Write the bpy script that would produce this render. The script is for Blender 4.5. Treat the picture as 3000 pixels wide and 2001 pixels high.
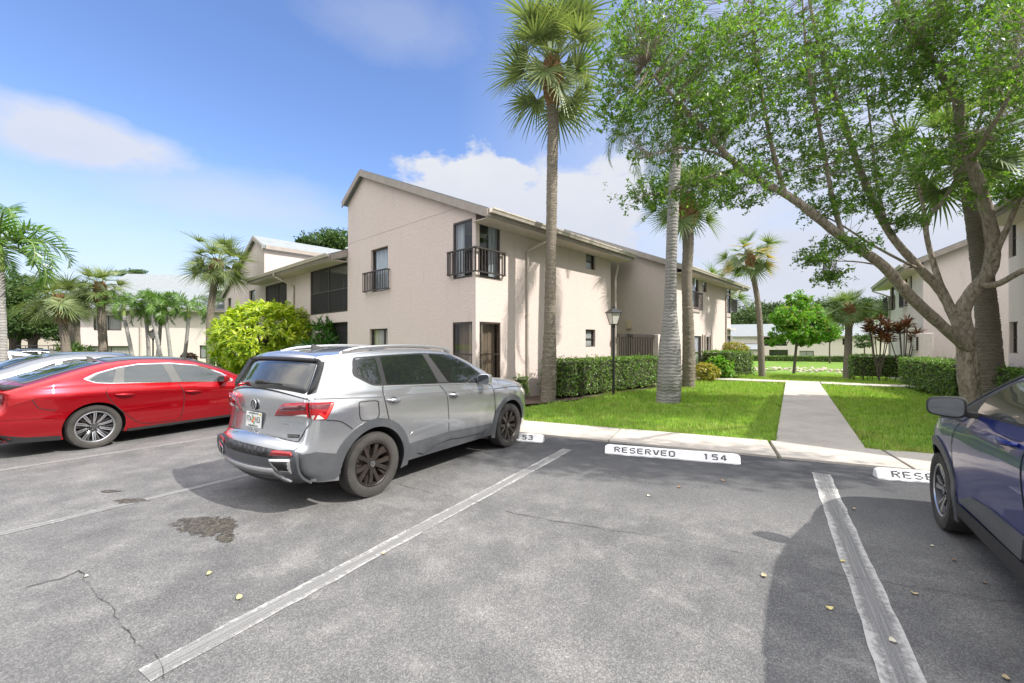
import bpy, math, random
import numpy as np
from math import sin, cos, pi, radians, sqrt, atan2
from mathutils import Vector, Matrix
from mathutils.geometry import delaunay_2d_cdt

for _o in list(bpy.data.objects): bpy.data.objects.remove(_o)
SC = bpy.context.scene
COL = SC.collection
random.seed(7)
RNG = np.random.default_rng(11)

# ------------------------------------------------------------------ camera, sky, sun, exposure
cam_d = bpy.data.cameras.new("camera")
cam = bpy.data.objects.new("camera", cam_d); COL.objects.link(cam)
cam.location = (0, 0, 1.63); cam.rotation_euler = (pi/2, 0, 0)
cam_d.sensor_width = 36; cam_d.lens = 15.0; cam_d.shift_y = 0.0022
cam_d.clip_start = 0.05; cam_d.clip_end = 2000
SC.camera = cam
SC.view_settings.view_transform = 'Standard'; SC.view_settings.look = 'None'
SC.view_settings.exposure = 1.5; SC.view_settings.gamma = 1.0
SC.cycles.max_bounces = 6; SC.cycles.transparent_max_bounces = 12
SC.cycles.use_denoising = True

SUN = Vector((0.90, -0.36, 1.0)).normalized()
sl = bpy.data.lights.new("sun", 'SUN'); sl.energy = 2.5; sl.angle = radians(0.55); sl.color = (1.0, 0.95, 0.87)
so = bpy.data.objects.new("sun", sl); COL.objects.link(so); so.location = (20, -10, 25)
so.rotation_euler = (-SUN).to_track_quat('-Z', 'Y').to_euler()

W = bpy.data.worlds.new("World"); SC.world = W; W.use_nodes = True
def build_world():
    nt = W.node_tree; N = nt.nodes; L = nt.links; N.clear()
    out = N.new('ShaderNodeOutputWorld'); bg = N.new('ShaderNodeBackground'); bg.inputs[1].default_value = 0.15
    L.new(bg.outputs[0], out.inputs[0])
    sky = N.new('ShaderNodeTexSky'); sky.sky_type = 'NISHITA'; sky.sun_disc = False
    sky.sun_elevation = math.asin(SUN.z); sky.sun_rotation = atan2(SUN.x, SUN.y)
    sky.air_density = 1.0; sky.dust_density = 1.2; sky.ozone_density = 2.0
    def M(op, a, b=None, c=None, clamp=False):
        n = N.new('ShaderNodeMath'); n.operation = op; n.use_clamp = clamp
        for i, v in enumerate((a, b, c)):
            if v is None: continue
            if isinstance(v, (int, float)): n.inputs[i].default_value = v
            else: L.new(v, n.inputs[i])
        return n.outputs[0]
    tc = N.new('ShaderNodeTexCoord'); sep = N.new('ShaderNodeSeparateXYZ'); L.new(tc.outputs['Generated'], sep.inputs[0])
    x, y, z = sep.outputs
    az = M('ARCTAN2', x, y)                      # azimuth from +Y towards +X
    el = M('ARCSINE', z)
    comb = N.new('ShaderNodeCombineXYZ'); L.new(az, comb.inputs[0]); L.new(M('MULTIPLY', el, 1.7), comb.inputs[1])
    def noise(scale, detail, rough, off=(0, 0, 0), dist=0.0):
        mp = N.new('ShaderNodeMapping'); L.new(comb.outputs[0], mp.inputs[0]); mp.inputs['Location'].default_value = off
        n = N.new('ShaderNodeTexNoise'); L.new(mp.outputs[0], n.inputs['Vector'])
        n.inputs['Scale'].default_value = scale; n.inputs['Detail'].default_value = detail; n.inputs['Roughness'].default_value = rough
        n.inputs['Distortion'].default_value = dist
        return n.outputs['Fac']
    n1 = noise(5.0, 9, 0.58, (1.3, 0.2, 0)); n2 = noise(2.3, 6, 0.55, (4.1, 2.0, 0), 0.3); n3 = noise(11.0, 8, 0.62, (0.4, 7.0, 0))
    def blob(a0, e0, ra, re, soft):              # 1 inside an ellipse of the sky, fading out; noisy rim
        da = M('DIVIDE', M('SUBTRACT', az, radians(a0)), radians(ra)); de = M('DIVIDE', M('SUBTRACT', el, radians(e0)), radians(re))
        r = M('SQRT', M('ADD', M('MULTIPLY', da, da), M('MULTIPLY', de, de)))
        r = M('ADD', r, M('MULTIPLY', M('SUBTRACT', n1, 0.5), 1.5)); r = M('ADD', r, M('MULTIPLY', M('SUBTRACT', n3, 0.5), 0.95))
        return M('MULTIPLY_ADD', r, -1.0/soft, 1.0 + 0.5/soft, clamp=True)
    cum = M('MAXIMUM', blob(-5, 20.0, 15, 6.6, 0.22), blob(10, 17.5, 17, 8.0, 0.5))
    left = M('MULTIPLY', M('MAXIMUM', blob(-45, 18.6, 8.5, 2.4, 0.75), M('MULTIPLY', blob(-33, 15.2, 10, 2.6, 1.3), 0.6)), 0.85)
    wis = M('MULTIPLY', blob(-15, 36, 7, 2.5, 1.4), 0.22)
    # thin high cloud over the right half and towards the horizon, elsewhere scattered cumulus
    rb = M('MULTIPLY', M('MULTIPLY_ADD', az, 1.7, 0.22, clamp=True), M('MULTIPLY_ADD', el, -1.35, 1.22, clamp=True))
    rb = M('MULTIPLY', rb, M('MULTIPLY_ADD', n2, 2.2, 0.05, clamp=True))
    low = M('MULTIPLY', M('MULTIPLY_ADD', el, -3.0, 1.02, clamp=True), 0.93)
    mask = cum
    for k in (left, wis, rb, low): mask = M('MAXIMUM', mask, k)
    mask = M('MINIMUM', mask, 0.96)
    # cloud colour: bright tops, slightly lavender-grey undersides
    shade = M('MULTIPLY_ADD', M('ADD', M('MULTIPLY', el, 2.0), n1), 0.75, -0.15, clamp=True)
    cc = N.new('ShaderNodeMixRGB'); L.new(shade, cc.inputs[0]); cc.inputs[1].default_value = (1.44, 1.54, 1.90, 1); cc.inputs[2].default_value = (2.05, 2.08, 2.15, 1)
    hs = N.new('ShaderNodeHueSaturation'); hs.inputs['Saturation'].default_value = 1.14; hs.inputs['Value'].default_value = 0.64; hs.inputs['Hue'].default_value = 0.511
    L.new(sky.outputs[0], hs.inputs['Color'])
    mx = N.new('ShaderNodeMixRGB'); L.new(mask, mx.inputs[0]); L.new(hs.outputs[0], mx.inputs[1]); L.new(cc.outputs[0], mx.inputs[2])
    # overhead and behind: an unseen bright cloud deck, added to fill the shade
    deck = M('MAXIMUM', M('MULTIPLY_ADD', M('ABSOLUTE', az), 1.8, -1.95, clamp=True), M('MULTIPLY_ADD', el, 2.6, -1.85, clamp=True))
    dk = N.new('ShaderNodeMixRGB'); L.new(M('MULTIPLY_ADD', n2, 3.0, -0.75, clamp=True), dk.inputs[0]); dk.inputs[1].default_value = (2.2, 2.9, 4.4, 1); dk.inputs[2].default_value = (FILL_DECK, FILL_DECK*.965, FILL_DECK*.93, 1)
    fade = N.new('ShaderNodeMixRGB'); fade.blend_type = 'MULTIPLY'; fade.inputs[0].default_value = 1; L.new(dk.outputs[0], fade.inputs[1]); L.new(M('MULTIPLY_ADD', el, .95, .12, clamp=True), fade.inputs[2])
    m2 = N.new('ShaderNodeMixRGB'); L.new(deck, m2.inputs[0]); L.new(mx.outputs[0], m2.inputs[1]); L.new(fade.outputs[0], m2.inputs[2])
    L.new(m2.outputs[0], bg.inputs[0])
FILL_DECK = 9.0
build_world()

# ------------------------------------------------------------------ helpers
F_, CX_, HY_, CH_ = 980.0, 1175.5, 789.0, 1.63      # survey of the photograph: turns a pixel of it into a place
def at(px, py, Y): return Vector(((px-CX_)/F_*Y, Y, CH_+(HY_-py)/F_*Y))
def gnd(px, py, z=0.0):
    Y = (CH_-z)*F_/(py-HY_); return Vector(((px-CX_)/F_*Y, Y, z))
def sstep(a, b, t):
    t = min(1, max(0, (t-a)/(b-a))); return t*t*(3-2*t)
def terrain(x, y):
    w = .545*x+.838*y; e = .838*x-.545*y
    k = sstep(-16, -7, e)
    z = 0.0
    if w > 23: z = -.04*(min(w, 52)-23)
    if w > 52: z -= .55*sstep(52, 54.0, w)
    if w > 57.5: z += .60*sstep(57.5, 59.5, w)
    if w > 60: z -= .016*(w-60)
    zl = -.7*sstep(24, 38, sqrt(x*x+y*y)) if k < 1 else 0
    return z*k + zl*(1-k)

class MB:
    def __init__(s): s.v = []; s.f = []; s.m = []
    def add(s, vs, fs, mi=0):
        o = len(s.v); s.v.extend([tuple(p) for p in vs]); s.f.extend([tuple(i+o for i in f) for f in fs]); s.m.extend([mi]*len(fs))
    def box(s, a, b, mi=0):
        (x0, y0, z0), (x1, y1, z1) = a, b
        s.add([(x0,y0,z0),(x1,y0,z0),(x1,y1,z0),(x0,y1,z0),(x0,y0,z1),(x1,y0,z1),(x1,y1,z1),(x0,y1,z1)],
              [(0,3,2,1),(4,5,6,7),(0,1,5,4),(1,2,6,5),(2,3,7,6),(3,0,4,7)], mi)
    def bar(s, p, q, w, h=None, up=(0,0,1), mi=0):
        p, q = Vector(p), Vector(q); h = h or w; d = (q-p).normalized(); u = Vector(up)
        if abs(d.dot(u)) > .99: u = Vector((1,0,0))
        r = d.cross(u).normalized()*w/2; u = r.cross(d).normalized()*h/2
        s.add([p-r-u,p+r-u,p+r+u,p-r+u,q-r-u,q+r-u,q+r+u,q-r+u], [(0,3,2,1),(4,5,6,7),(0,1,5,4),(1,2,6,5),(2,3,7,6),(3,0,4,7)], mi)
    def prism(s, poly, ext, mi=0):
        ext = Vector(ext); n = len(poly); P = [Vector(p) for p in poly]
        s.add(P+[p+ext for p in P], [tuple(range(n))[::-1], tuple(range(n, 2*n))]+[(i, (i+1)%n, n+(i+1)%n, n+i) for i in range(n)], mi)
    def tube(s, pts, rad, n=8, mi=0, cap=True):
        pts = [Vector(p) for p in pts]; rad = rad if hasattr(rad, '__len__') else [rad]*len(pts)
        vs = []; fs = []; ref = Vector((.3,.2,1)).normalized()
        for i, p in enumerate(pts):
            d = (pts[min(i+1,len(pts)-1)]-pts[max(i-1,0)]).normalized()
            if abs(d.dot(ref)) > .95: ref = Vector((1,.1,0)).normalized()
            a = d.cross(ref).normalized(); b = d.cross(a).normalized()
            ref = a.cross(d) if a.cross(d).length > .1 else ref
            for k in range(n):
                t = 2*pi*k/n; vs.append(p+(a*cos(t)+b*sin(t))*rad[i])
        for i in range(len(pts)-1):
            for k in range(n):
                fs.append((i*n+k, i*n+(k+1)%n, (i+1)*n+(k+1)%n, (i+1)*n+k))
        if cap: fs += [tuple(range(n))[::-1], tuple(range((len(pts)-1)*n, len(pts)*n))]
        s.add(vs, fs, mi)
    def lathe(s, prof, n=24, axis='z', c=(0,0,0), mi=0):
        vs = []; fs = []; c = Vector(c)
        for r, h in prof:
            for k in range(n):
                t = 2*pi*k/n
                p = {'z': (r*cos(t), r*sin(t), h), 'y': (r*cos(t), h, r*sin(t)), 'x': (h, r*cos(t), r*sin(t))}[axis]
                vs.append(c+Vector(p))
        for i in range(len(prof)-1):
            for k in range(n): fs.append((i*n+k, i*n+(k+1)%n, (i+1)*n+(k+1)%n, (i+1)*n+k))
        s.add(vs, fs, mi)
    def build(s, name, mat, parent=None, smooth=False, loc=None, rot=None, bevel=0, fix=False):
        me = bpy.data.meshes.new(name); me.from_pydata([tuple(v) for v in s.v], [], s.f)
        for m in (mat if isinstance(mat, (list, tuple)) else [mat]): me.materials.append(m)
        me.polygons.foreach_set('material_index', s.m)
        if smooth: me.polygons.foreach_set('use_smooth', [True]*len(s.f))
        me.update()
        o = bpy.data.objects.new(name, me); COL.objects.link(o)
        if parent: o.parent = parent
        if loc is not None: o.location = loc
        if rot is not None: o.rotation_euler = rot
        if bevel:
            b = o.modifiers.new('bevel', 'BEVEL'); b.width = bevel; b.segments = 2; b.limit_method = 'ANGLE'; b.angle_limit = radians(40)
        if smooth == 2 and hasattr(me, 'set_sharp_from_angle'): me.set_sharp_from_angle(angle=radians(38))
        return o

def tag(o, label=None, cat=None, group=None, kind=None):
    if label: o['label'] = label
    if cat: o['category'] = cat
    if group: o['group'] = group
    if kind: o['kind'] = kind
    return o
def empty(name, loc=(0,0,0), rz=0.0, label=None, cat=None, group=None, parent=None):
    o = bpy.data.objects.new(name, None); COL.objects.link(o); o.location = loc; o.rotation_euler = (0,0,rz); o.empty_display_size = .3
    if parent: o.parent = parent
    return tag(o, label, cat, group)
def copy_tree(o, parent=None):
    c = o.copy(); COL.objects.link(c)
    if parent: c.parent = parent
    for ch in list(o.children): copy_tree(ch, c)
    return c
def fast_mesh(name, V, Fq, mat, parent=None, loc=None, smooth=False):
    """V (n,3) array, Fq (m,k) array of equal faces"""
    me = bpy.data.meshes.new(name); V = np.asarray(V, np.float32); Fq = np.asarray(Fq, np.int32)
    k = Fq.shape[1]
    me.vertices.add(len(V)); me.vertices.foreach_set('co', V.ravel())
    me.loops.add(Fq.size); me.loops.foreach_set('vertex_index', Fq.ravel())
    me.polygons.add(len(Fq)); me.polygons.foreach_set('loop_start', np.arange(0, Fq.size, k, dtype=np.int32))
    if smooth: me.polygons.foreach_set('use_smooth', np.ones(len(Fq), bool))
    for m in (mat if isinstance(mat, (list, tuple)) else [mat]): me.materials.append(m)
    me.update(calc_edges=True)
    o = bpy.data.objects.new(name, me); COL.objects.link(o)
    if parent: o.parent = parent
    if loc is not None: o.location = loc
    return o
def catmull(pts, sub=6):
    P = [Vector(p) for p in pts]; out = []
    for i in range(len(P)-1):
        p0, p1, p2, p3 = P[max(i-1,0)], P[i], P[i+1], P[min(i+2,len(P)-1)]
        for j in range(sub):
            t = j/sub; out.append(.5*((2*p1)+(p2-p0)*t+(2*p0-5*p1+4*p2-p3)*t*t+(3*p1-p0-3*p2+p3)*t**3))
    return out+[P[-1]]

# ------------------------------------------------------------------ materials
def new_mat(name):
    m = bpy.data.materials.new(name); m.use_nodes = True; nt = m.node_tree
    return m, nt, nt.nodes, nt.links, nt.nodes['Principled BSDF']
def simple(name, col, rough=.6, metal=0, coat=0, spec=None):
    m, nt, N, L, P = new_mat(name); P.inputs['Base Color'].default_value = (*col, 1); P.inputs['Roughness'].default_value = rough
    P.inputs['Metallic'].default_value = metal; P.inputs['Coat Weight'].default_value = coat; P.inputs['Coat Roughness'].default_value = .03
    if spec is not None: P.inputs['Specular IOR Level'].default_value = spec
    return m
def tex(N, L, typ, scale, coord, **kw):
    n = N.new('ShaderNodeTex'+typ); n.inputs['Scale'].default_value = scale; L.new(coord, n.inputs['Vector'])
    for k, v in kw.items(): n.inputs[k].default_value = v
    return n
def ramp(N, L, fac, stops):
    r = N.new('ShaderNodeValToRGB'); el = r.color_ramp.elements
    while len(el) < len(stops): el.new(.5)
    for e, (p, c) in zip(el, stops): e.position = p; e.color = (*c, 1) if len(c) == 3 else c
    L.new(fac, r.inputs[0]); return r.outputs[0]
def mixc(N, L, fac, a, b, typ='MIX'):
    n = N.new('ShaderNodeMixRGB'); n.blend_type = typ
    for i, v in ((0, fac), (1, a), (2, b)):
        if isinstance(v, (int, float)): n.inputs[i].default_value = v
        elif isinstance(v, tuple): n.inputs[i].default_value = (*v, 1)
        else: L.new(v, n.inputs[i])
    return n.outputs[0]
def mth(N, L, op, a, b=0.0, clamp=False):
    n = N.new('ShaderNodeMath'); n.operation = op; n.use_clamp = clamp
    for i, v in enumerate((a, b)):
        if isinstance(v, (int, float)): n.inputs[i].default_value = v
        else: L.new(v, n.inputs[i])
    return n.outputs[0]
def bump(N, L, P, h, strength=.3, dist=.02):
    b = N.new('ShaderNodeBump'); b.inputs['Strength'].default_value = strength; b.inputs['Distance'].default_value = dist
    L.new(h, b.inputs['Height']); L.new(b.outputs[0], P.inputs['Normal'])
def mottled(name, c1, c2, scale=3.0, rough=.8, bscale=None, bstr=.3, bdist=.01, detail=6, space='Object', c3=None, stretch=None):
    m, nt, N, L, P = new_mat(name); tc = N.new('ShaderNodeTexCoord'); co = tc.outputs[space]
    if space == 'World': pass
    if stretch:
        mp = N.new('ShaderNodeMapping'); mp.inputs['Scale'].default_value = stretch; L.new(co, mp.inputs[0]); co = mp.outputs[0]
    n = tex(N, L, 'Noise', scale, co, Detail=detail, Roughness=.6)
    st = [(.32, c1), (.68, c2)] if not c3 else [(.28, c1), (.52, c2), (.75, c3)]
    L.new(ramp(N, L, n.outputs['Fac'], st), P.inputs['Base Color']); P.inputs['Roughness'].default_value = rough
    if bscale:
        b = tex(N, L, 'Noise', bscale, co, Detail=4, Roughness=.6); bump(N, L, P, b.outputs['Fac'], bstr, bdist)
    return m
def foliage(name, cols, trans=.35, rough=.45, spec=.4, patch=False):
    """leaves: each leaf draws its own tint"""
    m, nt, N, L, P = new_mat(name); g = N.new('ShaderNodeNewGeometry')
    c = ramp(N, L, g.outputs['Random Per Island'], [(i/max(1,len(cols)-1), k) for i, k in enumerate(cols)])
    if patch:                                # worn and lusher patches of the turf
        n = tex(N, L, 'Noise', .9, g.outputs['Position'], Detail=5, Roughness=.65); n2 = tex(N, L, 'Noise', 4.5, g.outputs['Position'], Detail=4)
        c = mixc(N, L, ramp(N, L, n.outputs['Fac'], [(.5, (0,0,0)), (.72, (.75,.75,.75))]), c, (.36,.34,.13)); c = mixc(N, L, 1.0, c, ramp(N, L, n2.outputs['Fac'], [(.3, (.62,.68,.55)), (.7, (1.25,1.2,1.2))]), 'MULTIPLY')
    L.new(c, P.inputs['Base Color']); P.inputs['Roughness'].default_value = rough; P.inputs['Specular IOR Level'].default_value = spec
    t = N.new('ShaderNodeBsdfTranslucent'); c2 = mixc(N, L, 1.0, c, (1.25, 1.35, .55), 'MULTIPLY'); L.new(c2, t.inputs[0])
    mx = N.new('ShaderNodeMixShader'); mx.inputs[0].default_value = trans; L.new(P.outputs[0], mx.inputs[1]); L.new(t.outputs[0], mx.inputs[2])
    L.new(mx.outputs[0], N['Material Output'].inputs[0]); return m
def stucco(name, c, d=.93):
    m, nt, N, L, P = new_mat(name); tc = N.new('ShaderNodeTexCoord'); co = tc.outputs['Object']
    n = tex(N, L, 'Noise', .55, co, Detail=7, Roughness=.62); n2 = tex(N, L, 'Noise', 15, co, Detail=6, Roughness=.65)
    v = tex(N, L, 'Voronoi', 9, co); n3 = tex(N, L, 'Noise', 1.6, co, Detail=4)
    base = ramp(N, L, n.outputs['Fac'], [(.3, tuple(k*d for k in c)), (.7, c)])
    base = mixc(N, L, .4, base, ramp(N, L, n2.outputs['Fac'], [(.33, tuple(k*.78 for k in c)), (.62, tuple(min(.9,k*1.04) for k in c))]))
    # rain streaks: tall thin noise, only where the large noise lets them
    mp = N.new('ShaderNodeMapping'); mp.inputs['Scale'].default_value = (3.2, 3.2, .22); L.new(co, mp.inputs[0])
    s = tex(N, L, 'Noise', 1.7, mp.outputs[0], Detail=5, Roughness=.7)
    sf = mth(N, L, 'MULTIPLY', ramp(N, L, s.outputs['Fac'], [(.55, (0,0,0)), (.78, (1,1,1))]), ramp(N, L, n3.outputs['Fac'], [(.40, (0,0,0)), (.66, (.75,.75,.75))]))
    base = mixc(N, L, sf, base, tuple(k*.62 for k in c))
    L.new(base, P.inputs['Base Color']); P.inputs['Roughness'].default_value = .9; P.inputs['Specular IOR Level'].default_value = .2
    h = mth(N, L, 'ADD', n2.outputs['Fac'], mth(N, L, 'MULTIPLY', v.outputs['Distance'], .15)); bump(N, L, P, h, .55, .022)
    return m
def glass_mat(name, tint=(.55,.6,.62), refl=.12, trans=.8):
    m, nt, N, L, P = new_mat(name); N.remove(P)
    gl = N.new('ShaderNodeBsdfGlossy'); gl.inputs['Roughness'].default_value = .015; gl.inputs[0].default_value = (.95,.97,1,1)
    tr = N.new('ShaderNodeBsdfTransparent'); tr.inputs[0].default_value = (*tint, 1)
    g = N.new('ShaderNodeNewGeometry'); dt = N.new('ShaderNodeVectorMath'); dt.operation = 'DOT_PRODUCT'; L.new(g.outputs['Normal'], dt.inputs[0]); L.new(g.outputs['Incoming'], dt.inputs[1])
    c = mth(N, L, 'SUBTRACT', 1.0, mth(N, L, 'ABSOLUTE', dt.outputs['Value']), True)
    f = mth(N, L, 'ADD', mth(N, L, 'MULTIPLY', mth(N, L, 'POWER', c, 4.0), .9), refl, True)
    mx = N.new('ShaderNodeMixShader'); L.new(f, mx.inputs[0]); L.new(tr.outputs[0], mx.inputs[1]); L.new(gl.outputs[0], mx.inputs[2])
    L.new(mx.outputs[0], N['Material Output'].inputs[0]); return m

M_ = {}
M_['stucco'] = stucco('stucco_beige', (.585, .505, .468)); M_['stucco2'] = stucco('stucco_cream', (.70, .62, .58))
M_['trim'] = mottled('painted_trim', (.26,.225,.195), (.33,.29,.255), 4, .6)
M_['gutter'] = mottled('gutter_metal', (.38,.34,.295), (.50,.455,.40), 6, .45)
M_['bronze'] = simple('bronze_frame', (.045,.033,.028), .45)
M_['iron'] = simple('dark_railing', (.035,.027,.025), .5)
M_['black'] = simple('black_metal', (.016,.016,.019), .4)
M_['glass'] = glass_mat('window_glass', (.80,.84,.86), .06)
M_['glass_dark'] = glass_mat('tinted_window_glass', (.50,.46,.42), .07)
M_['screen'] = simple('dark_insect_screen', (.018,.017,.018), .8)
M_['curtain'] = mottled('curtain_cloth', (.42,.38,.33), (.62,.58,.52), 7, .9, stretch=(3,3,.05))
M_['curtain2'] = mottled('vertical_blind', (.40,.42,.44), (.66,.68,.70), 9, .9, stretch=(3,3,.02))
M_['dark'] = simple('dark_interior', (.03,.03,.032), .9)
M_['white'] = simple('white_paint', (.78,.78,.76), .6)
M_['blind'] = simple('white_blind', (.62,.61,.58), .7)
def shingle():
    m, nt, N, L, P = new_mat('grey_shingle'); tc = N.new('ShaderNodeTexCoord'); co = tc.outputs['Object']
    n = tex(N, L, 'Noise', 3, co, Detail=8, Roughness=.7); n2 = tex(N, L, 'Noise', 60, co, Detail=3)
    w = N.new('ShaderNodeTexWave'); w.bands_direction = 'Z'; w.inputs['Scale'].default_value = 3.2; w.inputs['Distortion'].default_value = .6; w.inputs['Detail'].default_value = 3; L.new(co, w.inputs['Vector'])
    c = ramp(N, L, n.outputs['Fac'], [(.3, (.145,.165,.18)), (.7, (.225,.245,.26))])
    c = mixc(N, L, .35, c, ramp(N, L, n2.outputs['Fac'], [(.3, (.13,.15,.16)), (.7, (.33,.35,.36))]))
    c = mixc(N, L, mth(N, L, 'MULTIPLY', ramp(N, L, w.outputs['Fac'], [(.0, (1,1,1)), (.12, (0,0,0))]), .45), c, (.17,.19,.2))
    L.new(c, P.inputs['Base Color']); P.inputs['Roughness'].default_value = .9; bump(N, L, P, n2.outputs['Fac'], .4, .01); return m
M_['shingle'] = shingle()
# ------------------------------------------------------------------ the setting: parking lot, paths, lawn, canal
KD = Vector((.909, -.416, 0)).normalized(); KN = Vector((.416, .909, 0)).normalized()    # along the kerb / away from the lot
SD = Vector((.555, .832, 0)).normalized()                                                # along the stripes
K0 = Vector((3.78, 6.07, 0))                                                             # a point on the asphalt's edge
def kp(a, b, z=0): return K0+KD*a+KN*b+Vector((0,0,z))

def asphalt():
    m, nt, N, L, P = new_mat('worn_asphalt'); tc = N.new('ShaderNodeTexCoord'); co = tc.outputs['Object']
    big = tex(N, L, 'Noise', .55, co, Detail=6, Roughness=.6, Distortion=.4); mid = tex(N, L, 'Noise', 2.6, co, Detail=7, Roughness=.62)
    sp = tex(N, L, 'Voronoi', 170, co); sp2 = tex(N, L, 'Noise', 120, co, Detail=3, Roughness=.75); spc = tex(N, L, 'Voronoi', 150, co)
    c = ramp(N, L, big.outputs['Fac'], [(.30, (.078,.079,.083)), (.70, (.195,.193,.190))])
    c = mixc(N, L, .42, c, ramp(N, L, mid.outputs['Fac'], [(.30, (.065,.066,.07)), (.5, (.130,.129,.128)), (.72, (.255,.25,.242))]))
    # aggregate: light stones in dark binder
    st = ramp(N, L, spc.outputs['Color'], [(.2, (.45,.45,.46)), (.6, (1,1,1)), (.92, (1.9,1.87,1.8))])
    c = mixc(N, L, .62, c, st, 'MULTIPLY')
    g = ramp(N, L, sp2.outputs['Fac'], [(.32, (.55,.55,.55)), (.62, (1.25,1.25,1.25))]); c = mixc(N, L, .5, c, g, 'MULTIPLY')
    # tree shade painted into the asphalt near the wheel stops, ragged edge : distance from the kerb
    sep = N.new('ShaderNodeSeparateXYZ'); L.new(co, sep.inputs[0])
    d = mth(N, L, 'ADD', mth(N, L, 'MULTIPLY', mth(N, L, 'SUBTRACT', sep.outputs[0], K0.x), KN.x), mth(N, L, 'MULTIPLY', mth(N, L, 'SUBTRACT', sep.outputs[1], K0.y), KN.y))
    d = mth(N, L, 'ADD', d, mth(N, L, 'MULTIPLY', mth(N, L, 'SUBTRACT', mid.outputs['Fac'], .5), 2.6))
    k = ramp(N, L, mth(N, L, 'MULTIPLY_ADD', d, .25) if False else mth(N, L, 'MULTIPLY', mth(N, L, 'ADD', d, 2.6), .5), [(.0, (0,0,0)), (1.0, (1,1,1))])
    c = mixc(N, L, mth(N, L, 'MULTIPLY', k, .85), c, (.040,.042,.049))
    # pale scuff arcs left by turning tyres
    for cx, cy, r, w in ((-2.35,2.75,.62,.05), (-2.25,2.7,.95,.06), (-1.95,3.3,1.25,.05), (1.0,2.3,1.5,.05), (.75,2.6,1.15,.04), (2.6,4.1,2.1,.04), (-1.2,3.75,.75,.04)):
        v = N.new('ShaderNodeVectorMath'); v.operation = 'DISTANCE'; L.new(co, v.inputs[0]); v.inputs[1].default_value = (cx, cy, 0)
        f = mth(N, L, 'SUBTRACT', 1.0, mth(N, L, 'MULTIPLY', mth(N, L, 'ABSOLUTE', mth(N, L, 'SUBTRACT', v.outputs['Value'], r)), 1/w), True)
        f = mth(N, L, 'MULTIPLY', f, ramp(N, L, mid.outputs['Fac'], [(.50, (0,0,0)), (.70, (.26,.26,.26))])); c = mixc(N, L, f, c, (.36,.355,.345))
    L.new(c, P.inputs['Base Color']); P.inputs['Roughness'].default_value = .82; P.inputs['Specular IOR Level'].default_value = .35
    h = mth(N, L, 'ADD', mth(N, L, 'MULTIPLY', sp.outputs['Distance'], -1.0), sp2.outputs['Fac']); bump(N, L, P, h, .5, .006)
    return m
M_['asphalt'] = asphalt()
def concrete():
    m, nt, N, L, P = new_mat('pale_concrete'); tc = N.new('ShaderNodeTexCoord'); co = tc.outputs['Object']
    a = tex(N, L, 'Noise', .9, co, Detail=8, Roughness=.65); b = tex(N, L, 'Noise', 70, co, Detail=3)
    s = tex(N, L, 'Noise', 5, co, Detail=5, Roughness=.7)
    c = ramp(N, L, a.outputs['Fac'], [(.3, (.25,.222,.195)), (.52, (.385,.345,.30)), (.75, (.46,.42,.37))])
    c = mixc(N, L, mth(N, L, 'MULTIPLY', ramp(N, L, s.outputs['Fac'], [(.56, (0,0,0)), (.72, (1,1,1))]), .5), c, (.20,.18,.16))
    c = mixc(N, L, .3, c, ramp(N, L, b.outputs['Fac'], [(.3, (.28,.26,.24)), (.7, (.6,.57,.54))]))
    L.new(c, P.inputs['Base Color']); P.inputs['Roughness'].default_value = .88; bump(N, L, P, b.outputs['Fac'], .25, .004); return m
M_['concrete'] = concrete()
def lawn_mat():
    m, nt, N, L, P = new_mat('lawn_soil_and_turf'); tc = N.new('ShaderNodeTexCoord'); co = tc.outputs['Object']
    a = tex(N, L, 'Noise', .7, co, Detail=7, Roughness=.6); b = tex(N, L, 'Noise', 18, co, Detail=6, Roughness=.75)
    c = ramp(N, L, a.outputs['Fac'], [(.3, (.075,.15,.022)), (.6, (.14,.23,.036)), (.78, (.22,.25,.075))])
    c = mixc(N, L, .6, c, ramp(N, L, b.outputs['Fac'], [(.3, (.055,.12,.018)), (.55, (.14,.23,.04)), (.8, (.25,.30,.10))]))
    L.new(c, P.inputs['Base Color']); P.inputs['Roughness'].default_value = .9; P.inputs['Specular IOR Level'].default_value = .1; bump(N, L, P, b.outputs['Fac'], .8, .04); return m
M_['lawn'] = lawn_mat()

# ground sheet to the horizon
def ground():
    xs = list(np.arange(-70, 120, 2.5)); ys = list(np.arange(-30, 150, 2.5))
    xs = [-900, -400, -180]+xs+[180, 400, 900]; ys = [-600, -120]+ys+[220, 450, 900]
    V = [(x, y, terrain(x, y)-.05) for y in ys for x in xs]; n = len(xs)
    Fq = [(j*n+i, j*n+i+1, (j+1)*n+i+1, (j+1)*n+i) for j in range(len(ys)-1) for i in range(n-1)]
    o = fast_mesh('lawn', V, Fq, M_['lawn'], smooth=True); tag(o, kind='structure')
ground()
# parking lot: one sheet on this side of the kerb
def sheet(name, poly, z, mat, kind='structure', thick=0.0):
    b = MB()
    if thick: b.prism([(p[0], p[1], z-thick) for p in poly], (0,0,thick))
    else: b.add([(p[0], p[1], z) for p in poly], [tuple(range(len(poly)))])
    o = b.build(name, mat); tag(o, kind=kind); return o
LOT_END = -26.0
sheet('parking_lot', [kp(60,0), kp(-26,0), kp(-26,6), kp(-32,7), kp(-60,12), (-120,60), (-120,-60), (60,-60)], 0.0, M_['asphalt'])
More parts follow.
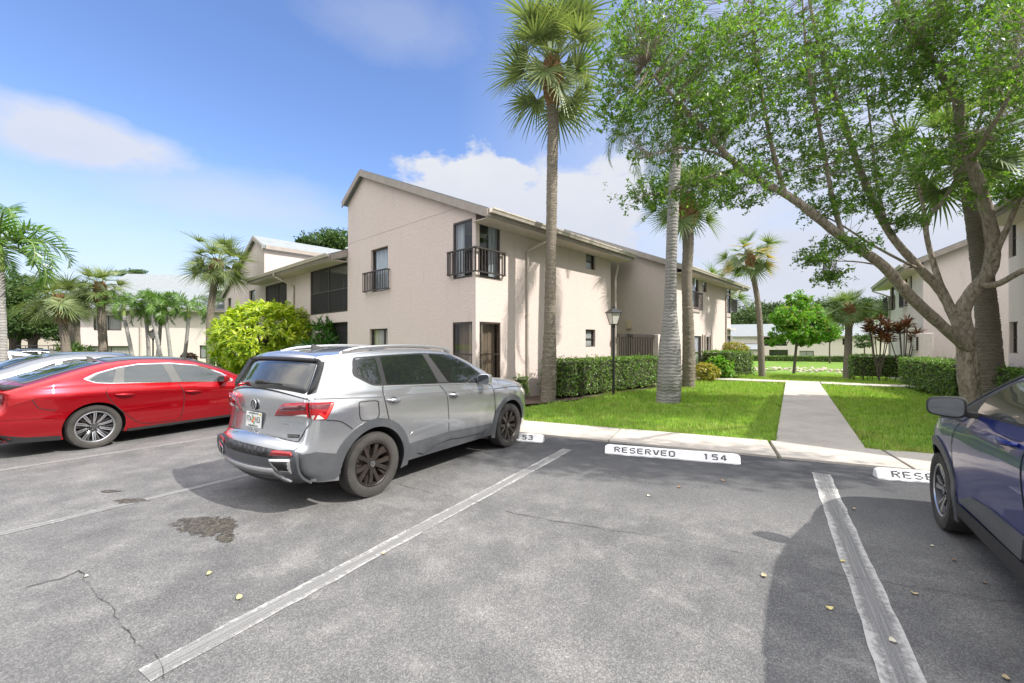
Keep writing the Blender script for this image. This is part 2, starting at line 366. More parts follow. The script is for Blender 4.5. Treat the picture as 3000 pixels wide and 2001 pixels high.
# concrete strip along the kerb, laid in slabs with joints; the walk running away from it
def slabs(name, p0, d, n, widths, width, z0, tilt=0.0):
    b = MB(); a = 0.0
    for L_ in widths:
        q = [p0+d*(a+.009), p0+d*(a+L_-.009), p0+d*(a+L_-.009)+n*width, p0+d*(a+.009)+n*width]
        z = [max(terrain(k.x, k.y), -2)+z0 for k in q]
        b.add([(k.x, k.y, zz-.12) for k, zz in zip(q, z)]+[(k.x, k.y, zz) for k, zz in zip(q, z)], [(4,5,6,7),(0,1,5,4),(1,2,6,5),(2,3,7,6),(3,0,4,7)]); a += L_
    return tag(b.build(name, M_['concrete'], bevel=.008), kind='structure')
slabs('sidewalk', kp(-24.0,0), KD, KN, [2.4]*10, 1.10, .035)
slabs('sidewalk', kp(.03,0), KD, KN, [1.45], 1.10, .034)
slabs('sidewalk', kp(1.5,0), KD, KN, [2.6]*10, 1.10, .035)
WD = Vector((.549, .836, 0)).normalized(); WN = Vector((WD.y, -WD.x, 0))
w0 = gnd(1781, 1017)
slabs('walkway', w0+WD*.02, WD, WN, [1.62]*7+[1.5], 1.17, .032)
wend = w0+WD*12.9
slabs('cross_path', wend-WN*1.3-WD*.0+Vector((0,0,0)), -WN, WD, [1.5]*5, 1.05, .03)
slabs('cross_path', wend+WN*1.21, WN, WD, [1.5]*5, 1.05, .03)
slabs('cross_path', wend-WN*1.28+WD*.02, WN, WD, [2.47], 1.03, .031)

# painted stripes: worn edges, dark wheel-polished middle
def stripe_mat():
    m, nt, N, L, P = new_mat('worn_white_stripe'); tc = N.new('ShaderNodeTexCoord'); co = tc.outputs['Object']
    sep = N.new('ShaderNodeSeparateXYZ'); L.new(co, sep.inputs[0])
    n = tex(N, L, 'Noise', 22, co, Detail=7, Roughness=.75); n2 = tex(N, L, 'Noise', 1.1, co, Detail=3)
    edge = mth(N, L, 'MULTIPLY', mth(N, L, 'ABSOLUTE', sep.outputs[0]), 13.0)
    f = mth(N, L, 'ADD', mth(N, L, 'SUBTRACT', edge, .60), mth(N, L, 'MULTIPLY', mth(N, L, 'SUBTRACT', n.outputs['Fac'], .5), 2.4))
    f = mth(N, L, 'ADD', f, mth(N, L, 'MULTIPLY', mth(N, L, 'SUBTRACT', n2.outputs['Fac'], .42), 1.8))
    f = ramp(N, L, f, [(.12, (0,0,0)), (.75, (.85,.85,.85))])
    
    sp = tex(N, L, 'Noise', 130, co, Detail=3, Roughness=.75); sc = N.new('ShaderNodeMapping'); sc.inputs['Scale'].default_value = (30, .5, 1); L.new(co, sc.inputs[0]); sr = tex(N, L, 'Noise', 2.5, sc.outputs[0], Detail=4, Roughness=.7)
    mid_ = mixc(N, L, ramp(N, L, sr.outputs['Fac'], [(.45, (0,0,0)), (.7, (.7,.7,.7))]), ramp(N, L, sp.outputs['Fac'], [(.32, (.06,.06,.062)), (.66, (.20,.20,.198))]), (.30,.295,.29))
    c = mixc(N, L, f, mid_, mixc(N, L, n.outputs['Fac'], (.30,.295,.29), (.55,.54,.525)))
    L.new(c, P.inputs['Base Color']); P.inputs['Roughness'].default_value = .8; bump(N, L, P, n.outputs['Fac'], .5, .006); return m
M_['stripe'] = stripe_mat()
def stripe(p, q, w=.15):
    p, q = Vector((p[0], p[1], 0)), Vector((q[0], q[1], 0)); Lh = (q-p).length; b = MB(); n = 40
    vs = []
    for i in range(n+1):
        t = Lh*i/n; j = random.uniform(-.006, .006); vs += [(-w/2+j, t, 0), (w/2+random.uniform(-.006,.006), t, 0)]
    b.add(vs, [(2*i, 2*i+1, 2*i+3, 2*i+2) for i in range(n)])
    o = b.build('parking_line', M_['stripe'], loc=(p.x, p.y, .004), rot=(0,0,atan2(q.y-p.y, q.x-p.x)-pi/2)); tag(o, kind='structure')
stripe((-1.80, 2.09), (.86, 6.58)); stripe((1.19, .90), (3.88, 5.36), .19); stripe((-5.0, 2.72), (-2.1, 7.05), .10); stripe((-8.0, 3.5), (-4.75, 8.05), .11)
stripe((-11.5, 5.5), (-8.2, 10.4), .11)

# cracks: thin dark ribbons that wander; oil stain, both marks of the lot itself
def crack(pts, w=.011, wob=.03, sub=9):
    b = MB(); r = random.Random(len(pts)*17+int(pts[0][0]*100)); P = [Vector((p[0], p[1], 0)) for p in pts]; Q = []
    for p, q in zip(P[:-1], P[1:]):              # broken line with detail at two scales
        d = q-p; k = Vector((-d.y, d.x, 0)).normalized(); m = max(2, int(d.length/.022)); o = 0
        for i in range(m):
            o = o*.82+r.uniform(-wob, wob)*.55; Q.append(p+d*(i/m)+k*o*min(1, 4*min(i, m-i)/m))
    Q.append(P[-1]); vs = []; ww = w*.6
    for i, p in enumerate(Q):
        d = (Q[min(i+1, len(Q)-1)]-Q[max(i-1, 0)]).normalized(); ww = min(w, max(w*.12, ww+r.uniform(-.3, .3)*w)); k = Vector((-d.y, d.x, 0))*ww
        vs += [(p.x-k.x*.6, p.y-k.y*.6, .0065), (p.x+k.x, p.y+k.y, .0065)]
    b.add(vs, [(2*i, 2*i+1, 2*i+3, 2*i+2) for i in range(len(Q)-1)])
    tag(b.build('pavement_crack', M_['crack']), kind='structure')
M_['crack'] = simple('crack_dirt', (.035,.032,.03), .95)
g2 = lambda x, y: tuple(gnd(x, y)[:2])
crack([g2(375,1560), g2(370,1525), g2(330,1490), g2(280,1440), g2(262,1400), g2(215,1360), g2(180,1310), g2(140,1350-20), g2(60,1350)], .0055, .014)
crack([g2(915,1112), g2(1000,1135), g2(1090,1152), g2(1180,1180), g2(1330,1205), g2(1500,1232), g2(1700,1270), g2(1900,1315), g2(2100,1350), g2(2351,1388)], .0045, .018)
crack([g2(0,1195), g2(150,1165), g2(300,1170), g2(420,1135), g2(560,1120)], .004, .03)
def stain():
    m, nt, N, L, P = new_mat('oil_drip'); tc = N.new('ShaderNodeTexCoord'); v = tex(N, L, 'Voronoi', 70, tc.outputs['Object']); n = tex(N, L, 'Noise', 7, tc.outputs['Object'], Detail=6, Roughness=.65)
    L.new(ramp(N, L, v.outputs['Color'], [(.3, (.028,.025,.02)), (.8, (.10,.09,.068))]), P.inputs['Base Color']); P.inputs['Roughness'].default_value = .55
    sx = N.new('ShaderNodeSeparateXYZ'); L.new(tc.outputs['Generated'], sx.inputs[0]); cx_ = N.new('ShaderNodeCombineXYZ'); L.new(sx.outputs[0], cx_.inputs[0]); L.new(sx.outputs[1], cx_.inputs[1]); g = N.new('ShaderNodeVectorMath'); g.operation = 'DISTANCE'; L.new(cx_.outputs[0], g.inputs[0]); g.inputs[1].default_value = (.5,.5,0)
    f = mth(N, L, 'ADD', mth(N, L, 'MULTIPLY', g.outputs['Value'], -2.6), mth(N, L, 'MULTIPLY', n.outputs['Fac'], 2.3))
    t = N.new('ShaderNodeBsdfTransparent'); mx = N.new('ShaderNodeMixShader'); L.new(ramp(N, L, f, [(.22, (0,0,0)), (.42, (.92,.92,.92))]), mx.inputs[0]); L.new(t.outputs[0], mx.inputs[1]); L.new(P.outputs[0], mx.inputs[2]); L.new(mx.outputs[0], N['Material Output'].inputs[0])
    for i, (px, py, ax, ay, rz) in enumerate(((475,1207,.48,.26,-.3), (520,1232,.22,.09,-.8), (300,1150,.22,.10,.1), (255,1128,.16,.06,.1), (1640,1480,.7,.5,.2), (1180,1350,.35,.2,.4))):
        c = gnd(px, py); b = MB(); n_ = 8; vs = []
        b.add([(-ax,-ay,0),(ax,-ay,0),(ax,ay,0),(-ax,ay,0)], [(0,1,2,3)])
        if i < 4: tag(b.build('oil_stain', m, loc=(c.x, c.y, .0045+.0004*i), rot=(0,0,rz)), kind='structure')
stain()

# canal
def canal():
    m, nt, N, L, P = new_mat('canal_water'); tc = N.new('ShaderNodeTexCoord'); w = tex(N, L, 'Noise', 3.0, tc.outputs['Object'], Detail=4)
    P.inputs['Base Color'].default_value = (.05,.06,.04,1); P.inputs['Roughness'].default_value = .06; bump(N, L, P, w.outputs['Fac'], .15, .03)
    b = MB(); d = Vector((.545,.838,0)); e = Vector((.838,-.545,0))
    b.add([d*51.5+e*-8+Vector((0,0,-1.55)), d*51.5+e*90+Vector((0,0,-1.55)), d*60+e*90+Vector((0,0,-1.55)), d*60+e*-8+Vector((0,0,-1.55))], [(0,1,2,3)])
    tag(b.build('canal_water', m), kind='structure')
    # stony bank on the far side
    V = []; Fq = []
    for i in range(1500):
        p = d*(58.3+RNG.uniform(-.8,.9))+e*RNG.uniform(-8, 60); s = RNG.uniform(.06,.28); z = terrain(p.x, p.y); o = len(V)
        for k in range(4): V.append((p.x+s*cos(k*1.57+i)*RNG.uniform(.6,1.3), p.y+s*sin(k*1.57+i), z+RNG.uniform(-.02,.05)))
        V.append((p.x, p.y, z+s*RNG.uniform(.4,1.1))); Fq += [(o+k, o+(k+1)%4, o+4) for k in range(4)]
    tag(fast_mesh('canal_bank_stones', V, Fq, mottled('bank_stone', (.16,.13,.09), (.40,.36,.28), 1.5)), kind='stuff')
canal()

# turf: short blades over the lawn in front, thinning with distance
def grass():
    P = []; rng = np.random.default_rng(3)
    path = [(w0, WD, WN, 12.9, 1.17)]
    n = 400000
    u = rng.random(n); Y = 5.5+u**1.7*26; X = (rng.random(n)*1.55-.18)*Y*1.0+.3
    kn = (X-K0.x)*KN.x+(Y-K0.y)*KN.y; ka = (X-K0.x)*KD.x+(Y-K0.y)*KD.y
    edge = 1.08+.035*np.sin(ka*3.1)+.03*np.sin(ka*11)+rng.normal(size=n)*.02
    keep = (kn > edge)
    wa = (X-w0.x)*WD.x+(Y-w0.y)*WD.y; wn = (X-w0.x)*WN.x+(Y-w0.y)*WN.y
    keep &= ~((wn > -.01+.02*np.sin(wa*7)) & (wn < 1.18+.02*np.sin(wa*5)) & (wa < 14))
    ca = wa-12.9; keep &= ~((ca > -.03) & (ca < 1.05) & (wn > -8.8) & (wn < 8.8))
    bx = (X+.97)*.678+(Y-11.4)*.735; by = -(X+.97)*.735+(Y-11.4)*.678       # main building and its beds
    keep &= ~((by > -1.25) & (bx > -.3) & (bx < 9.4)); keep &= ~((by > -1.5) & (bx >= 9.4)); keep &= ~((by >= -.6) & (bx < 0) & (bx > -1.2))
    X, Y = X[keep], Y[keep]; n = len(X)
    wn = wn[keep]; kn = kn[keep]
    Z = np.array([terrain(a, b) for a, b in zip(X, Y)])-.05
    patch = np.sin(X*1.3+Y*.7)*np.sin(Y*1.1-X*.4)+np.sin(X*3.1)*np.sin(Y*2.7)*.5
    bare = np.sin(X*2.3+1.0)*np.sin(Y*1.9+.3)+.6*np.sin(X*5.1-Y*2.2); keep2 = (bare < .95) | (rng.random(n) < .35)
    h = ((.050+.024*patch.clip(-1,1))*rng.uniform(.5,1.7,n))*np.where(keep2, 1, .15)+.045; wd = rng.uniform(.004,.008,n)*(1+Y*.09)
    h *= np.where(kn < 1.35, 1.1, 1.0)
    a = rng.uniform(0, 2*pi, n); le = rng.uniform(.0,.06,n); b = rng.uniform(0, 2*pi, n)
    V = np.empty((n,3,3)); V[:,0] = np.stack([X-np.cos(a)*wd, Y-np.sin(a)*wd, Z], 1); V[:,1] = np.stack([X+np.cos(a)*wd, Y+np.sin(a)*wd, Z], 1)
    V[:,2] = np.stack([X+np.cos(b)*le, Y+np.sin(b)*le, Z+h], 1)
    m = foliage('turf_blade', [(.12,.26,.03), (.24,.42,.05), (.34,.50,.08), (.25,.44,.055), (.47,.52,.20), (.20,.37,.05)], .36, .5, patch=True)
    tag(fast_mesh('grass', V.reshape(-1,3), np.arange(3*n).reshape(-1,3), m), kind='stuff')
grass()
# mulch strip under the hedges along the building
sheet('garden_bed', [(a, b) for a, b in [(-.3,11.0),(1.45,12.0),(5.5,15.9),(6.6,17.6),(4.5,18.5),(-.9,12.2)]], .012, mottled('brown_mulch', (.05,.035,.025), (.15,.105,.075), 9, .95, 40, .8, .03))
# ------------------------------------------------------------------ buildings
# every building has its own axes: x along the lit side wall (away from the lot), y along the front, z up
def wall(mb, o, d, n, L_, z0, z1, holes, jamb=.14, mi=0, top=None):
    """vertical wall from o along d (2-vectors), outward normal n, with rectangular openings (a0,a1,h0,h1) and their reveals"""
    o = Vector((o[0], o[1], 0)); d = Vector((d[0], d[1], 0)); n = Vector((n[0], n[1], 0))
    P = lambda a, h, k=0: o+d*a+Vector((0,0,h))-n*k
    A = sorted({0, L_, *[h[0] for h in holes], *[h[1] for h in holes]}); Z = sorted({z0, z1, *[h[2] for h in holes], *[h[3] for h in holes]})
    flip = d.cross(Vector((0,0,1))).dot(n) < 0
    def q(a, b, c, e):
        mb.add([a, b, c, e], [(0,1,2,3) if not flip else (3,2,1,0)], mi)
    for i in range(len(A)-1):
        for j in range(len(Z)-1):
            a, h = (A[i]+A[i+1])/2, (Z[j]+Z[j+1])/2
            if any(k[0] < a < k[1] and k[2] < h < k[3] for k in holes): continue
            q(P(A[i],Z[j]), P(A[i+1],Z[j]), P(A[i+1],Z[j+1]), P(A[i],Z[j+1]))
    for a0, a1, h0, h1 in holes:
        q(P(a0,h0), P(a0,h0,jamb), P(a0,h1,jamb), P(a0,h1)) ; q(P(a1,h0,jamb), P(a1,h0), P(a1,h1), P(a1,h1,jamb))
        q(P(a0,h0), P(a1,h0), P(a1,h0,jamb), P(a0,h0,jamb)); q(P(a0,h1,jamb), P(a1,h1,jamb), P(a1,h1), P(a0,h1))
    if top:                                    # gable part above z1: points (a, h)
        pts = [P(0,z1)]+[P(a,h) for a, h in top]+[P(L_,z1)]
        pts = pts if flip else pts[::-1]
        mb.add(pts, [tuple(range(len(pts)))[::-1] if False else tuple(range(len(pts)))], mi)
def frame_rect(mb, o, d, n, a0, a1, h0, h1, w=.05, dep=.05, k=.10, mull=(), rails=()):
    o = Vector((o[0], o[1], 0)); d = Vector((d[0], d[1], 0)); n = Vector((n[0], n[1], 0))
    P = lambda a, h: o+d*a+Vector((0,0,h))-n*k
    for p, q in ((P(a0,h0+w/2), P(a1,h0+w/2)), (P(a0,h1-w/2), P(a1,h1-w/2))): mb.bar(p, q, dep, w)
    for a in (a0+w/2, a1-w/2): mb.bar(P(a,h0+w), P(a,h1-w), w if abs(d.x) > .5 else dep, dep if abs(d.x) > .5 else w, up=(0,1,0))
    for a in mull: mb.bar(P(a,h0+w), P(a,h1-w), w*.8 if abs(d.x) > .5 else dep*.9, dep*.9 if abs(d.x) > .5 else w*.8, up=(0,1,0))
    for h in rails: mb.bar(P(a0+w,h), P(a1-w,h), dep*.8, w*.8)
def window(parent, o, d, n, a0, a1, h0, h1, mull=(), rails=(), back='curtain', w=.05, k=.10, pane='glass', name='window', backd=.10):
    fb = MB(); frame_rect(fb, o, d, n, a0, a1, h0, h1, w, .05, k, mull, rails)
    f = fb.build(name, M_['bronze'], parent)
    O = Vector((o[0], o[1], 0)); D = Vector((d[0], d[1], 0)); Nn = Vector((n[0], n[1], 0))
    def quad(nm, kk, mat, e=.02, wavy=False):
        b = MB()
        if wavy:
            ns = max(8, int((a1-a0)/.02)); vs = []
            for i in range(ns+1):
                a = a0+(a1-a0)*i/ns; dz = .022*sin(a*62)+.012*sin(a*23+1)
                for h in (h0+.02, h1-.02): vs.append(O+D*a+Vector((0,0,h))-Nn*(kk+dz))
            b.add(vs, [(2*i, 2*i+2, 2*i+3, 2*i+1) for i in range(ns)]); return b.build(nm, mat, f, smooth=True)
        b.add([O+D*a+Vector((0,0,h))-Nn*kk for a, h in ((a0+e,h0+e),(a1-e,h0+e),(a1-e,h1-e),(a0+e,h1-e))], [(0,1,2,3)]); return b.build(nm, mat, f)
    if pane: quad('pane', k, M_[pane])
    if back in ('curtain', 'curtain2'): quad('curtain', k+backd, M_[back], wavy=True)
    elif back == 'blind':
        b = MB(); z = h0+.06
        while z < h1-.05: b.bar(O+D*(a0+.06)+Vector((0,0,z))-Nn*(k+.06), O+D*(a1-.06)+Vector((0,0,z))-Nn*(k+.06), .035, .03); z += .045
        b.build('blind', M_['blind'], f)
    elif back: quad('dark_room', k+.5, M_[back], 0)
    return f
def railing(parent, o, d, n, a0, a1, h0, h1, out=.14, step=.115, ret0=True, ret1=True, bw=.022, name='balcony_railing'):
    b = MB(); O = Vector((o[0], o[1], 0)); D = Vector((d[0], d[1], 0)); Nn = Vector((n[0], n[1], 0))
    P = lambda a, h, k=out: O+D*a+Vector((0,0,h))+Nn*k
    b.bar(P(a0,h1), P(a1,h1), .05, .04); b.bar(P(a0,h0), P(a1,h0), .04, .035)
    m = max(2, round((a1-a0)/step))
    for i in range(m+1): a = a0+.012+(a1-a0-.024)*i/m; b.bar(P(a,h0+.017), P(a,h1-.02), bw, bw, up=D)
    for a, r in ((a0, ret0), (a1, ret1)):
        if r:
            for h in (h0, h1): b.bar(P(a,h,.002), P(a,h,out-.02), .035, .035)
            b.bar(P(a,h0+.02,out*.45), P(a,h1-.02,out*.45), bw, bw, up=D)
    return b.build(name, M_['iron'], parent)
def slab_roof(mb, e0, e1, r0, r1, th=.17, mi=0):
    """sloping slab: eave line e0-e1 and ridge line r0-r1, thickness downwards"""
    t = Vector((0,0,-th)); v = [Vector(p) for p in (e0, e1, r1, r0)]
    mb.add(v+[p+t for p in v], [(0,1,2,3),(7,6,5,4),(0,4,5,1),(1,5,6,2),(2,6,7,3),(3,7,4,0)], mi)
def gutter(parent, p, q, out, size=.13):
    """open trough hung on the fascia"""
    p, q, out = Vector(p), Vector(q), Vector(out); b = MB(); U = Vector((0,0,1))
    prof = [(0,0),(0,-.10),(.03,-.125),(.085,-.125),(.105,-.07),(.13,-.035),(.13,0),(.118,0),(.118,-.03),(.092,-.066),(.075,-.108),(.035,-.108),(.012,-.09),(.012,0)]
    n = len(prof); vs = [p+out*a+U*h for a, h in prof]+[q+out*a+U*h for a, h in prof]
    b.add(vs, [(i, (i+1)%n, n+(i+1)%n, n+i) for i in range(n)]+[tuple(range(n))[::-1], tuple(range(n, 2*n))])
    return b.build('gutter', M_['gutter'], parent)
def downspout(parent, top, wallpt, zbot, n):
    """from the gutter, an elbow back to the wall and straight down"""
    top, wp, n = Vector(top), Vector(wallpt), Vector(n); b = MB(); U = Vector((0,0,1))
    a = wp+n*.05
    pts = catmull([top, top-U*.10, top-U*.18+(a-top).project(n)*.12, a+U*(top.z-.52)-(a-top).project(n)*.12, a+U*(top.z-.62), a+U*(top.z-.85)], 5)
    b.tube(pts, .042, 10); b.tube([a+U*(top.z-.85), a+U*zbot], .042, 10)
    for z in (top.z-1.2, (top.z+zbot)/2, zbot+.4): b.bar(a+U*(z-.02), a+U*(z+.02), .10, .094, up=n)
    return b.build('downspout', M_['gutter'], parent, smooth=2)

def main_building():
    root = empty('apartment_building', (-.97, 11.4, .02), atan2(.735, .678), 'beige two storey stucco apartment building 26 with corner windows, dark balconies and grey shingle roof', 'building')
    B = root
    FX, FY, RX = (0,-1), (0,1), (1,0)
    w = MB()
    # ---- corner block: front wall (x=0, along +y, outward -x), side wall (y=0, along +x, outward -y)
    WT = 5.12
    hf = [(4.36,5.47,3.42,4.92), (4.38,5.57,.75,2.13), (0,.94,3.42,5.0), (0,.96,.30,2.21)]
    wall(w, (0,0), (0,1), (-1,0), 7.19, -.6, WT, hf, .14, top=[(0,5.16),(5.99,7.68),(7.19,6.93)])
    hs = [(0,.93,3.42,5.0), (0,.95,.30,2.21), (5.35,5.98,4.33,4.93), (5.33,5.98,1.50,2.13)]
    wall(w, (0,0), (1,0), (0,-1), 7.10, -.6, WT+.05, hs, .14)
    wall(w, (7.10,0), (0,1), (1,0), 7.19, -.6, WT, [], top=[(0,5.16),(5.99,7.68),(7.19,6.93)])
    w.add([(0,7.19,4.5),(7.1,7.19,4.5),(7.1,7.19,6.93),(0,7.19,6.93)], [(0,1,2,3)])
    # corner slabs at the openings (floor and lintel of the glazed corners)
    for z0, z1 in ((3.30,3.418),): w.box((.003,.003,z0), (.93,.93,z1))
    # ---- balcony wing: openings in the same plane
    hw = [(7.22,10.66,2.85,4.77), (7.22,9.05,-.05,2.46), (13.38,16.37,2.9,4.64), (12.9,15.6,-.05,2.2)]
    wall(w, (0,7.19), (0,1), (-1,0), 9.34, -.6, 4.92, [(a-7.19, b-7.19, c, d) for a, b, c, d in hw], .42)
    # ---- gable block at the far end, its lit side wall rises above the wing's roof
    hg = [(18.05,19.07,3.62,4.62), (22.6,23.4,3.5,4.5), (20,21.2,.8,2.1)]
    wall(w, (0,16.53), (0,1), (-1,0), 7.6, -.8, 4.7, [(a-16.53, b-16.53, c, d) for a, b, c, d in hg], .14, top=[(0,6.72),(1.37,7.36),(7.6,4.7)])
    w.add([(.0,16.53,-.8),(9,16.53,-.8),(9,16.53,6.72),(.0,16.53,6.72)], [(0,1,2,3)])
    w.add([(9,16.53,-.8),(9,24.1,-.8),(9,24.1,4.7),(9,17.9,7.36),(9,16.53,6.72)], [(0,1,2,3,4)])
    w.add([(0,24.13,-.8),(9,24.13,-.8),(9,24.13,4.7),(0,24.13,4.7)], [(0,1,2,3)])
    # ---- second block beyond the stair: shaded front at x=11.5, lit side wall at y=-.83
    Y2 = -.83
    wall(w, (11.5,Y2), (0,1), (-1,0), 8.0, -.8, 5.0, [], top=[(0,5.10),(6.0,7.62),(8.0,6.6)])
    h2 = [(13.4-11.5,14.32-11.5,3.42,4.95), (14.87-11.5,15.51-11.5,4.27,4.93), (13.42-11.5,14.70-11.5,.35,2.0), (15.28-11.5,15.92-11.5,1.15,1.98)]
    wall(w, (11.5,Y2), (1,0), (0,-1), 7.45, -.9, 5.06, h2, .14)
    h3 = [(0,1.05,3.42,5.0), (0,1.05,.3,2.1)]
    wall(w, (18.95,Y2+.10), (1,0), (0,-1), 1.05, -.9, 5.0, h3, .12)
    wall(w, (20.0,Y2+.10), (0,1), (1,0), 7.5, -.9, 5.0, [], .14)
    w.add([(18.95,Y2,-.9),(18.95,Y2+.1,-.9),(18.95,Y2+.1,5.06),(18.95,Y2,5.06)], [(0,1,2,3)])
    # back wall of the breezeway and of the wing
    w.add([(7.1,5.5,-.6),(11.5,5.5,-.6),(11.5,5.5,6.6),(7.1,5.5,6.6)], [(3,2,1,0)])
    # rooms: dark floors and partitions so that the glazed openings are not empty
    w.build('wall', M_['stucco'], B)
    dk = MB()
    for z in (.25, 3.28): dk.box((.16,.16,z-.05), (6.9,7.1,z))
    dk.box((2.6,.16,.25), (2.7,7.1,5.0)); dk.box((.16,2.9,.25), (2.6,3.0,5.0))
    dk.box((2.2,7.25,-.3), (2.3,16.4,4.85)); dk.box((.05,7.25,2.52), (2.2,16.4,2.80)); dk.box((.45,10.72,-.3), (2.2,10.8,4.85)); dk.box((.45,12.6,-.3), (2.2,12.7,4.85))
    dk.box((12.0,Y2+1.6,0), (19.8,Y2+1.7,5.0))
    dk.build('interior_partition', simple('room_wall', (.42,.39,.36), .9), B)
    # thin control joint scored in the stucco
    j = MB(); j.box((-.004,.55,5.40), (.002,7.15,5.407)); j.build('control_joint', simple('joint_line', (.30,.25,.22), .9), B)
    # ---- roofs
    r = MB()
    def pitched(x0, x1, ye, yr, yl, ze, zr, zl, side=-1):
        slab_roof(r, (x0,ye,ze), (x1,ye,ze), (x0,yr,zr), (x1,yr,zr)); slab_roof(r, (x0,yl,zl), (x1,yl,zl), (x0,yr,zr), (x1,yr,zr))
    pitched(-.14, 7.75, -.62, 5.99, 7.36, 5.09, 7.90, 7.05)
    pitched(11.25, 20.9, -1.45, 5.17, 7.3, 5.03, 7.84, 6.5)
    pitched(-.14, 9.2, 24.35, 17.9, 16.36, 4.75, 7.56, 6.82)
    slab_roof(r, (-.66,7.22,4.97), (-.66,17.0,4.97), (5.2,7.22,7.25), (5.2,16.5,7.25), .14)
    slab_roof(r, (7.76,5.3,7.35), (11.24,5.3,7.35), (7.76,1.2,5.7), (11.24,1.2,5.7), .14)
    r.build('roof', M_['shingle'], B)
    # fascia boards along eaves and rakes (proud of the roof edge)
    f = MB()
    def rake(x, pts, th=.22, dep=.035):
        for (y0, z0), (y1, z1) in zip(pts[:-1], pts[1:]):
            f.add([(x,y0,z0-.035),(x,y1,z1-.035),(x,y1,z1-.035-th),(x,y0,z0-.035-th),(x-dep,y0,z0-.035),(x-dep,y1,z1-.035),(x-dep,y1,z1-.035-th),(x-dep,y0,z0-.035-th)],
                  [(0,1,2,3),(7,6,5,4),(0,4,5,1),(1,5,6,2),(2,6,7,3),(3,7,4,0)])
    rake(-.142, [(-.62,5.09),(5.99,7.90),(7.36,7.05)]); rake(11.248, [(-1.45,5.03),(5.17,7.84)]); rake(-.142, [(16.36,6.82),(17.9,7.56),(24.35,4.75)])
    f.box((-.14,-.655,4.86), (7.75,-.622,5.06)); f.box((11.25,-1.485,4.80), (20.9,-1.452,5.0)); f.box((-.70,7.24,4.76), (-.662,17.0,4.95))
    # lit rake along the side wall of the far gable block and soffits
    f.add([(0,16.33,6.82),(9.2,16.33,6.82),(9.2,16.33,6.62),(0,16.33,6.62),(0,16.36,6.82),(9.2,16.36,6.82),(9.2,16.36,6.62),(0,16.36,6.62)], [(0,1,2,3),(7,6,5,4),(0,4,5,1),(2,6,7,3),(3,7,4,0),(1,5,6,2)])
    f.add([(-.66,7.2,4.92),(-.66,7.2,4.73),(.0,7.2,4.95),(.0,7.2,5.2)], [(0,1,2,3)])
    f.build('fascia', M_['trim'], B)
    for p, q in (((-.12,-.62,4.835), (7.72,-.003,4.855)), ((11.27,-1.45,4.775), (20.88,Y2-.003,4.795)), ((-.66,7.23,4.73), (-.003,16.98,4.75))): s = MB(); s.box(p, q); s.build('soffit', M_['stucco'], B)
    gutter(B, (-.12,-.656,5.07), (7.74,-.656,5.07), (0,-1,0)); gutter(B, (11.3,-1.486,5.01), (20.88,-1.486,5.01), (0,-1,0)); gutter(B, (-.701,7.26,4.965), (-.701,16.98,4.965), (-1,0,0))
    downspout(B, (2.52,-.72,4.95), (2.08,0,0), .05, (0,-1,0)); downspout(B, (19.3,-1.55,4.88), (18.62,Y2,0), -.3, (0,-1,0)); downspout(B, (-.76,12.8,4.84), (0,12.42,0), .05, (-1,0,0))
    downspout(B, (7.28,-.2,4.7), (7.28,-.05,0), .05, (0,-1,0))
    # ---- windows of the corner block
    F0 = ((0,0), (0,1), (-1,0)); S0 = ((0,0), (1,0), (0,-1))
    window(B, *F0, 4.36, 5.47, 3.42, 4.92, back='curtain2'); window(B, *F0, 4.38, 5.57, .75, 2.13, mull=(4.72,), back='curtain')
    a = window(B, *F0, .03, .94, 3.42, 5.0, back=None, k=.035); c = window(B, *S0, .03, .93, 3.42, 5.0, back=None, k=.035)
    def drape(o, d, n, a0, a1, par):
        b = MB(); O = Vector((*o, 0)); D = Vector((*d, 0)); Nn = Vector((*n, 0)); m = int((a1-a0)/.015); vs = []
        for i in range(m+1):
            t = a0+(a1-a0)*i/m
            for h in (3.43, 4.97): vs.append(O+D*t+Vector((0,0,h))-Nn*(.16+.025*sin(t*70)))
        b.add(vs, [(2*i, 2*i+2, 2*i+3, 2*i+1) for i in range(m)]); b.build('curtain', M_['curtain2'], par, smooth=True)
    drape((0,0), (0,1), (-1,0), .66, .95, a); drape((0,0), (1,0), (0,-1), .60, .95, c)
    window(B, *F0, .03, .96, .30, 2.21, rails=(1.32,), back='curtain', k=.035, pane='glass_dark', backd=.2); window(B, *S0, .03, .95, .30, 2.21, rails=(1.32,), back='curtain', k=.035, pane='glass_dark', backd=.2)
    for z0, z1 in ((3.42,5.0), (.30,2.21)): cp = MB(); cp.box((.004,.004,z0), (.085,.085,z1)); cp.build('corner_post', M_['bronze'], B)
    window(B, *S0, 5.35, 5.98, 4.33, 4.93, rails=(4.62,), back='blind', w=.04); window(B, *S0, 5.33, 5.98, 1.50, 2.13, rails=(1.80,), back='blind', w=.04)
    railing(B, *F0, 4.24, 5.80, 3.46, 4.10); railing(B, *F0, -.10, 1.08, 3.54, 4.17, out=.10, ret0=False); railing(B, *S0, -.10, 1.05, 3.54, 4.17, out=.10, ret0=False)
    # ---- wing: screened balconies, sliding doors behind
    W0 = ((0,0), (0,1), (-1,0))
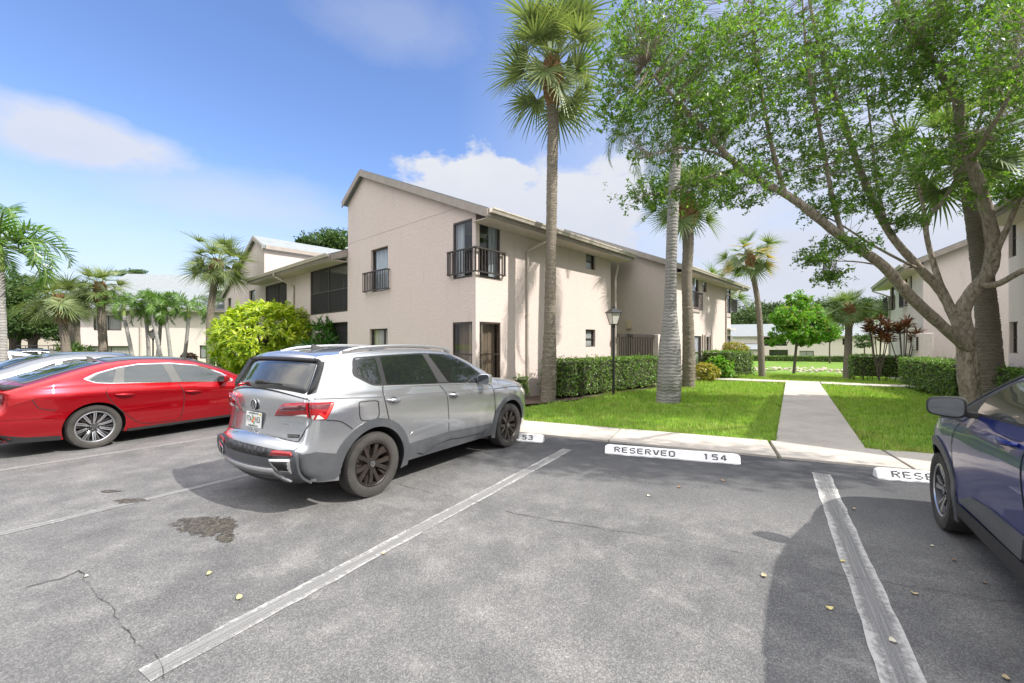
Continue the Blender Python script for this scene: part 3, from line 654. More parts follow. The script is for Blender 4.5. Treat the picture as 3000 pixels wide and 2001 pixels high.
    def screen(a0, a1, h0, h1, mull, rail, k, parent=B):
        fb = MB(); frame_rect(fb, *W0, a0, a1, h0, h1, .05, .05, k, mull, rails=(rail,) if rail else ()); fr = fb.build('screened_balcony', M_['bronze'], parent)
        m, nt, N, L, P = new_mat('insect_screen'); P.inputs['Base Color'].default_value = (.02,.02,.02,1); P.inputs['Roughness'].default_value = .7
        t = N.new('ShaderNodeBsdfTransparent'); mx = N.new('ShaderNodeMixShader'); mx.inputs[0].default_value = .62; L.new(t.outputs[0], mx.inputs[1]); L.new(P.outputs[0], mx.inputs[2]); L.new(mx.outputs[0], N['Material Output'].inputs[0])
        b = MB(); b.add([(k,a0+.02,h0+.02),(k,a1-.02,h0+.02),(k,a1-.02,h1-.02),(k,a0+.02,h1-.02)], [(0,1,2,3)]); b.build('screen', m, fr)
        if rail:
            b = MB(); n = int((a1-a0)/.085)
            for i in range(1, n): a = a0+(a1-a0)*i/n; b.bar((k+.05,a,h0+.03), (k+.05,a,rail-.02), .02, .03)
            b.build('picket_railing', M_['iron'], fr)
        # sliding door set back behind
        b = MB(); D = k+1.3
        for a in (a0+.3, (a0+a1)/2, a1-.3): b.bar((D,a,h0+.05), (D,a,h1-.2), .06, .06)
        b.bar((D,a0+.3,h1-.2), (D,a1-.3,h1-.2), .06, .06); sd = b.build('sliding_door', M_['white'], fr)
        b = MB(); b.add([(D+.02,a0+.3,h0),(D+.02,a1-.3,h0),(D+.02,a1-.3,h1-.2),(D+.02,a0+.3,h1-.2)], [(0,1,2,3)]); b.build('pane', M_['glass'], sd)
        b = MB(); b.add([(D+.10,a0+.4,h0),(D+.10,a0+1.2,h0),(D+.10,a0+1.2,h1-.25),(D+.10,a0+.4,h1-.25)], [(0,1,2,3)]); b.build('curtain', M_['curtain2'], sd)
    screen(7.22, 10.66, 2.85, 4.77, (8.9,), 3.76, .05); screen(13.38, 16.37, 2.9, 4.64, (14.6,), 3.5, .05); screen(7.22, 9.05, .0, 2.46, (), None, .12); screen(12.9, 15.6, 0, 2.2, (14.2,), None, .12)
    bl = MB()
    for i in range(7): bl.box((.62,7.95+i*.085,.1), (.64,8.02+i*.085,2.35))
    bl.build('vertical_blind', M_['curtain2'], B)
    window(B, *F0, 18.05, 19.07, 3.62, 4.62, back='blind'); window(B, *F0, 22.6, 23.4, 3.5, 4.5, back='blind'); window(B, *F0, 20, 21.2, .8, 2.1, back='curtain')
    # ---- second block
    S2 = ((0,Y2), (1,0), (0,-1))
    window(B, *S2, 13.4, 14.32, 3.42, 4.95, back='curtain2', k=.08); railing(B, *S2, 13.25, 14.47, 3.3, 4.12)
    window(B, *S2, 14.87, 15.51, 4.27, 4.93, rails=(4.6,), back='blind', w=.04)
    window(B, *S2, 15.28, 15.92, 1.15, 1.98, rails=(1.56,), back='dark', w=.04)
    window(B, *S2, 13.42, 14.70, .35, 2.0, rails=(1.18,), mull=(14.52,), back='blind', w=.06, k=.06)
    sh = MB()
    for a in (15.12, 15.97): sh.box((a,Y2-.07,1.05), (a+.13,Y2-.004,2.06))
    sh.box((15.08,Y2-.10,1.0), (16.0,Y2-.004,1.08)); sh.box((14.78,Y2-.06,.3), (14.86,Y2-.004,2.08)); sh.build('shutter', M_['trim'], B)
    S3 = ((18.95,Y2+.10), (1,0), (0,-1))
    window(B, *S3, .03, 1.02, 3.42, 5.0, back='curtain2', k=.05); window(B, *S3, .03, 1.02, .3, 2.1, back='dark', k=.05, rails=(1.2,)); railing(B, *S3, .1, 1.25, 3.5, 4.2, out=.3)
    st = MB(); st.box((18.9,Y2-.18,2.42), (20.05,Y2+.1,2.5)); st.build('ledge', M_['stucco'], B)
    # ---- stair: low stucco wall, gate railing, wall lamp
    lw = MB(); lw.box((9.62,Y2+.02,-.5), (11.5,Y2+.30,2.0)); lw.build('stair_wall', M_['stucco2'], B, bevel=.02)
    g = MB(); g.bar((7.15,-.28,1.93), (9.6,-.62,1.93), .10, .13); g.bar((7.15,-.28,.55), (9.6,-.62,.55), .04, .05)
    for i in range(1, 21): t = i/21; g.bar((7.15+2.45*t,-.28-.34*t,.55), (7.15+2.45*t,-.28-.34*t,1.88), .035, .035, up=(1,0,0))
    g.bar((7.9,.6,1.9), (9.4,1.9,.9), .06, .09); g.build('stair_railing', M_['iron'], B)
    l = MB(); l.box((11.36,1.35,2.36), (11.498,1.60,2.76)); l.build('wall_lamp', simple('beige_lamp', (.55,.47,.33), .5), B, bevel=.02)
    # roof vent on the wing
    v = MB(); v.box((2.2,11.2,6.02), (2.7,11.7,6.28)); v.box((2.12,11.12,6.28), (2.78,11.78,6.33)); v.build('roof_vent', M_['white'], B)
    return root
MAINB = main_building()
# house number 26 on the spandrel
def text_mesh(name, s, size, mat, parent=None, loc=(0,0,0), rot=(0,0,0), ext=.004, align='CENTER', sx=1.0, bold=False):
    c = bpy.data.curves.new(name, 'FONT'); c.body = s; c.size = size; c.extrude = ext; c.align_x = align; c.align_y = 'CENTER'; c.resolution_u = 3
    if bold: c.offset = size*.012
    o = bpy.data.objects.new(name, c); COL.objects.link(o); bpy.context.view_layer.update()
    me = bpy.data.meshes.new_from_object(o.evaluated_get(bpy.context.evaluated_depsgraph_get())); bpy.data.objects.remove(o)
    me.materials.clear(); me.materials.append(mat)
    m = bpy.data.objects.new(name, me); COL.objects.link(m); m.location = loc; m.rotation_euler = rot; m.scale = (sx, 1, 1)
    if parent: m.parent = parent
    return m
text_mesh('house_number', '26', .30, M_['bronze'], MAINB, (-.012, 8.98, 2.62), (pi/2, 0, -pi/2), .008)

# board with the unit numbers, hung on the stair wall
def unit_board(parent_xf, lines, label, name='unit_number_sign'):
    r = empty(name, parent_xf[0], parent_xf[1], label, 'sign')
    b = MB(); b.box((-.30,-.085,-.24), (.30,0,.24)); b.build('sign_box', M_['bronze'], r, bevel=.008)
    b = MB(); b.box((-.27,-.093,-.21), (.27,-.087,.21)); b.build('sign_face', M_['white'], r)
    b = MB(); b.box((-.27,-.096,-.006), (.27,-.0935,.006))
    if not lines:                            # lettering too small to read: rows of worn dark strokes
        for z in (.16,.07,-.06,-.14):
            for i in range(9): x = -.22+.05*i; b.box((x,-.096,z-.02), (x+.012+.012*(i % 3),-.0935,z+.02))
    b.build('sign_strokes', M_['iron'], r)
    for i, s in enumerate(lines): text_mesh('sign_text', s, .20, M_['black'], r, (0,-.096,.10-.2*i), (pi/2,0,0), .002, sx=.9)
    return r
def l2w(root, p):
    return Matrix.Translation(root.location) @ Matrix.Rotation(root.rotation_euler[2], 4, 'Z') @ Vector(p)
unit_board((l2w(MAINB, (10.28, -.812, 1.58)), MAINB.rotation_euler[2]), ('98 34', '90 32'), 'unit number board with black digits on the low stair wall left of the grey palm')

def right_building():
    ang = atan2(.828, .56)
    # own axes: x away from the lot, y to the LEFT of that (so the building lies on negative y)
    R = empty('apartment_building', (17.35, 18.0, .02), ang, 'cream stucco apartment building behind the big tree at the right edge', 'building')
    w = MB(); L0 = ((0,0), (1,0), (0,1))
    far = [(2.2,2.75,3.7,4.9), (3.3,4.0,3.55,5.0), (6.4,7.9,3.5,5.0)]
    wall(w, (0,0), (1,0), (0,1), 8.1, -1, 5.06, far, .14)
    wall(w, (0,0), (0,-1), (-1,0), 9, -1, 5.06, [], .14, top=[(0,5.16),(6.6,7.95),(9,6.9)])
    w.add([(8.1,0,-1),(8.1,-9,-1),(8.1,-9,6.9),(8.1,-6.6,7.95),(8.1,0,5.16)], [(0,1,2,3,4)])
    ny = -.45
    def px(pxx):                                # where a line of sight meets the near block's side wall
        u, v = Vector((.56,.828,0)), Vector((-.828,.56,0)); rr = (pxx-CX_)/F_; o = Vector((17.35,18.0,0))+v*ny
        return (rr*o.y-o.x)/(u.x-rr*u.y)
    a, b_, c, d_ = px(2337), px(2318), px(2334), px(2316)
    near = [(c, d_, 3.95, 5.0), (a, b_, 1.35, 2.2)]
    near = [(p+15.0, q+15.0, r0, r1) for p, q, r0, r1 in near]
    wall(w, (-15.0,ny), (1,0), (0,1), 7.0, -1, 5.06, near, .14)
    w.add([(-8,ny,-1),(-8,-9,-1),(-8,-9,6.9),(-8,-7,7.95),(-8,ny,5.16)], [(0,1,2,3,4)])
    w.add([(-15,ny,-1),(-15,-9,-1),(-15,-9,6.9),(-15,-7,7.95),(-15,ny,5.16)], [(4,3,2,1,0)])
    w.add([(-8,-5,-1),(0,-5,-1),(0,-5,6.8),(-8,-5,6.8)], [(0,1,2,3)])
    w.build('wall', M_['stucco2'], R)
    r = MB()
    slab_roof(r, (-.28,.62,5.03), (8.9,.62,5.03), (-.28,-6.6,8.1), (8.9,-6.6,8.1)); slab_roof(r, (-.28,-9.3,7.0), (8.9,-9.3,7.0), (-.28,-6.6,8.1), (8.9,-6.6,8.1))
    slab_roof(r, (-15.3,.2,5.03), (-7.7,.2,5.03), (-15.3,-7,8.1), (-7.7,-7,8.1)); slab_roof(r, (-15.3,-9.3,7.1), (-7.7,-9.3,7.1), (-15.3,-7,8.1), (-7.7,-7,8.1))
    r.build('roof', M_['shingle'], R)
    f = MB(); f.box((-.28,.622,4.8), (8.9,.655,5.0)); f.build('fascia', M_['trim'], R); f = MB(); f.box((-15.3,.202,4.8), (-7.7,.235,5.0)); f.build('fascia', M_['trim'], R)
    for x, y0, y1 in ((-.282,.62,-6.6), (-15.302,.2,-7)):
        f = MB(); f.add([(x,y0,5.0),(x,y1,8.07),(x,y1,7.85),(x,y0,4.78),(x-.035,y0,5.0),(x-.035,y1,8.07),(x-.035,y1,7.85),(x-.035,y0,4.78)], [(0,1,2,3),(7,6,5,4),(0,4,5,1),(2,6,7,3),(3,7,4,0),(1,5,6,2)]); f.build('fascia', M_['trim'], R)
    for p, q in (((-.26,.003,4.775), (8.88,.62,4.795)), ((-15.28,ny+.003,4.775), (-7.72,.2,4.795))): s = MB(); s.box(p, q); s.build('soffit', M_['stucco2'], R)
    gutter(R, (-.26,.656,5.01), (8.88,.656,5.01), (0,1,0)); gutter(R, (-15.28,.236,5.01), (-7.72,.236,5.01), (0,1,0))
    downspout(R, (8.6,.72,4.88), (7.95,0,0), -.5, (0,1,0))
    window(R, *L0, 2.2, 2.75, 3.7, 4.9, back='curtain2', k=.08); window(R, *L0, 3.3, 4.0, 3.55, 5.0, back='dark', k=.08); railing(R, *L0, 3.15, 4.2, 3.45, 4.15, out=.16)
    window(R, *L0, 6.4, 7.9, 3.5, 5.0, back='dark', k=.08); railing(R, *L0, 6.7, 8.2, 3.5, 4.2, out=.3)
    NW = ((-15.0,ny), (1,0), (0,1))
    for i, q in enumerate(near): window(R, *NW, *q, rails=((q[2]+q[3])/2,), back='dark' if i else 'blind', w=.04, k=.1)
    lw = MB(); lw.box((-2.3,.12,-.5), (-.003,.38,2.02)); lw.build('stair_wall', M_['stucco2'], R, bevel=.02)
    return R
RB = right_building()
p = l2w(RB, (-1.15, .385, 1.62)); unit_board((p, RB.rotation_euler[2]+pi), (), 'unit number board on the low wall behind the hedge by the big tree', 'unit_number_sign').scale = (.8,.8,1.1)

def small_block(label, loc, rz, Lx, Ly, ze, zr, wins, balc=(), ridge='x', mat='stucco2', name='apartment_building', hole=True):
    """plain two storey block far off: front wall along x at y=0 facing -y"""
    R = empty(name, loc, rz, label, 'building'); w = MB()
    wall(w, (0,0), (1,0), (0,-1), Lx, -2.5, ze, [k[:4] for k in wins]+[k[:4] for k in balc], .15)
    if ridge == 'x':
        top = [(0,ze),(Ly/2,zr),(Ly,ze)]
        wall(w, (0,0), (0,1), (-1,0), Ly, -2.5, ze, [], top=top[1:2]); wall(w, (Lx,0), (0,1), (1,0), Ly, -2.5, ze, [], top=top[1:2])
    else:
        w.add([(0,0,ze),(Lx,0,ze),(Lx/2,0,zr)], [(0,1,2)])
        wall(w, (0,0), (0,1), (-1,0), Ly, -2.5, ze, []); wall(w, (Lx,0), (0,1), (1,0), Ly, -2.5, ze, [])
    wall(w, (0,Ly), (1,0), (0,1), Lx, -2.5, ze, [])
    w.build('wall', M_[mat], R)
    r = MB(); o = .6; k = (zr-ze)/(Ly/2 if ridge == 'x' else Lx/2)
    if ridge == 'x':
        slab_roof(r, (-.3,-o,ze-o*k+.2), (Lx+.3,-o,ze-o*k+.2), (-.3,Ly/2,zr+.2), (Lx+.3,Ly/2,zr+.2)); slab_roof(r, (-.3,Ly+o,ze-o*k+.2), (Lx+.3,Ly+o,ze-o*k+.2), (-.3,Ly/2,zr+.2), (Lx+.3,Ly/2,zr+.2))
    else:
        slab_roof(r, (-o,-.3,ze-o*k+.2), (-o,Ly,ze-o*k+.2), (Lx/2,-.3,zr+.2), (Lx/2,Ly,zr+.2)); slab_roof(r, (Lx+o,-.3,ze-o*k+.2), (Lx+o,Ly,ze-o*k+.2), (Lx/2,-.3,zr+.2), (Lx/2,Ly,zr+.2))
    r.build('roof', M_['shingle'], R)
    if ridge == 'x':
        f = MB(); f.box((-.3,-o-.04,ze-o*k-.02), (Lx+.3,-o-.002,ze-o*k+.16)); f.build('fascia', M_['trim'], R)
    F0 = ((0,0), (1,0), (0,-1))
    for q in wins: window(R, *F0, *q[:4], back=q[4] if len(q) > 4 else 'dark', k=.1, mull=((q[0]+q[1])/2,) if q[1]-q[0] > 1.1 else (), w=.07)
    for q in balc: window(R, *F0, *q[:4], back='dark', k=.14, mull=((q[0]+q[1])/2,), w=.08); railing(R, *F0, q[0], q[1], q[2]+.05, q[2]+.95, out=-.05, ret0=False, ret1=False, step=.2)
    return R
# left, behind the palms: pale sunlit wall
LB = small_block('long pale stucco building behind the row of small palms on the left', (-34.4, 34.0, -.7), radians(9), 14.2, 11, 5.3, 8.6,
            [(.5,3.7,.6,2.15,'curtain'), (11.0,12.6,.4,2.25,'blind'), (13.0,14.0,.4,2.25,'blind'), (8.6,9.7,1.1,2.2,'blind'), (.9,2.9,3.4,4.6,'curtain')], [(10.9,13.2,3.4,5.0)])
railing(LB, (0,0), (1,0), (0,-1), 10.7, 13.4, 3.3, 4.1, out=.2); downspout(LB, (4.3,-.2,4.9), (4.3,0,0), .1, (0,-1,0))
small_block('shaded grey stucco wing beside the leaning palms on the left', (-42.5, 41, -.7), radians(12), 6.2, 9, 4.9, 7.2, [(.3,1.6,.1,2.2,'curtain'), (4.2,5.4,.8,2.0)], [(.2,2.2,3.0,4.7)], mat='stucco')
small_block('distant beige building half hidden behind the oaks at the far left', (-66, 54, -.9), radians(6), 19, 9, 5.0, 7.6, [(3.5,6.3,3.2,4.6,'curtain'), (9.5,11,3.2,4.6), (3.5,6.0,.6,2.0,'curtain'), (15,17,3.2,4.6), (15,16.2,.2,2.1)], mat='stucco')
# across the canal
fz = -1.9
A1 = small_block('white building across the canal with a dark screened porch, left of the bright maple', (46.5, 90, fz), radians(-18), 27, 10, 5.2, 7.6, [(12.2,14.7,.6,2.1,'curtain'), (19.5,21,3.3,4.6)], [(5.6,9.8,3.1,5.0), (6.8,10.2,.0,2.3)])
A2 = small_block('white gabled building across the canal, right of the bright maple', (70, 88, fz), radians(-14), 16, 12, 5.2, 8.6, [(3.0,3.8,3.2,5.0), (6.6,9.4,3.2,4.9,'blind'), (6.6,8.8,.4,1.9,'curtain'), (11,13,3.2,4.8)], ridge='y')
sb = MB(); sb.box((0,-3.2,-1), (4.6,-.1,2.4)); wl = sb.build('porch_wall', M_['stucco2'], A1)
sb = MB(); slab_roof(sb, (-.3,-3.6,2.45), (5,-3.6,2.45), (-.3,-.05,3.6), (5,-.05,3.6)); sb.build('porch_roof', M_['shingle'], A1)
# ------------------------------------------------------------------ vehicles: body surface from a side outline, panels laid on that surface
def paint(name, col, metal=.55, rough=.28, coat=1.0):
    m, nt, N, L, P = new_mat(name); P.inputs['Base Color'].default_value = (*col, 1); P.inputs['Metallic'].default_value = metal; P.inputs['Roughness'].default_value = rough
    P.inputs['Coat Weight'].default_value = coat; P.inputs['Coat Roughness'].default_value = .012; P.inputs['Specular IOR Level'].default_value = .12
    tc = N.new('ShaderNodeTexCoord'); n = tex(N, L, 'Noise', 2.2, tc.outputs['Object'], Detail=5)
    L.new(mixc(N, L, mth(N, L, 'MULTIPLY', n.outputs['Fac'], .25), (*col,), tuple(k*.82 for k in col)), P.inputs['Base Color']); return m
M_['tyre'] = mottled('tyre_rubber', (.028,.026,.024), (.055,.05,.045), 5, .85, 90, .3, .003)
M_['tyre_dusty'] = mottled('dusty_tyre_rubber', (.026,.025,.024), (.055,.051,.047), 4, .9, 60, .3, .003)
M_['plastic'] = mottled('grey_bumper_plastic', (.048,.052,.058), (.075,.079,.086), 4, .5)
M_['dplastic'] = simple('black_plastic', (.02,.02,.021), .5)
M_['chrome'] = simple('chrome', (.85,.85,.86), .12, 1)
M_['satin'] = simple('satin_silver', (.55,.55,.56), .3, .9)
M_['bronzerim'] = mottled('brake_dusted_dark_rim', (.012,.011,.011), (.034,.026,.021), 6, .32)
M_['seam'] = simple('panel_gap', (.012,.012,.013), .8)
M_['redlens'] = simple('red_lamp_lens', (.27,.004,.008), .12, 0, .6); M_['dredlens'] = simple('dark_red_lamp_lens', (.10,.004,.008), .1, 0, 1); M_['orlens'] = simple('bright_red_lamp_lens', (.58,.03,.02), .2, 0, .6)
M_['clearlens'] = simple('clear_lamp_lens', (.5,.47,.45), .15, 0, 1)
M_['well'] = simple('wheel_well', (.008,.008,.009), .95)
def carglass(name, col, spec=.8):
    m, nt, N, L, P = new_mat(name); P.inputs['Base Color'].default_value = (*col, 1); P.inputs['Roughness'].default_value = .02; P.inputs['IOR'].default_value = 1.65; P.inputs['Coat Weight'].default_value = .6; P.inputs['Coat Roughness'].default_value = .01; return m
M_['tint'] = carglass('tinted_car_glass', (.010,.012,.012))
def see_glass(name, tint, refl):
    return glass_mat(name, tint, refl)
M_['cglass'] = see_glass('clear_car_glass', (.62,.70,.68), .22)
M_['seat'] = mottled('beige_seat', (.40,.34,.26), (.52,.45,.35), 5, .8)

def arc_pts(xc, zc, r, a0, a1, n=22): return [(xc+r*cos(radians(a0+(a1-a0)*i/n)), zc+r*sin(radians(a0+(a1-a0)*i/n))) for i in range(n+1)]
def in_poly(P, poly):
    x, y = P[:,0], P[:,1]; ins = np.zeros(len(P), bool); n = len(poly)
    for i in range(n):
        (x0, y0), (x1, y1) = poly[i], poly[(i+1) % n]
        c = ((y0 > y) != (y1 > y)); ins ^= c & (x < (x1-x0)*(y-y0)/((y1-y0) if y1 != y0 else 1e-9)+x0)
    return ins
def seg_dist(P, line):
    P = np.asarray(P); A = np.asarray(line[:-1]); B = np.asarray(line[1:]); d = B-A; L2 = (d*d).sum(1)+1e-12
    t = np.clip(((P[:,None,:]-A[None])*d[None]).sum(2)/L2, 0, 1); q = A[None]+t[...,None]*d[None]
    return np.sqrt(((P[:,None,:]-q)**2).sum(2)).min(1)
def subdiv(poly, step, closed=True):
    out = []; n = len(poly)
    for i in range(n if closed else n-1):
        a, b = np.array(poly[i]), np.array(poly[(i+1) % n]); k = max(1, int(np.hypot(*(b-a))/step))
        out += [tuple(a+(b-a)*j/k) for j in range(k)]
    return out if closed else out+[tuple(poly[-1])]
def rpoly(poly, r, seg=4):
    """round the corners of a polygon"""
    out = []; n = len(poly)
    for i in range(n):
        p0, p, p1 = (np.array(poly[(i+k) % n], float) for k in (-1, 0, 1)); u, v = p0-p, p1-p; lu, lv = np.hypot(*u), np.hypot(*v); rr = min(r, lu*.45, lv*.45)
        a, b = p+u/lu*rr, p+v/lv*rr
        for k in range(seg+1): t = k/seg; out.append(tuple((1-t)**2*a+2*t*(1-t)*p+t*t*b))
    return out
def tri_region(poly, step, extra=()):
    poly = subdiv(poly, step); xs = np.array(poly); lo, hi = xs.min(0), xs.max(0)
    gx, gy = np.meshgrid(np.arange(lo[0]+step*.37, hi[0], step), np.arange(lo[1]+step*.37, hi[1], step)); g = np.stack([gx.ravel(), gy.ravel()], 1)
    if len(g):
        g = g[in_poly(g, poly)]
        if len(g): g = g[seg_dist(g, poly+[poly[0]]) > step*.45]
    pts = [Vector(p) for p in poly]+[Vector(p) for p in extra]+[Vector(p) for p in g]; n = len(poly)
    r = delaunay_2d_cdt(pts, [(i, (i+1) % n) for i in range(n)], [], 0, 1e-6)
    V = np.array([(p[0], p[1]) for p in r[0]]); T = np.array([f for f in r[2]]); keep = in_poly(V[T].mean(1), poly); T = T[keep]
    orig = r[3]; bi = {o: i for i, os in enumerate(orig) for o in os}
    return V, T, [bi[i] for i in range(n)]

class CarBody:
    def __init__(s, outline, k, wmax, prof, belt, tumble, zroof, front, rear, fil=.075, arches=(), zb=.25, W0=.02):
        # outline: side contour front-bottom -> over the roof -> rear-bottom, k: how far the middle of the car stands proud of it
        P = catmull([(p[0], p[1], kk) for p, kk in zip(outline, k)], 10); d = 0; R = [P[0]]; out = []
        pts = np.array([(p.x, p.y, p.z) for p in P]); seg = np.hypot(*(np.diff(pts[:,:2], axis=0).T)); cum = np.concatenate([[0], np.cumsum(seg)])
        n = int(cum[-1]/.028); sarr = np.linspace(0, cum[-1], n); s.S_ = sarr
        s.q = np.stack([np.interp(sarr, cum, pts[:,0]), np.interp(sarr, cum, pts[:,1])], 1); s.k = np.interp(sarr, cum, pts[:,2])
        t = np.gradient(s.q, axis=0); t /= np.hypot(*t.T)[:,None]; s.nrm = np.stack([t[:,1], -t[:,0]], 1)
        # normal must point outwards (away from the body's middle)
        if (s.nrm[n//2]*np.array([0,1])).sum() < 0: s.nrm = -s.nrm
        s.wmax, s.prof, s.belt, s.tumble, s.zroof, s.front, s.rear, s.fil, s.arches, s.zb = wmax, prof, belt, tumble, zroof, front, rear, fil, arches, zb
        s.Wq = s.half(s.q)
    def half(s, P):
        P = np.atleast_2d(np.asarray(P, float)); x, z = P[:,0], P[:,1]
        bz = np.interp(x, [b[0] for b in s.belt], [b[1] for b in s.belt])
        zz_ = np.array([p[0] for p in s.prof]); ii = np.array([p[1] for p in s.prof])
        rel = z/bz; ins = np.interp(rel, zz_, ii)
        # soften the table
        ins = (ins+np.interp(rel-.03, zz_, ii)+np.interp(rel+.03, zz_, ii))/3
        t = np.clip((z-bz)/(s.zroof-bz), 0, 1.2); ins = ins+np.where(z > bz, s.tumble*t**1.25, 0)
        x0, x1, a, e = s.front; f = np.clip((x-x0)/(x1-x0), 0, 1.05); ins = ins+a*f**e
        x0, x1, a, e = s.rear; f = np.clip((x0-x)/(x0-x1), 0, 1.05); ins = ins+a*f**e
        d = seg_dist(P, s.q); r = s.fil; u = np.clip(1-d/r, 0, 1); ins = ins+r*(1-np.sqrt(np.clip(1-u*u, 0, 1)))
        return s.wmax-ins
    def side(s, P, off, sg):
        P = np.atleast_2d(np.asarray(P, float)); y = s.half(P)+off; return np.stack([P[:,0], sg*y, P[:,1]], 1)
    def side_n(s, P, sg):
        P = np.atleast_2d(np.asarray(P, float)); e = .006
        gx = (s.half(P+[e,0])-s.half(P-[e,0]))/(2*e); gz = (s.half(P+[0,e])-s.half(P-[0,e]))/(2*e); gx = np.clip(gx,-6,6); gz = np.clip(gz,-6,6)
        n = np.stack([-gx, sg*np.ones(len(P)), -gz], 1); return n/np.linalg.norm(n, axis=1)[:,None]
    def strip(s, Y, Sv, off=0.0):
        """Y lateral, Sv arc length along the outline"""
        Y, Sv = np.asarray(Y, float), np.asarray(Sv, float); i = lambda a: np.interp(Sv, s.S_, a)
        qx, qz, k, W, nx, nz = i(s.q[:,0]), i(s.q[:,1]), i(s.k), i(s.Wq), i(s.nrm[:,0]), i(s.nrm[:,1])
        h = k*(1-np.clip(np.abs(Y)/W, 0, 1)**2.3)+off
        return np.stack([qx+nx*h, Y, qz+nz*h], 1)
    def s_of_z(s, z, rear=True):
        n = len(s.q); top = int(np.argmax(s.q[:,1])); sl = slice(top, n) if rear else slice(0, top)
        zq, sq = s.q[sl,1], s.S_[sl]
        return np.interp(-np.asarray(z, float), -zq, sq) if rear else np.interp(z, zq, sq)
    def s_of_x(s, x):
        m = s.q[:,1] > .8; o = np.argsort(s.q[m,0]); return np.interp(x, s.q[m,0][o], s.S_[m][o])
    def mesh_body(s, parent, mat, name='body'):
        loop = [tuple(p) for p in s.q]
        x_end, x_start = loop[-1][0], loop[0][0]; bot = []
        for (xc, zc, r) in sorted(s.arches):
            a = math.degrees(math.asin(max(-1, min(1, (s.zb-zc)/r)))); bot += arc_pts(xc, zc, r, 180-a, a, 30)
        poly = loop+bot
        rings = []
        for d in (.003,.010,.022,.040,.062):
            q = s.q-s.nrm*d; rings += [tuple(p) for p in q[::1]]
        arr = np.array(rings); arr = arr[in_poly(arr, poly)]; dd = seg_dist(arr, poly+[poly[0]]); arr = arr[dd > .0025]
        V, T, bi = tri_region(poly, .045, [tuple(p) for p in arr])
        allV = []; allF = []; N_ = []
        for sg in (1, -1):
            o = len(allV); v = s.side(V, 0, sg); nn = s.side_n(V, sg); allV += v.tolist(); N_ += nn.tolist()
            for t in T:
                a, b, c = V[t[0]], V[t[1]], V[t[2]]; ccw = (b[0]-a[0])*(c[1]-a[1])-(b[1]-a[1])*(c[0]-a[0]) > 0
                f = (t[0], t[1], t[2]) if ccw == (sg < 0) else (t[0], t[2], t[1]); allF.append(tuple(int(i)+o for i in f))
        me = bpy.data.meshes.new(name); me.from_pydata(allV, [], allF); me.materials.append(mat); me.polygons.foreach_set('use_smooth', [True]*len(allF)); me.update()
        me.normals_split_custom_set_from_vertices(N_)
        # top strip as a second mesh joined in the same object
        ys = np.sin(np.linspace(-pi/2, pi/2, 23)); n = len(s.q); SV = []; SF = []
        for i in range(n):
            SV += s.strip(ys*s.Wq[i], np.full(len(ys), s.S_[i])).tolist()
        m = len(ys)
        for i in range(n-1):
            for j in range(m-1): SF.append((i*m+j, (i+1)*m+j, (i+1)*m+j+1, i*m+j+1))
        me2 = bpy.data.meshes.new(name); me2.from_pydata(SV, [], SF); me2.materials.append(mat); me2.polygons.foreach_set('use_smooth', [True]*len(SF)); me2.update()
        o1 = bpy.data.objects.new(name, me); o2 = bpy.data.objects.new(name, me2)
        for o in (o1, o2): COL.objects.link(o)
        with bpy.context.temp_override(active_object=o1, selected_editable_objects=[o1, o2], object=o1, selected_objects=[o1, o2]): bpy.ops.object.join()
        o1.parent = parent; return o1
    def patch(s, name, poly, mat, parent, fn, off, step=.05, skirt=.012, smooth=True, nfn=None, flip=False):
        V, T, bi = tri_region(poly, step); v = fn(V, off).tolist(); base = fn(V[bi], off-skirt).tolist(); o = len(v); n = len(bi)
        fs = []
        for t in T:
            a, b, c = V[t[0]], V[t[1]], V[t[2]]; ccw = (b[0]-a[0])*(c[1]-a[1])-(b[1]-a[1])*(c[0]-a[0]) > 0
            fs.append(tuple(int(i) for i in ((t[0], t[1], t[2]) if ccw != flip else (t[0], t[2], t[1]))))
        nt_ = len(fs); area = sum(poly[i][0]*poly[(i+1) % len(poly)][1]-poly[(i+1) % len(poly)][0]*poly[i][1] for i in range(len(poly))) > 0
        for i in range(n):
            f = (bi[i], o+i, o+(i+1) % n, bi[(i+1) % n]); fs.append(f if area != flip else f[::-1])
        me = bpy.data.meshes.new(name); me.from_pydata(v+base, [], fs); me.materials.append(mat)
        if smooth: me.polygons.foreach_set('use_smooth', [True]*nt_+[False]*n)
        me.update()
        if nfn is not None and smooth:
            nv = nfn(V); me.update(); cn = [(0,0,0)]*len(me.loops)
            for p in me.polygons:
                for li in p.loop_indices:
                    vi = me.loops[li].vertex_index
                    cn[li] = tuple(nv[vi]) if p.index < nt_ else tuple(p.normal)
            me.normals_split_custom_set(cn)
        ob = bpy.data.objects.new(name, me); COL.objects.link(ob); ob.parent = parent; return ob
    def side_panel(s, name, poly, mat, parent, off=.003, sg=-1, **kw):
        return s.patch(name, poly, mat, parent, lambda P, o: s.side(P, o, sg), off, nfn=lambda P: s.side_n(P, sg), flip=sg > 0, **kw)
    def rear_panel(s, name, poly, mat, parent, off=.004, **kw):
        return s.patch(name, poly, mat, parent, lambda P, o: s.strip(P[:,0], s.s_of_z(P[:,1]), o), off, flip=True, **kw)
    def strip_panel(s, name, poly, mat, parent, off=.004, **kw):
        return s.patch(name, poly, mat, parent, lambda P, o: s.strip(P[:,0], P[:,1], o), off, flip=False, **kw)
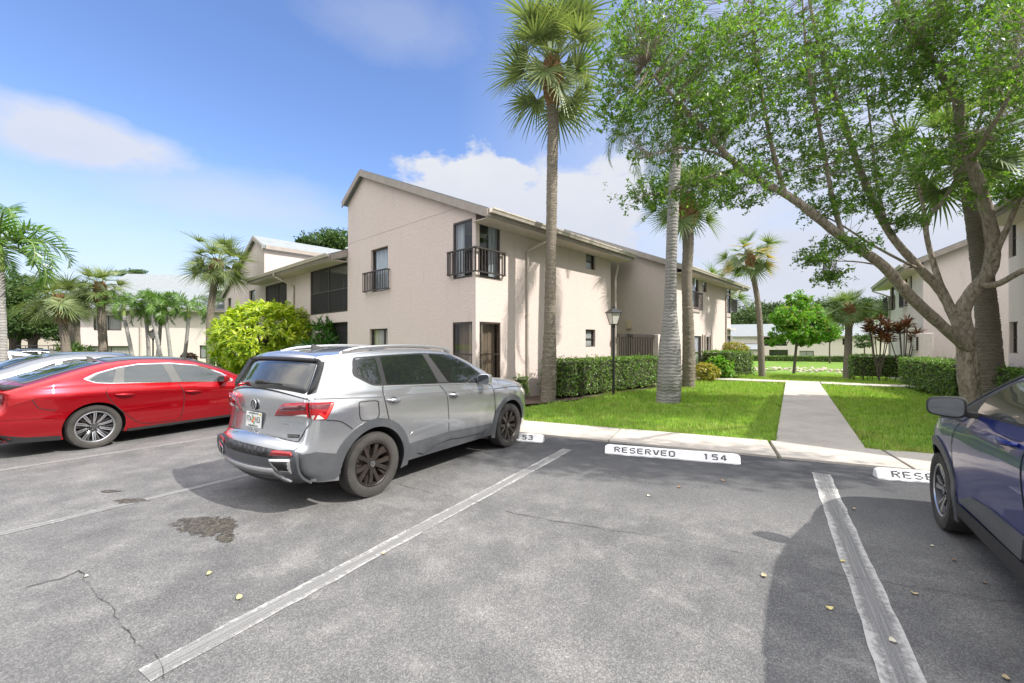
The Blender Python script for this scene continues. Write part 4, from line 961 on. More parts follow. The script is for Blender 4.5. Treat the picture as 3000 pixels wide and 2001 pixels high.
    def seam(s, lines, parent, w=.008, rear=(), name='panel_gap', sides=(-1,1), mat=None, off=.0042):
        vs = []; fs = []
        def ribbon(P, fn, wd):
            P = np.array(P, float); t = np.gradient(P, axis=0); t /= np.hypot(*t.T)[:,None]+1e-9; nn = np.stack([-t[:,1], t[:,0]], 1)*wd/2
            a, b = fn(P-nn), fn(P+nn); o = len(vs)
            for i in range(len(P)): vs.append(tuple(a[i])); vs.append(tuple(b[i]))
            for i in range(len(P)-1): fs.append((o+2*i, o+2*i+1, o+2*i+3, o+2*i+2))
        for l in lines:
            P = subdiv([tuple(p[:2]) for p in catmull([(a, b, 0) for a, b in l], 6)], .03, False)
            for sg in sides: ribbon(P, lambda Q, sg=sg: s.side(Q, off, sg), w)
        for l in rear:
            P = subdiv([tuple(p[:2]) for p in catmull([(a, b, 0) for a, b in l], 5)], .03, False)
            ribbon(P, lambda Q: s.strip(Q[:,0], s.s_of_z(Q[:,1]), off), w)
        b = MB(); b.add(vs, fs); return b.build(name, mat or M_['seam'], parent)
    def wells(s, parent):
        b = MB()
        for xc, zc, r in s.arches:
            a = math.degrees(math.asin(max(-1, min(1, (s.zb-zc)/r)))); A = arc_pts(xc, zc, r+.002, 180-a, a, 24)
            for sg in (1, -1):
                yo = [float(k) for k in s.half(np.array(A))-.004]; yi = .50; n = len(A)
                vs = [(x, sg*y, z) for (x, z), y in zip(A, yo)]+[(x, sg*yi, z) for x, z in A]
                b.add(vs, [(i, i+1, n+i+1, n+i) for i in range(n-1)]+[tuple(range(n, 2*n))])
        x0, x1 = float(s.q[-1,0])+.12, float(s.q[0,0])-.12
        b.box((x0, -.62, s.zb+.0), (x1, .62, s.zb+.12)); 
        return b.build('underbody', M_['well'], parent)

def make_wheel(R=.34, wid=.215, rr=.232, style='taos', tyre='tyre', mats=None, logo=None):
    """outer face towards +y; returns a wheel with children tyre and rim"""
    h = MB(); h.lathe([(.03,-.06),(.15,-.06),(.15,-.02),(.06,-.01),(.03,-.01)], 24, 'y'); h.box((.05,-.07,.06), (.16,.0,.13))
    hub = h.build('wheel', simple('brake_disc', (.16,.13,.11), .5, .6) if 'brake_disc' not in bpy.data.materials else bpy.data.materials['brake_disc'], smooth=2)
    t = MB(); hw = wid/2
    prof = [(rr-.012,-hw*.7),(rr+.012,-hw*.92),(R-.055,-hw),(R-.018,-hw*.94),(R-.004,-hw*.78),(R,-hw*.4),(R,hw*.4),(R-.004,hw*.78),(R-.018,hw*.94),(R-.055,hw),(rr+.03,hw*.96),(rr+.012,hw*.90),(rr,hw*.80),(rr-.014,hw*.6)]
    t.lathe(prof, 48, 'y')
    for i in range(72):                          # tread blocks on the shoulders
        a = 2*pi*i/72
        for y0, y1 in ((hw*.58,hw*.93),(-hw*.93,-hw*.58)):
            c, s_ = cos(a), sin(a); p = Vector((c*(R-.004), y0, s_*(R-.004))); q = Vector((c*(R-.014), y1, s_*(R-.014)))
            if y0 < 0: p, q = Vector((c*(R-.014), y0, s_*(R-.014))), Vector((c*(R-.004), y1, s_*(R-.004)))
            t.bar(p, q, .019, .012, up=(c,0,s_))
    for f in (-.45, 0, .45): pass
    ty = t.build('tyre', M_[tyre], hub, smooth=2)
    r = MB(); yo = hw*.70
    m0, m1 = 0, 1
    r.lathe([(rr+.004,hw*.80),(rr+.006,hw*.86),(rr-.006,hw*.88),(rr-.014,hw*.80)], 48, 'y', mi=m1 if style != 'taos' else 0); r.lathe([(rr-.014,hw*.80),(rr-.03,hw*.2),(rr-.035,-hw*.6),(.05,-hw*.62)], 48, 'y', mi=0)
    def spoke(a, w0, w1, r0, r1, y0, y1, tw=0.0, mi=0, th=.022):
        ax = Vector((cos(a),0,sin(a))); tn = Vector((-sin(a),0,cos(a))); ax2 = Vector((cos(a+tw),0,sin(a+tw))); tn2 = Vector((-sin(a+tw),0,cos(a+tw)))
        P = []
        for rad, w, y, A, T in ((r0,w0,y0,ax,tn),((r0+r1)/2,(w0+w1)/2*.92,(y0+y1)/2+.004,(ax+ax2).normalized(),(tn+tn2).normalized()),(r1,w1,y1,ax2,tn2)):
            c = A*rad; P += [c-T*w/2+Vector((0,y,0)), c+T*w/2+Vector((0,y,0)), c+T*w*.62+Vector((0,y-th,0)), c-T*w*.62+Vector((0,y-th,0))]
        fs = []
        for k in (0, 4): fs += [(k+i, k+(i+1) % 4, k+4+(i+1) % 4, k+4+i) for i in range(4)]
        r.add(P, fs, mi)
    if style == 'taos':
        for i in range(5):
            a = 2*pi*i/5+.32
            spoke(a-.17, .036, .050, .045, rr-.012, yo*.72, yo*1.02, -.10); spoke(a+.17, .036, .050, .045, rr-.012, yo*.72, yo*1.02, .10)
            spoke(a+.17+.33, .012, .034, .12, rr-.01, yo*.55, yo*.98, .02)
    elif style == 'split':
        for i in range(10):
            a = 2*pi*i/10; spoke(a, .022, .018, .05, rr-.012, yo*.62, yo*1.02, .0, 1); spoke(a+.21, .013, .016, .085, rr-.012, yo*.5, yo*1.0, -.10, 1); spoke(a+.42, .010, .03, .10, rr-.012, yo*.4, yo*.8, 0, 0)
    elif style == 'five':
        for i in range(5):
            a = 2*pi*i/5+.15; spoke(a, .062, .082, .05, rr-.012, yo*.65, yo*1.02, .10, 0); spoke(a-.11, .022, .045, .06, rr-.01, yo*.68, yo*1.06, .05, 1); spoke(a+.19, .015, .022, .06, rr-.01, yo*.66, yo*1.05, .18, 1)
    else:
        for i in range(10): spoke(2*pi*i/10, .03, .035, .05, rr-.012, yo*.62, yo*1.0, .06, 1)
    r.lathe([(.062,yo*.45),(.060,yo*.78),(.045,yo*.84),(.034,yo*.84)], 24, 'y', mi=0); r.lathe([(.034,yo*.80),(.032,yo*.92),(.0,yo*.93)], 20, 'y', mi=0)
    for i in range(5):
        a = 2*pi*i/5+.6; r.lathe([(.011,yo*.6),(.011,yo*.86),(.0,yo*.86)], 8, 'y', (.047*cos(a),0,.047*sin(a)), mi=1)
    rim = r.build('rim', mats, hub, smooth=2)
    lg = MB(); yy = yo*.95
    lg.lathe([(.030,yy),(.030,yy+.003),(.026,yy+.003),(.026,yy)], 20, 'y')
    if logo == 'vw': letters_vw(lg, .026, lambda x, z: (x, yy+.002, z))
    elif logo: 
        for p, q in (((-.012,-.016),(-.008,.016)),((.010,-.016),(.014,.016)),((-.012,-.005),(.014,.005))): lg.bar((p[0],yy+.001,p[1]), (q[0],yy+.001,q[1]), .005, .004)
    lg.build('hub_emblem', M_['satin'], rim)
    return hub
def letters_vw(b, R, f, w=None):
    """a V over a W inside a ring"""
    w = w or R*.16
    for p, q in (((-.40,.86),(0,.08)),((.40,.86),(0,.08)),((-.84,.42),(-.36,-.80)),((-.36,-.80),(0,-.02)),((0,-.02),(.36,-.80)),((.36,-.80),(.84,.42))):
        b.bar(f(p[0]*R, p[1]*R), f(q[0]*R, q[1]*R), w, R*.1)
def put_wheels(root, hub, xf, xr, y, z, spin=(0,.5,1.1,2.0)):
    k = 0
    for x in (xf, xr):
        for sg in (1, -1):
            o = hub if k == 0 else copy_tree(hub)
            o.parent = root; o.location = (x, sg*y, z); o.rotation_euler = (0, spin[k], 0 if sg > 0 else pi); k += 1
def mirror_pair(root, x, y, z, paint_m, rot=0.12, wide=.24, high=.155, sides=(1,-1)):
    for sg in sides:
        b = MB(); ring = []
        n = 20
        for dx, sc in ((-.055,.90),(-.05,1.0),(.0,1.0),(.05,.86),(.085,.5),(.095,.1)):
            vs = []
            for i in range(n):
                t = 2*pi*i/n; e = .55; cy, sz = abs(cos(t))**e*np.sign(cos(t)), abs(sin(t))**e*np.sign(sin(t)); vs.append((dx, wide/2*sc*cy, high/2*sc*sz*(1-.12*cy)))
            ring.append(vs)
        o = [v for r_ in ring for v in r_]; b.add(o, [(i*n+k, i*n+(k+1) % n, (i+1)*n+(k+1) % n, (i+1)*n+k) for i in range(len(ring)-1) for k in range(n)]+[tuple(range(n))])
        m = b.build('side_mirror', [paint_m], root, smooth=2, loc=(x, sg*(y+wide/2), z), rot=(0,0,-sg*rot))
        g = MB(); vs = [(-.057, v[1]*.88, v[2]*.86) for v in ring[1]]; g.add(vs, [tuple(range(n))]); g.build('mirror_glass', simple('mirror_silver', (.20,.22,.24), .02, 1) if 'mirror_silver' not in bpy.data.materials else bpy.data.materials['mirror_silver'], m)
        a = MB(); a.bar((.01, -sg*(wide/2-.02), -high*.30), (.04, -sg*(wide/2+.10), -high*.42), .07, .045, up=(0,0,1)); a.build('mirror_arm', M_['dplastic'], m, bevel=.008)
def handle(cb, parent, x0, x1, z0, z1, mat, sides=(-1,1), cup=True):
    for sg in sides:
        b = MB(); n = 9; yb = float(cb.half([( (x0+x1)/2, (z0+z1)/2)])[0])
        pts = []; rad = []
        for i in range(n):
            t = i/(n-1); x, z = x0+(x1-x0)*t, z0+(z1-z0)*t; pts.append((x, sg*(yb+.004+.036*sin(pi*min(1,max(0,(t*1.06-.03))))**.6), z)); rad.append(.011+.009*sin(pi*t))
        b.tube(pts, rad, 10); o = b.build('handle', mat, parent, smooth=True)
        if cup: cb.side_panel('handle_cup', [( (x0+x1)/2+.055*cos(a), (z0+z1)/2+.032*sin(a)) for a in np.linspace(0, 2*pi, 14, endpoint=False)], M_['dplastic'] if mat is not M_['chrome'] else M_['dplastic'], o, .0035, sg, step=.03)

def silver_suv():
    h = Vector((.5467,.8373,0)).normalized()
    root = empty('parked_car', (-1.499,6.151,0), atan2(h.y, h.x), 'silver SUV seen from behind with dark dusty wheels and grey arch cladding', 'car')
    pm = paint('silver_paint', (.50,.515,.54), .85, .24)
    out = [(1.92,.24),(2.03,.36),(2.06,.55),(2.045,.74),(1.99,.87),(1.86,.955),(1.55,1.03),(1.2,1.085),(1.0,1.12),(.80,1.235),(.48,1.385),(.16,1.500),(-.10,1.540),(-.5,1.560),(-.95,1.555),(-1.35,1.532),(-1.66,1.508),(-1.79,1.495),(-1.815,1.475),(-1.80,1.45),(-1.86,1.33),(-1.94,1.18),(-1.985,1.115),(-2.00,1.06),(-1.995,.97),(-1.985,.90),(-2.0,.80),(-2.02,.71),(-2.04,.66),(-2.09,.63),(-2.105,.55),(-2.09,.44),(-2.04,.36),(-1.95,.30)]
    k = [.10,.12,.12,.11,.09,.06,.05,.05,.06,.08,.08,.07,.05,.04,.04,.04,.045,.06,.06,.07,.09,.10,.10,.10,.10,.10,.10,.10,.10,.10,.11,.11,.10,.08]
    cb = CarBody(out, k, .92, [(0,.07),(.22,.045),(.34,.012),(.45,.004),(.62,.0),(.78,.004),(.905,.012),(.925,.030),(1.0,.055),(1.1,.075),(1.6,.10)], [(-2,1.10),(-1.2,1.145),(0,1.105),(.9,1.03),(2,.93)], .165, 1.55, (1.25,2.06,.20,2.6), (-1.35,-2.1,.15,2.3), .07, [(1.30,.345,.405),(-1.317,.345,.405)], .27)
    body = cb.mesh_body(root, pm); cb.wells(root)
    # wheels
    hub = make_wheel(.343, .215, .232, 'taos', 'tyre_dusty', [M_['bronzerim'], M_['bronzerim']], 'vw'); put_wheels(root, hub, 1.30, -1.317, .795, .343)
    # glass
    W_ = [rpoly([(-1.18,1.19),(-1.30,1.205),(-1.46,1.31),(-1.405,1.462),(-1.16,1.476)], .05), rpoly([(-1.115,1.178),(-.30,1.135),(-.425,1.500),(-1.09,1.484)], .025), rpoly([(-.10,1.128),(.70,1.072),(.71,1.13),(.40,1.33),(.08,1.474),(-.315,1.500)], .025)]
    rim_ = rpoly([(-1.12,1.168),(-1.30,1.178),(-1.515,1.30),(-1.45,1.485),(-1.10,1.497),(-.42,1.514),(.09,1.49),(.43,1.342),(.76,1.12),(.755,1.048),(0,1.108)], .05)
    for sg in (-1, 1):
        tr = cb.side_panel('window_trim', rim_, simple('gloss_black_trim', (.03,.03,.032), .2) if 'gloss_black_trim' not in bpy.data.materials else bpy.data.materials['gloss_black_trim'], root, .003, sg, step=.06)
        for w in W_: cb.side_panel('side_window', w, M_['tint'], tr, .0065, sg, step=.06)
        # pillar sheets between the panes
        cb.side_panel('pillar_trim', [(-.29,1.14),(-.11,1.13),(-.325,1.5),(-.415,1.5)], M_['dplastic'], tr, .0075, sg, step=.06)
        cb.side_panel('chrome_strip', [(-1.17,1.166),(0,1.106),(.75,1.047),(.75,1.036),(0,1.095),(-1.17,1.156)], M_['satin'], root, .006, sg, step=.05)
        # cladding: arches and sills
        for xc, zc, r in cb.arches:
            a0 = 8; ring = arc_pts(xc, zc, r+.085, 180-(a0 if xc < 0 else -14), (a0 if xc > 0 else -14), 26)+arc_pts(xc, zc, r-.004, (a0 if xc > 0 else -20), 180-(a0 if xc < 0 else -20), 26)
            cb.side_panel('arch_cladding', ring, M_['plastic'], root, .013, sg, step=.04)
        cb.side_panel('sill_cladding', [(-.90,.275),(-.86,.475),(-.5,.487),(-.162,.497),(.40,.475),(.845,.45),(.87,.275)], M_['plastic'], root, .012, sg, step=.06)
        cb.side_panel('sill_relief', [(-.70,.34),(-.40,.43),(-.15,.44),(.20,.42),(.70,.40),(.55,.365),(.12,.375),(-.15,.40),(-.36,.385),(-.6,.30)], M_['plastic'], root, .024, sg, step=.06)
        # tail lamp, side half
        tl = cb.side_panel('taillight', rpoly([(-1.995,1.068),(-1.775,1.062),(-1.765,1.045),(-1.86,.895),(-1.975,.905)], .02), M_['redlens'], root, .010, sg, step=.04)
        cb.side_panel('lamp_band', [(-1.985,1.045),(-1.80,1.045),(-1.835,1.0),(-1.98,1.01)], M_['dredlens'], tl, .0125, sg, step=.04)
        cb.side_panel('lamp_edge', [(-1.80,1.05),(-1.775,1.05),(-1.865,.905),(-1.93,.965),(-1.90,.965),(-1.868,.935)], M_['orlens'], tl, .013, sg, step=.04)
        cb.side_panel('reversing_lamp', [(-1.975,.945),(-1.92,.945),(-1.875,.905),(-1.97,.908)], M_['clearlens'], tl, .0128, sg, step=.04)
        # door skins carry their handle
        for nm, poly, hx in (('rear_door', [(-1.175,1.155),(-1.19,1.05),(-1.13,.78),(-.95,.55),(-.86,.49),(-.17,.50),(-.20,.98),(-.29,1.10)], (-1.165,-.965,1.012,.998)), ('front_door', [(-.28,1.10),(-.19,.98),(-.16,.50),(.83,.455),(.86,.7),(.845,.94),(.70,1.045)], (-.15,.045,.972,.955))):
            d = cb.side_panel(nm, poly, pm, root, .0022, sg, step=.05, skirt=.004); handle(cb, d, *hx, pm, (sg,))
        cb.side_panel('body_crease', [(-1.98,1.108),(-1.26,1.062),(-.23,1.022),(.81,.968),(.81,.960),(-.23,1.012),(-1.26,1.05),(-1.98,1.098)], simple('crease_line', (.10,.10,.105), .4) if 'crease_line' not in bpy.data.materials else bpy.data.materials['crease_line'], root, .0036, sg, step=.05)
        cb.side_panel('door_fold', rpoly([(-.80,.60),(-.16,.655),(.80,.605),(.80,.595),(-.16,.61),(-.83,.565)], .01), pm, root, .008, sg, step=.05)
    cb.seam([[(-1.175,1.165),(-1.19,1.05),(-1.13,.78),(-1.03,.64)], [(-.28,1.105),(-.19,.98),(-.165,.75),(-.155,.49)], [(.62,1.055),(.80,1.02),(.855,.94),(.875,.70),(.86,.45)], [(-1.50,1.03),(-1.30,1.02),(-1.275,.97),(-1.29,.84),(-1.45,.83),(-1.51,.87),(-1.515,1.0),(-1.50,1.03)], [(-1.86,.89),(-1.72,.86),(-1.60,.77)], [(.875,.955),(1.5,.94),(1.9,.88)]], root, .009,
            rear=[[(-.80,1.10),(-.80,.90),(-.74,.80),(-.70,.72),(-.62,.685),(0,.672),(.62,.685),(.70,.72),(.74,.80),(.80,.90),(.80,1.10)], [(-.78,1.10),(-.4,1.115),(0,1.12),(.4,1.115),(.78,1.10)]])
    # roof rails
    for sg in (-1, 1):
        b = MB(); P = [(.20,.615,1.520),(.06,.615,1.565),(-.2,.605,1.592),(-.7,.60,1.606),(-1.2,.595,1.588),(-1.42,.59,1.558),(-1.53,.59,1.520)]
        b.tube(catmull([(x, sg*y, z) for x, y, z in P], 5), .019, 8)
        for xx in (.12,-1.46): b.bar((xx, sg*.605, 1.49), (xx, sg*.605, 1.555), .10, .022, up=(0,1,0))
        b.build('roof_rail', M_['satin'], root, smooth=2)
    mirror_pair(root, .56, .865, 1.125, pm, .15, .20, .15)
    # rear: screen, spoiler lip, lamps, bumper, plate, badges
    gl = cb.rear_panel('rear_window', rpoly([(-.62,1.445),(.62,1.445),(.70,1.14),(.0,1.122),(-.70,1.14)], .05), M_['tint'], root, .006, step=.06)
    cb.rear_panel('spoiler_underside', [(-.66,1.478),(.66,1.478),(.70,1.30),(.66,1.44),(-.66,1.44),(-.70,1.30)], M_['dplastic'], root, .010, step=.05)
    for sg in (-1,1): cb.rear_panel('window_side_fin', [(sg*.64,1.455),(sg*.745,1.45),(sg*.80,1.20),(sg*.715,1.14)][::sg], M_['dplastic'], root, .007, step=.05)
    b = MB(); w0 = cb.strip([0,-.30], cb.s_of_z([1.165,1.175]), .02); b.lathe([(.028,0),(.028,.02),(.0,.025)], 10, 'x', (0,0,0)); b = MB()
    c0 = Vector(cb.strip([.05], cb.s_of_z([1.165]), .022)[0]); c1 = Vector(cb.strip([-.33], cb.s_of_z([1.172]), .03)[0])
    b.tube([c0, c0.lerp(c1, .35)+Vector((-.012,0,.012)), c0.lerp(c1, .5), c1], [.026,.024,.010,.007], 8); b.build('rear_wiper', M_['dplastic'], root, smooth=2)
    for sg in (-1, 1):
        P = [(.335,.93),(.45,1.036),(.50,1.048),(.775,1.072),(.775,.918),(.62,.938)]; P = [(sg*y, z) for y, z in P][::1 if sg > 0 else -1]
        tl = cb.rear_panel('taillight', rpoly(P, .012), M_['redlens'], root, .010, step=.04)
        P = [(.40,.975),(.47,1.025),(.765,1.045),(.765,1.0),(.60,.99)]; cb.rear_panel('lamp_band', [(sg*y, z) for y, z in P][::1 if sg > 0 else -1], M_['dredlens'], tl, .0125, step=.04)
        P = [(.60,.94),(.70,.955),(.77,.955),(.77,.922)]; cb.rear_panel('reversing_lamp', [(sg*y, z) for y, z in P][::1 if sg > 0 else -1], M_['clearlens'], tl, .0125, step=.04)
    # lower bumper skin wrapping to the arches
    Wn = .80
    bp = cb.rear_panel('lower_bumper', [(-Wn,.60),(-.70,.625),(-.52,.60),(.52,.60),(.70,.625),(Wn,.60),(Wn,.31),(-Wn,.31)], M_['plastic'], root, .016, step=.05, skirt=.02)
    for sg in (-1, 1):
        cb.side_panel('lower_bumper', [(-2.10,.585),(-1.95,.60),(-1.80,.56),(-1.725,.545),(-1.72,.345),(-1.76,.30),(-1.95,.30),(-2.06,.36)], M_['plastic'], root, .015, sg, step=.04)
    cb.rear_panel('honeycomb_grille', [(-.58,.605),(.58,.605),(.54,.545),(-.54,.545)], mottled('honeycomb', (.008,.008,.009), (.05,.05,.055), 28, .6, detail=0), bp, .019, step=.05)
    cb.rear_panel('skid_plate', rpoly([(-.50,.465),(.50,.465),(.52,.435),(.62,.345),(.55,.345),(.48,.415),(-.48,.415),(-.55,.345),(-.62,.345),(-.52,.435)], .015), M_['satin'], bp, .030, step=.05, skirt=.016)
    cb.rear_panel('skid_insert', [(-.46,.41),(.46,.41),(.56,.345),(-.56,.345)], M_['dplastic'], bp, .020, step=.05)
    for sg in (-1, 1):
        o = 1 if sg > 0 else -1
        P = rpoly([(.45,.535),(.715,.552),(.715,.43),(.69,.415),(.55,.425)], .02); q = [(.485,.517),(.68,.53),(.68,.448),(.57,.452)]
        e = cb.rear_panel('exhaust_trim', [(sg*y, z) for y, z in P][::o], M_['chrome'], bp, .032, step=.04, skirt=.018); cb.rear_panel('exhaust_opening', [(sg*y, z) for y, z in q][::o], M_['seam'], e, .034, step=.04)
        P = [(.48,.60),(.70,.61),(.72,.575),(.46,.56)]; cb.rear_panel('reflector', [(sg*y, z) for y, z in rpoly(P, .012)][::o], M_['redlens'], bp, .026, step=.04)
    # number plate
    cz = .832; pc = Vector(cb.strip([0], cb.s_of_z([cz]), .016)[0]); pl = empty('licence_plate', pc, 0, parent=root)
    bpy.data.objects.remove(pl)
    tilt = .06
    pb = MB(); pb.box((-.006,-.153,-.078), (.002,.153,.078)); plate = pb.build('licence_plate', M_['white'], root, loc=pc, rot=(0,tilt,0), bevel=.004)
    ink = simple('plate_green_ink', (.02,.06,.05), .6); R_ = (pi/2,0,-pi/2)
    text_mesh('plate_text', 'FTA', .085, ink, plate, (-.0075,.085,0), R_, .0008, sx=.68); text_mesh('plate_text', 'H53', .085, ink, plate, (-.0075,-.085,0), R_, .0008, sx=.68)
    text_mesh('plate_text', 'MYFLORIDA.COM', .024, ink, plate, (-.0075,0,.062), R_, .0006); text_mesh('plate_text', 'SUNSHINE STATE', .024, ink, plate, (-.0075,0,-.063), R_, .0006)
    b = MB()
    for y, z, r in ((.012,-.016,.019),(-.012,.014,.017)): b.lathe([(0,-.0085),(r,-.0075),(r,-.006)], 14, 'x', (0,y,z))
    b.build('plate_oranges', simple('orange_ink', (.75,.20,.03), .6), plate)
    b = MB(); b.add([(-.0072,.03,.05),(-.0072,.012,.045),(-.0072,-.005,.02),(-.0072,.01,-.005),(-.0072,.028,.02)], [(0,1,2,3,4)]); b.add([(-.0072,-.008,-.01),(-.0072,-.03,-.02),(-.0072,-.025,-.055),(-.0072,-.005,-.045)], [(0,1,2,3)]); b.build('plate_leaves', simple('leaf_ink', (.12,.35,.22), .6), plate)
    b = MB(); b.box((-.0085,-.14,.045), (-.006,-.115,.07)); b.build('plate_sticker', simple('yellow_sticker', (.6,.5,.05), .6), plate)
    # round emblem, model letters
    ec = Vector(cb.strip([0], cb.s_of_z([1.012]), .010)[0]); em = MB(); em.lathe([(0,-.004),(.058,-.004),(.058,.006)], 28, 'x', (0,0,0)); e = em.build('emblem', M_['black'], root, loc=ec, rot=(0,.05,0), smooth=2)
    em = MB(); em.lathe([(.058,-.012),(.058,-.004),(.050,-.004),(.050,-.012),(.058,-.012)], 28, 'x'); letters_vw(em, .050, lambda y, z: (-.009, -y, z), .010); em.build('emblem_letters', M_['chrome'], e)
    for s_, y, z, sz in (('TAOS', 0, .708, .062), ):
        p = Vector(cb.strip([y], cb.s_of_z([z]), .007)[0]); text_mesh('model_badge', s_, sz, M_['chrome'], root, p, (pi/2,0,-pi/2), .004, sx=1.35, bold=True)
    p = Vector(cb.strip([-.62], cb.s_of_z([.735]), .008)[0]); bx = MB(); bx.box((-.003,-.075,-.017), (.003,.06,.017)); q = bx.build('drive_badge', M_['black'], root, loc=p, rot=(0,0,.38), bevel=.004)
    text_mesh('badge_text', '4MOTION', .030, M_['chrome'], q, (-.0045,0,0), (pi/2,0,-pi/2), .001, sx=.9)
    p = Vector(cb.strip([-.50], cb.s_of_z([.84]), .005)[0]); text_mesh('dealer_badge', 'ROTLA-S', .032, M_['satin'], root, p, (pi/2,0,-pi/2+.28), .001)
    # aerial fin, sunroof, windscreen
    b = MB(); s0 = Vector((-1.42,0,1.568)); b.add([s0+Vector(v) for v in ((.11,-.02,0),(.11,.02,0),(-.06,.025,0),(-.06,-.025,0),(-.055,0,.062),(-.03,0,.058),(.02,0,.030))], [(0,1,6),(1,2,4,5,6),(2,3,4),(3,0,6,5,4)]); b.build('aerial_fin', M_['dplastic'], root)
    ws0, ws1 = cb.s_of_x(1.0), cb.s_of_x(.17); cb.strip_panel('windscreen', rpoly([(-.70,ws0+.03),(.70,ws0+.03),(.60,ws1),(-.60,ws1)][::-1], .05), M_['tint'], root, .004, step=.08)
    sr0, sr1 = cb.s_of_x(.05), cb.s_of_x(-1.15); cb.strip_panel('sunroof', rpoly([(-.42,sr0),(.42,sr0),(.42,sr1),(-.42,sr1)][::-1], .05), M_['tint'], root, .003, step=.1)
    for sg in (-1, 1): cb.side_panel('headlight', [(2.02,.80),(1.75,.90),(1.70,.86),(1.80,.78),(2.02,.72)], M_['clearlens'], root, .006, sg, step=.05)
    return root
silver_suv()

def red_sedan():
    a = radians(28); h = Vector((sin(a), cos(a), 0))
    root = empty('parked_car', (-6.635,8.343,0), atan2(h.y, h.x), 'glossy red sedan with chrome window line, black roof and silver multi spoke wheels', 'car')
    pm = paint('red_paint', (.36,.004,.010), .6, .28)
    out = [(2.20,.22),(2.34,.34),(2.38,.52),(2.34,.66),(2.20,.745),(1.9,.81),(1.5,.865),(1.1,.91),(.92,.935),(.62,1.09),(.30,1.215),(.02,1.30),(-.35,1.345),(-.75,1.352),(-1.1,1.325),(-1.40,1.262),(-1.75,1.150),(-2.05,1.045),(-2.26,.985),(-2.40,.975),(-2.40,.955),(-2.33,.90),(-2.325,.80),(-2.36,.70),(-2.44,.64),(-2.455,.52),(-2.42,.36),(-2.30,.24)]
    k = [.12,.14,.15,.13,.09,.07,.06,.06,.07,.09,.09,.07,.05,.05,.05,.05,.06,.06,.05,.05,.06,.08,.10,.11,.12,.12,.11,.09]
    cb = CarBody(out, k, .93, [(0,.10),(.25,.05),(.40,.025),(.50,.012),(.62,.016),(.76,.006),(.86,.0),(.905,.012),(.93,.03),(1.0,.06),(1.2,.09)], [(-2.4,.99),(-1.2,.985),(0,.93),(.7,.885),(2.3,.80)], .19, 1.35, (1.3,2.36,.24,2.5), (-1.5,-2.45,.16,2.4), .075, [(1.42,.34,.375),(-1.42,.34,.375)], .20)
    cb.mesh_body(root, pm); cb.wells(root)
    hub = make_wheel(.333, .225, .236, 'split', 'tyre', [M_['dplastic'], simple('machined_silver', (.62,.62,.64), .25, .95)], 'h'); put_wheels(root, hub, 1.42, -1.42, .80, .333, (.2,.1,.9,.35))
    rim_ = rpoly([(-1.545,1.085),(-1.40,1.012),(-1.2,.990),(-.30,.945),(.62,.885),(.66,.915),(.48,1.06),(.28,1.155),(.05,1.235),(-.35,1.288),(-.80,1.290),(-1.10,1.245),(-1.38,1.165)], .03)
    inner = [rpoly([(-1.47,1.065),(-1.39,1.025),(-1.20,1.003),(-1.115,1.215),(-1.34,1.150)], .03), rpoly([(-1.06,.998),(-.385,.960),(-.46,1.268),(-.78,1.275),(-1.0,1.245)], .03), rpoly([(-.24,.952),(.545,.897),(.44,1.035),(.22,1.145),(.03,1.218),(-.315,1.270)], .03)]
    lg = see_glass('bright_side_glass', (.55,.6,.6), .45)
    for sg in (-1, 1):
        tr = cb.side_panel('window_chrome', rim_, M_['chrome'], root, .004, sg, step=.06)
        cb.side_panel('window_seal', rpoly([(-1.50,1.072),(-1.39,1.020),(-1.2,.998),(-.30,.953),(.60,.893),(.62,.91),(.46,1.045),(.26,1.140),(.04,1.220),(-.35,1.273),(-.80,1.276),(-1.09,1.232),(-1.36,1.155)], .03), simple('grey_pillar', (.075,.075,.072), .35) if 'grey_pillar' not in bpy.data.materials else bpy.data.materials['grey_pillar'], tr, .006, sg, step=.06)
        for w in inner: cb.side_panel('side_window', w, carglass('pale_car_glass', (.045,.052,.05)) if 'pale_car_glass' not in bpy.data.materials else bpy.data.materials['pale_car_glass'], tr, .009, sg, step=.06)
        for nm, poly, hx in (('rear_door', [(-1.245,.985),(-1.30,.86),(-1.23,.70),(-1.03,.46),(-.80,.285),(-.275,.265),(-.225,.66),(-.30,.935)], (-1.20,-.94,.812,.790)), ('front_door', [(-.29,.935),(-.215,.66),(-.265,.265),(.85,.25),(.90,.55),(.86,.78),(.66,.87)], (-.22,.055,.772,.745))):
            d = cb.side_panel(nm, poly, pm, root, .0022, sg, step=.05, skirt=.004); handle(cb, d, *hx, pm, (sg,), cup=False)
        cb.side_panel('sill', [(-1.02,.235),(1.02,.235),(1.02,.19),(-1.02,.19)], M_['dplastic'], root, .012, sg, step=.06)
        cb.side_panel('body_fold', [(-1.08,.545),(-.80,.56),(-.42,.567),(-.42,.562),(-.80,.545),(-1.06,.527)], pm, root, .010, sg, step=.05); cb.side_panel('body_fold', [(.2,.60),(.85,.63),(.85,.60),(.2,.595)], pm, root, .010, sg, step=.05)
        cb.side_panel('body_fold', [(-2.36,.60),(-1.85,.548),(-1.85,.541),(-2.36,.575)], pm, root, .010, sg, step=.05)
        tl = cb.side_panel('taillight', [(-2.33,.90),(-2.06,.865),(-2.10,.83),(-2.30,.755)], M_['redlens'], root, .008, sg, step=.04)
        cb.side_panel('bumper_skirt', [(-2.40,.37),(-2.15,.30),(-1.80,.265),(-1.80,.20),(-2.28,.235)], M_['dplastic'], root, .010, sg, step=.05)
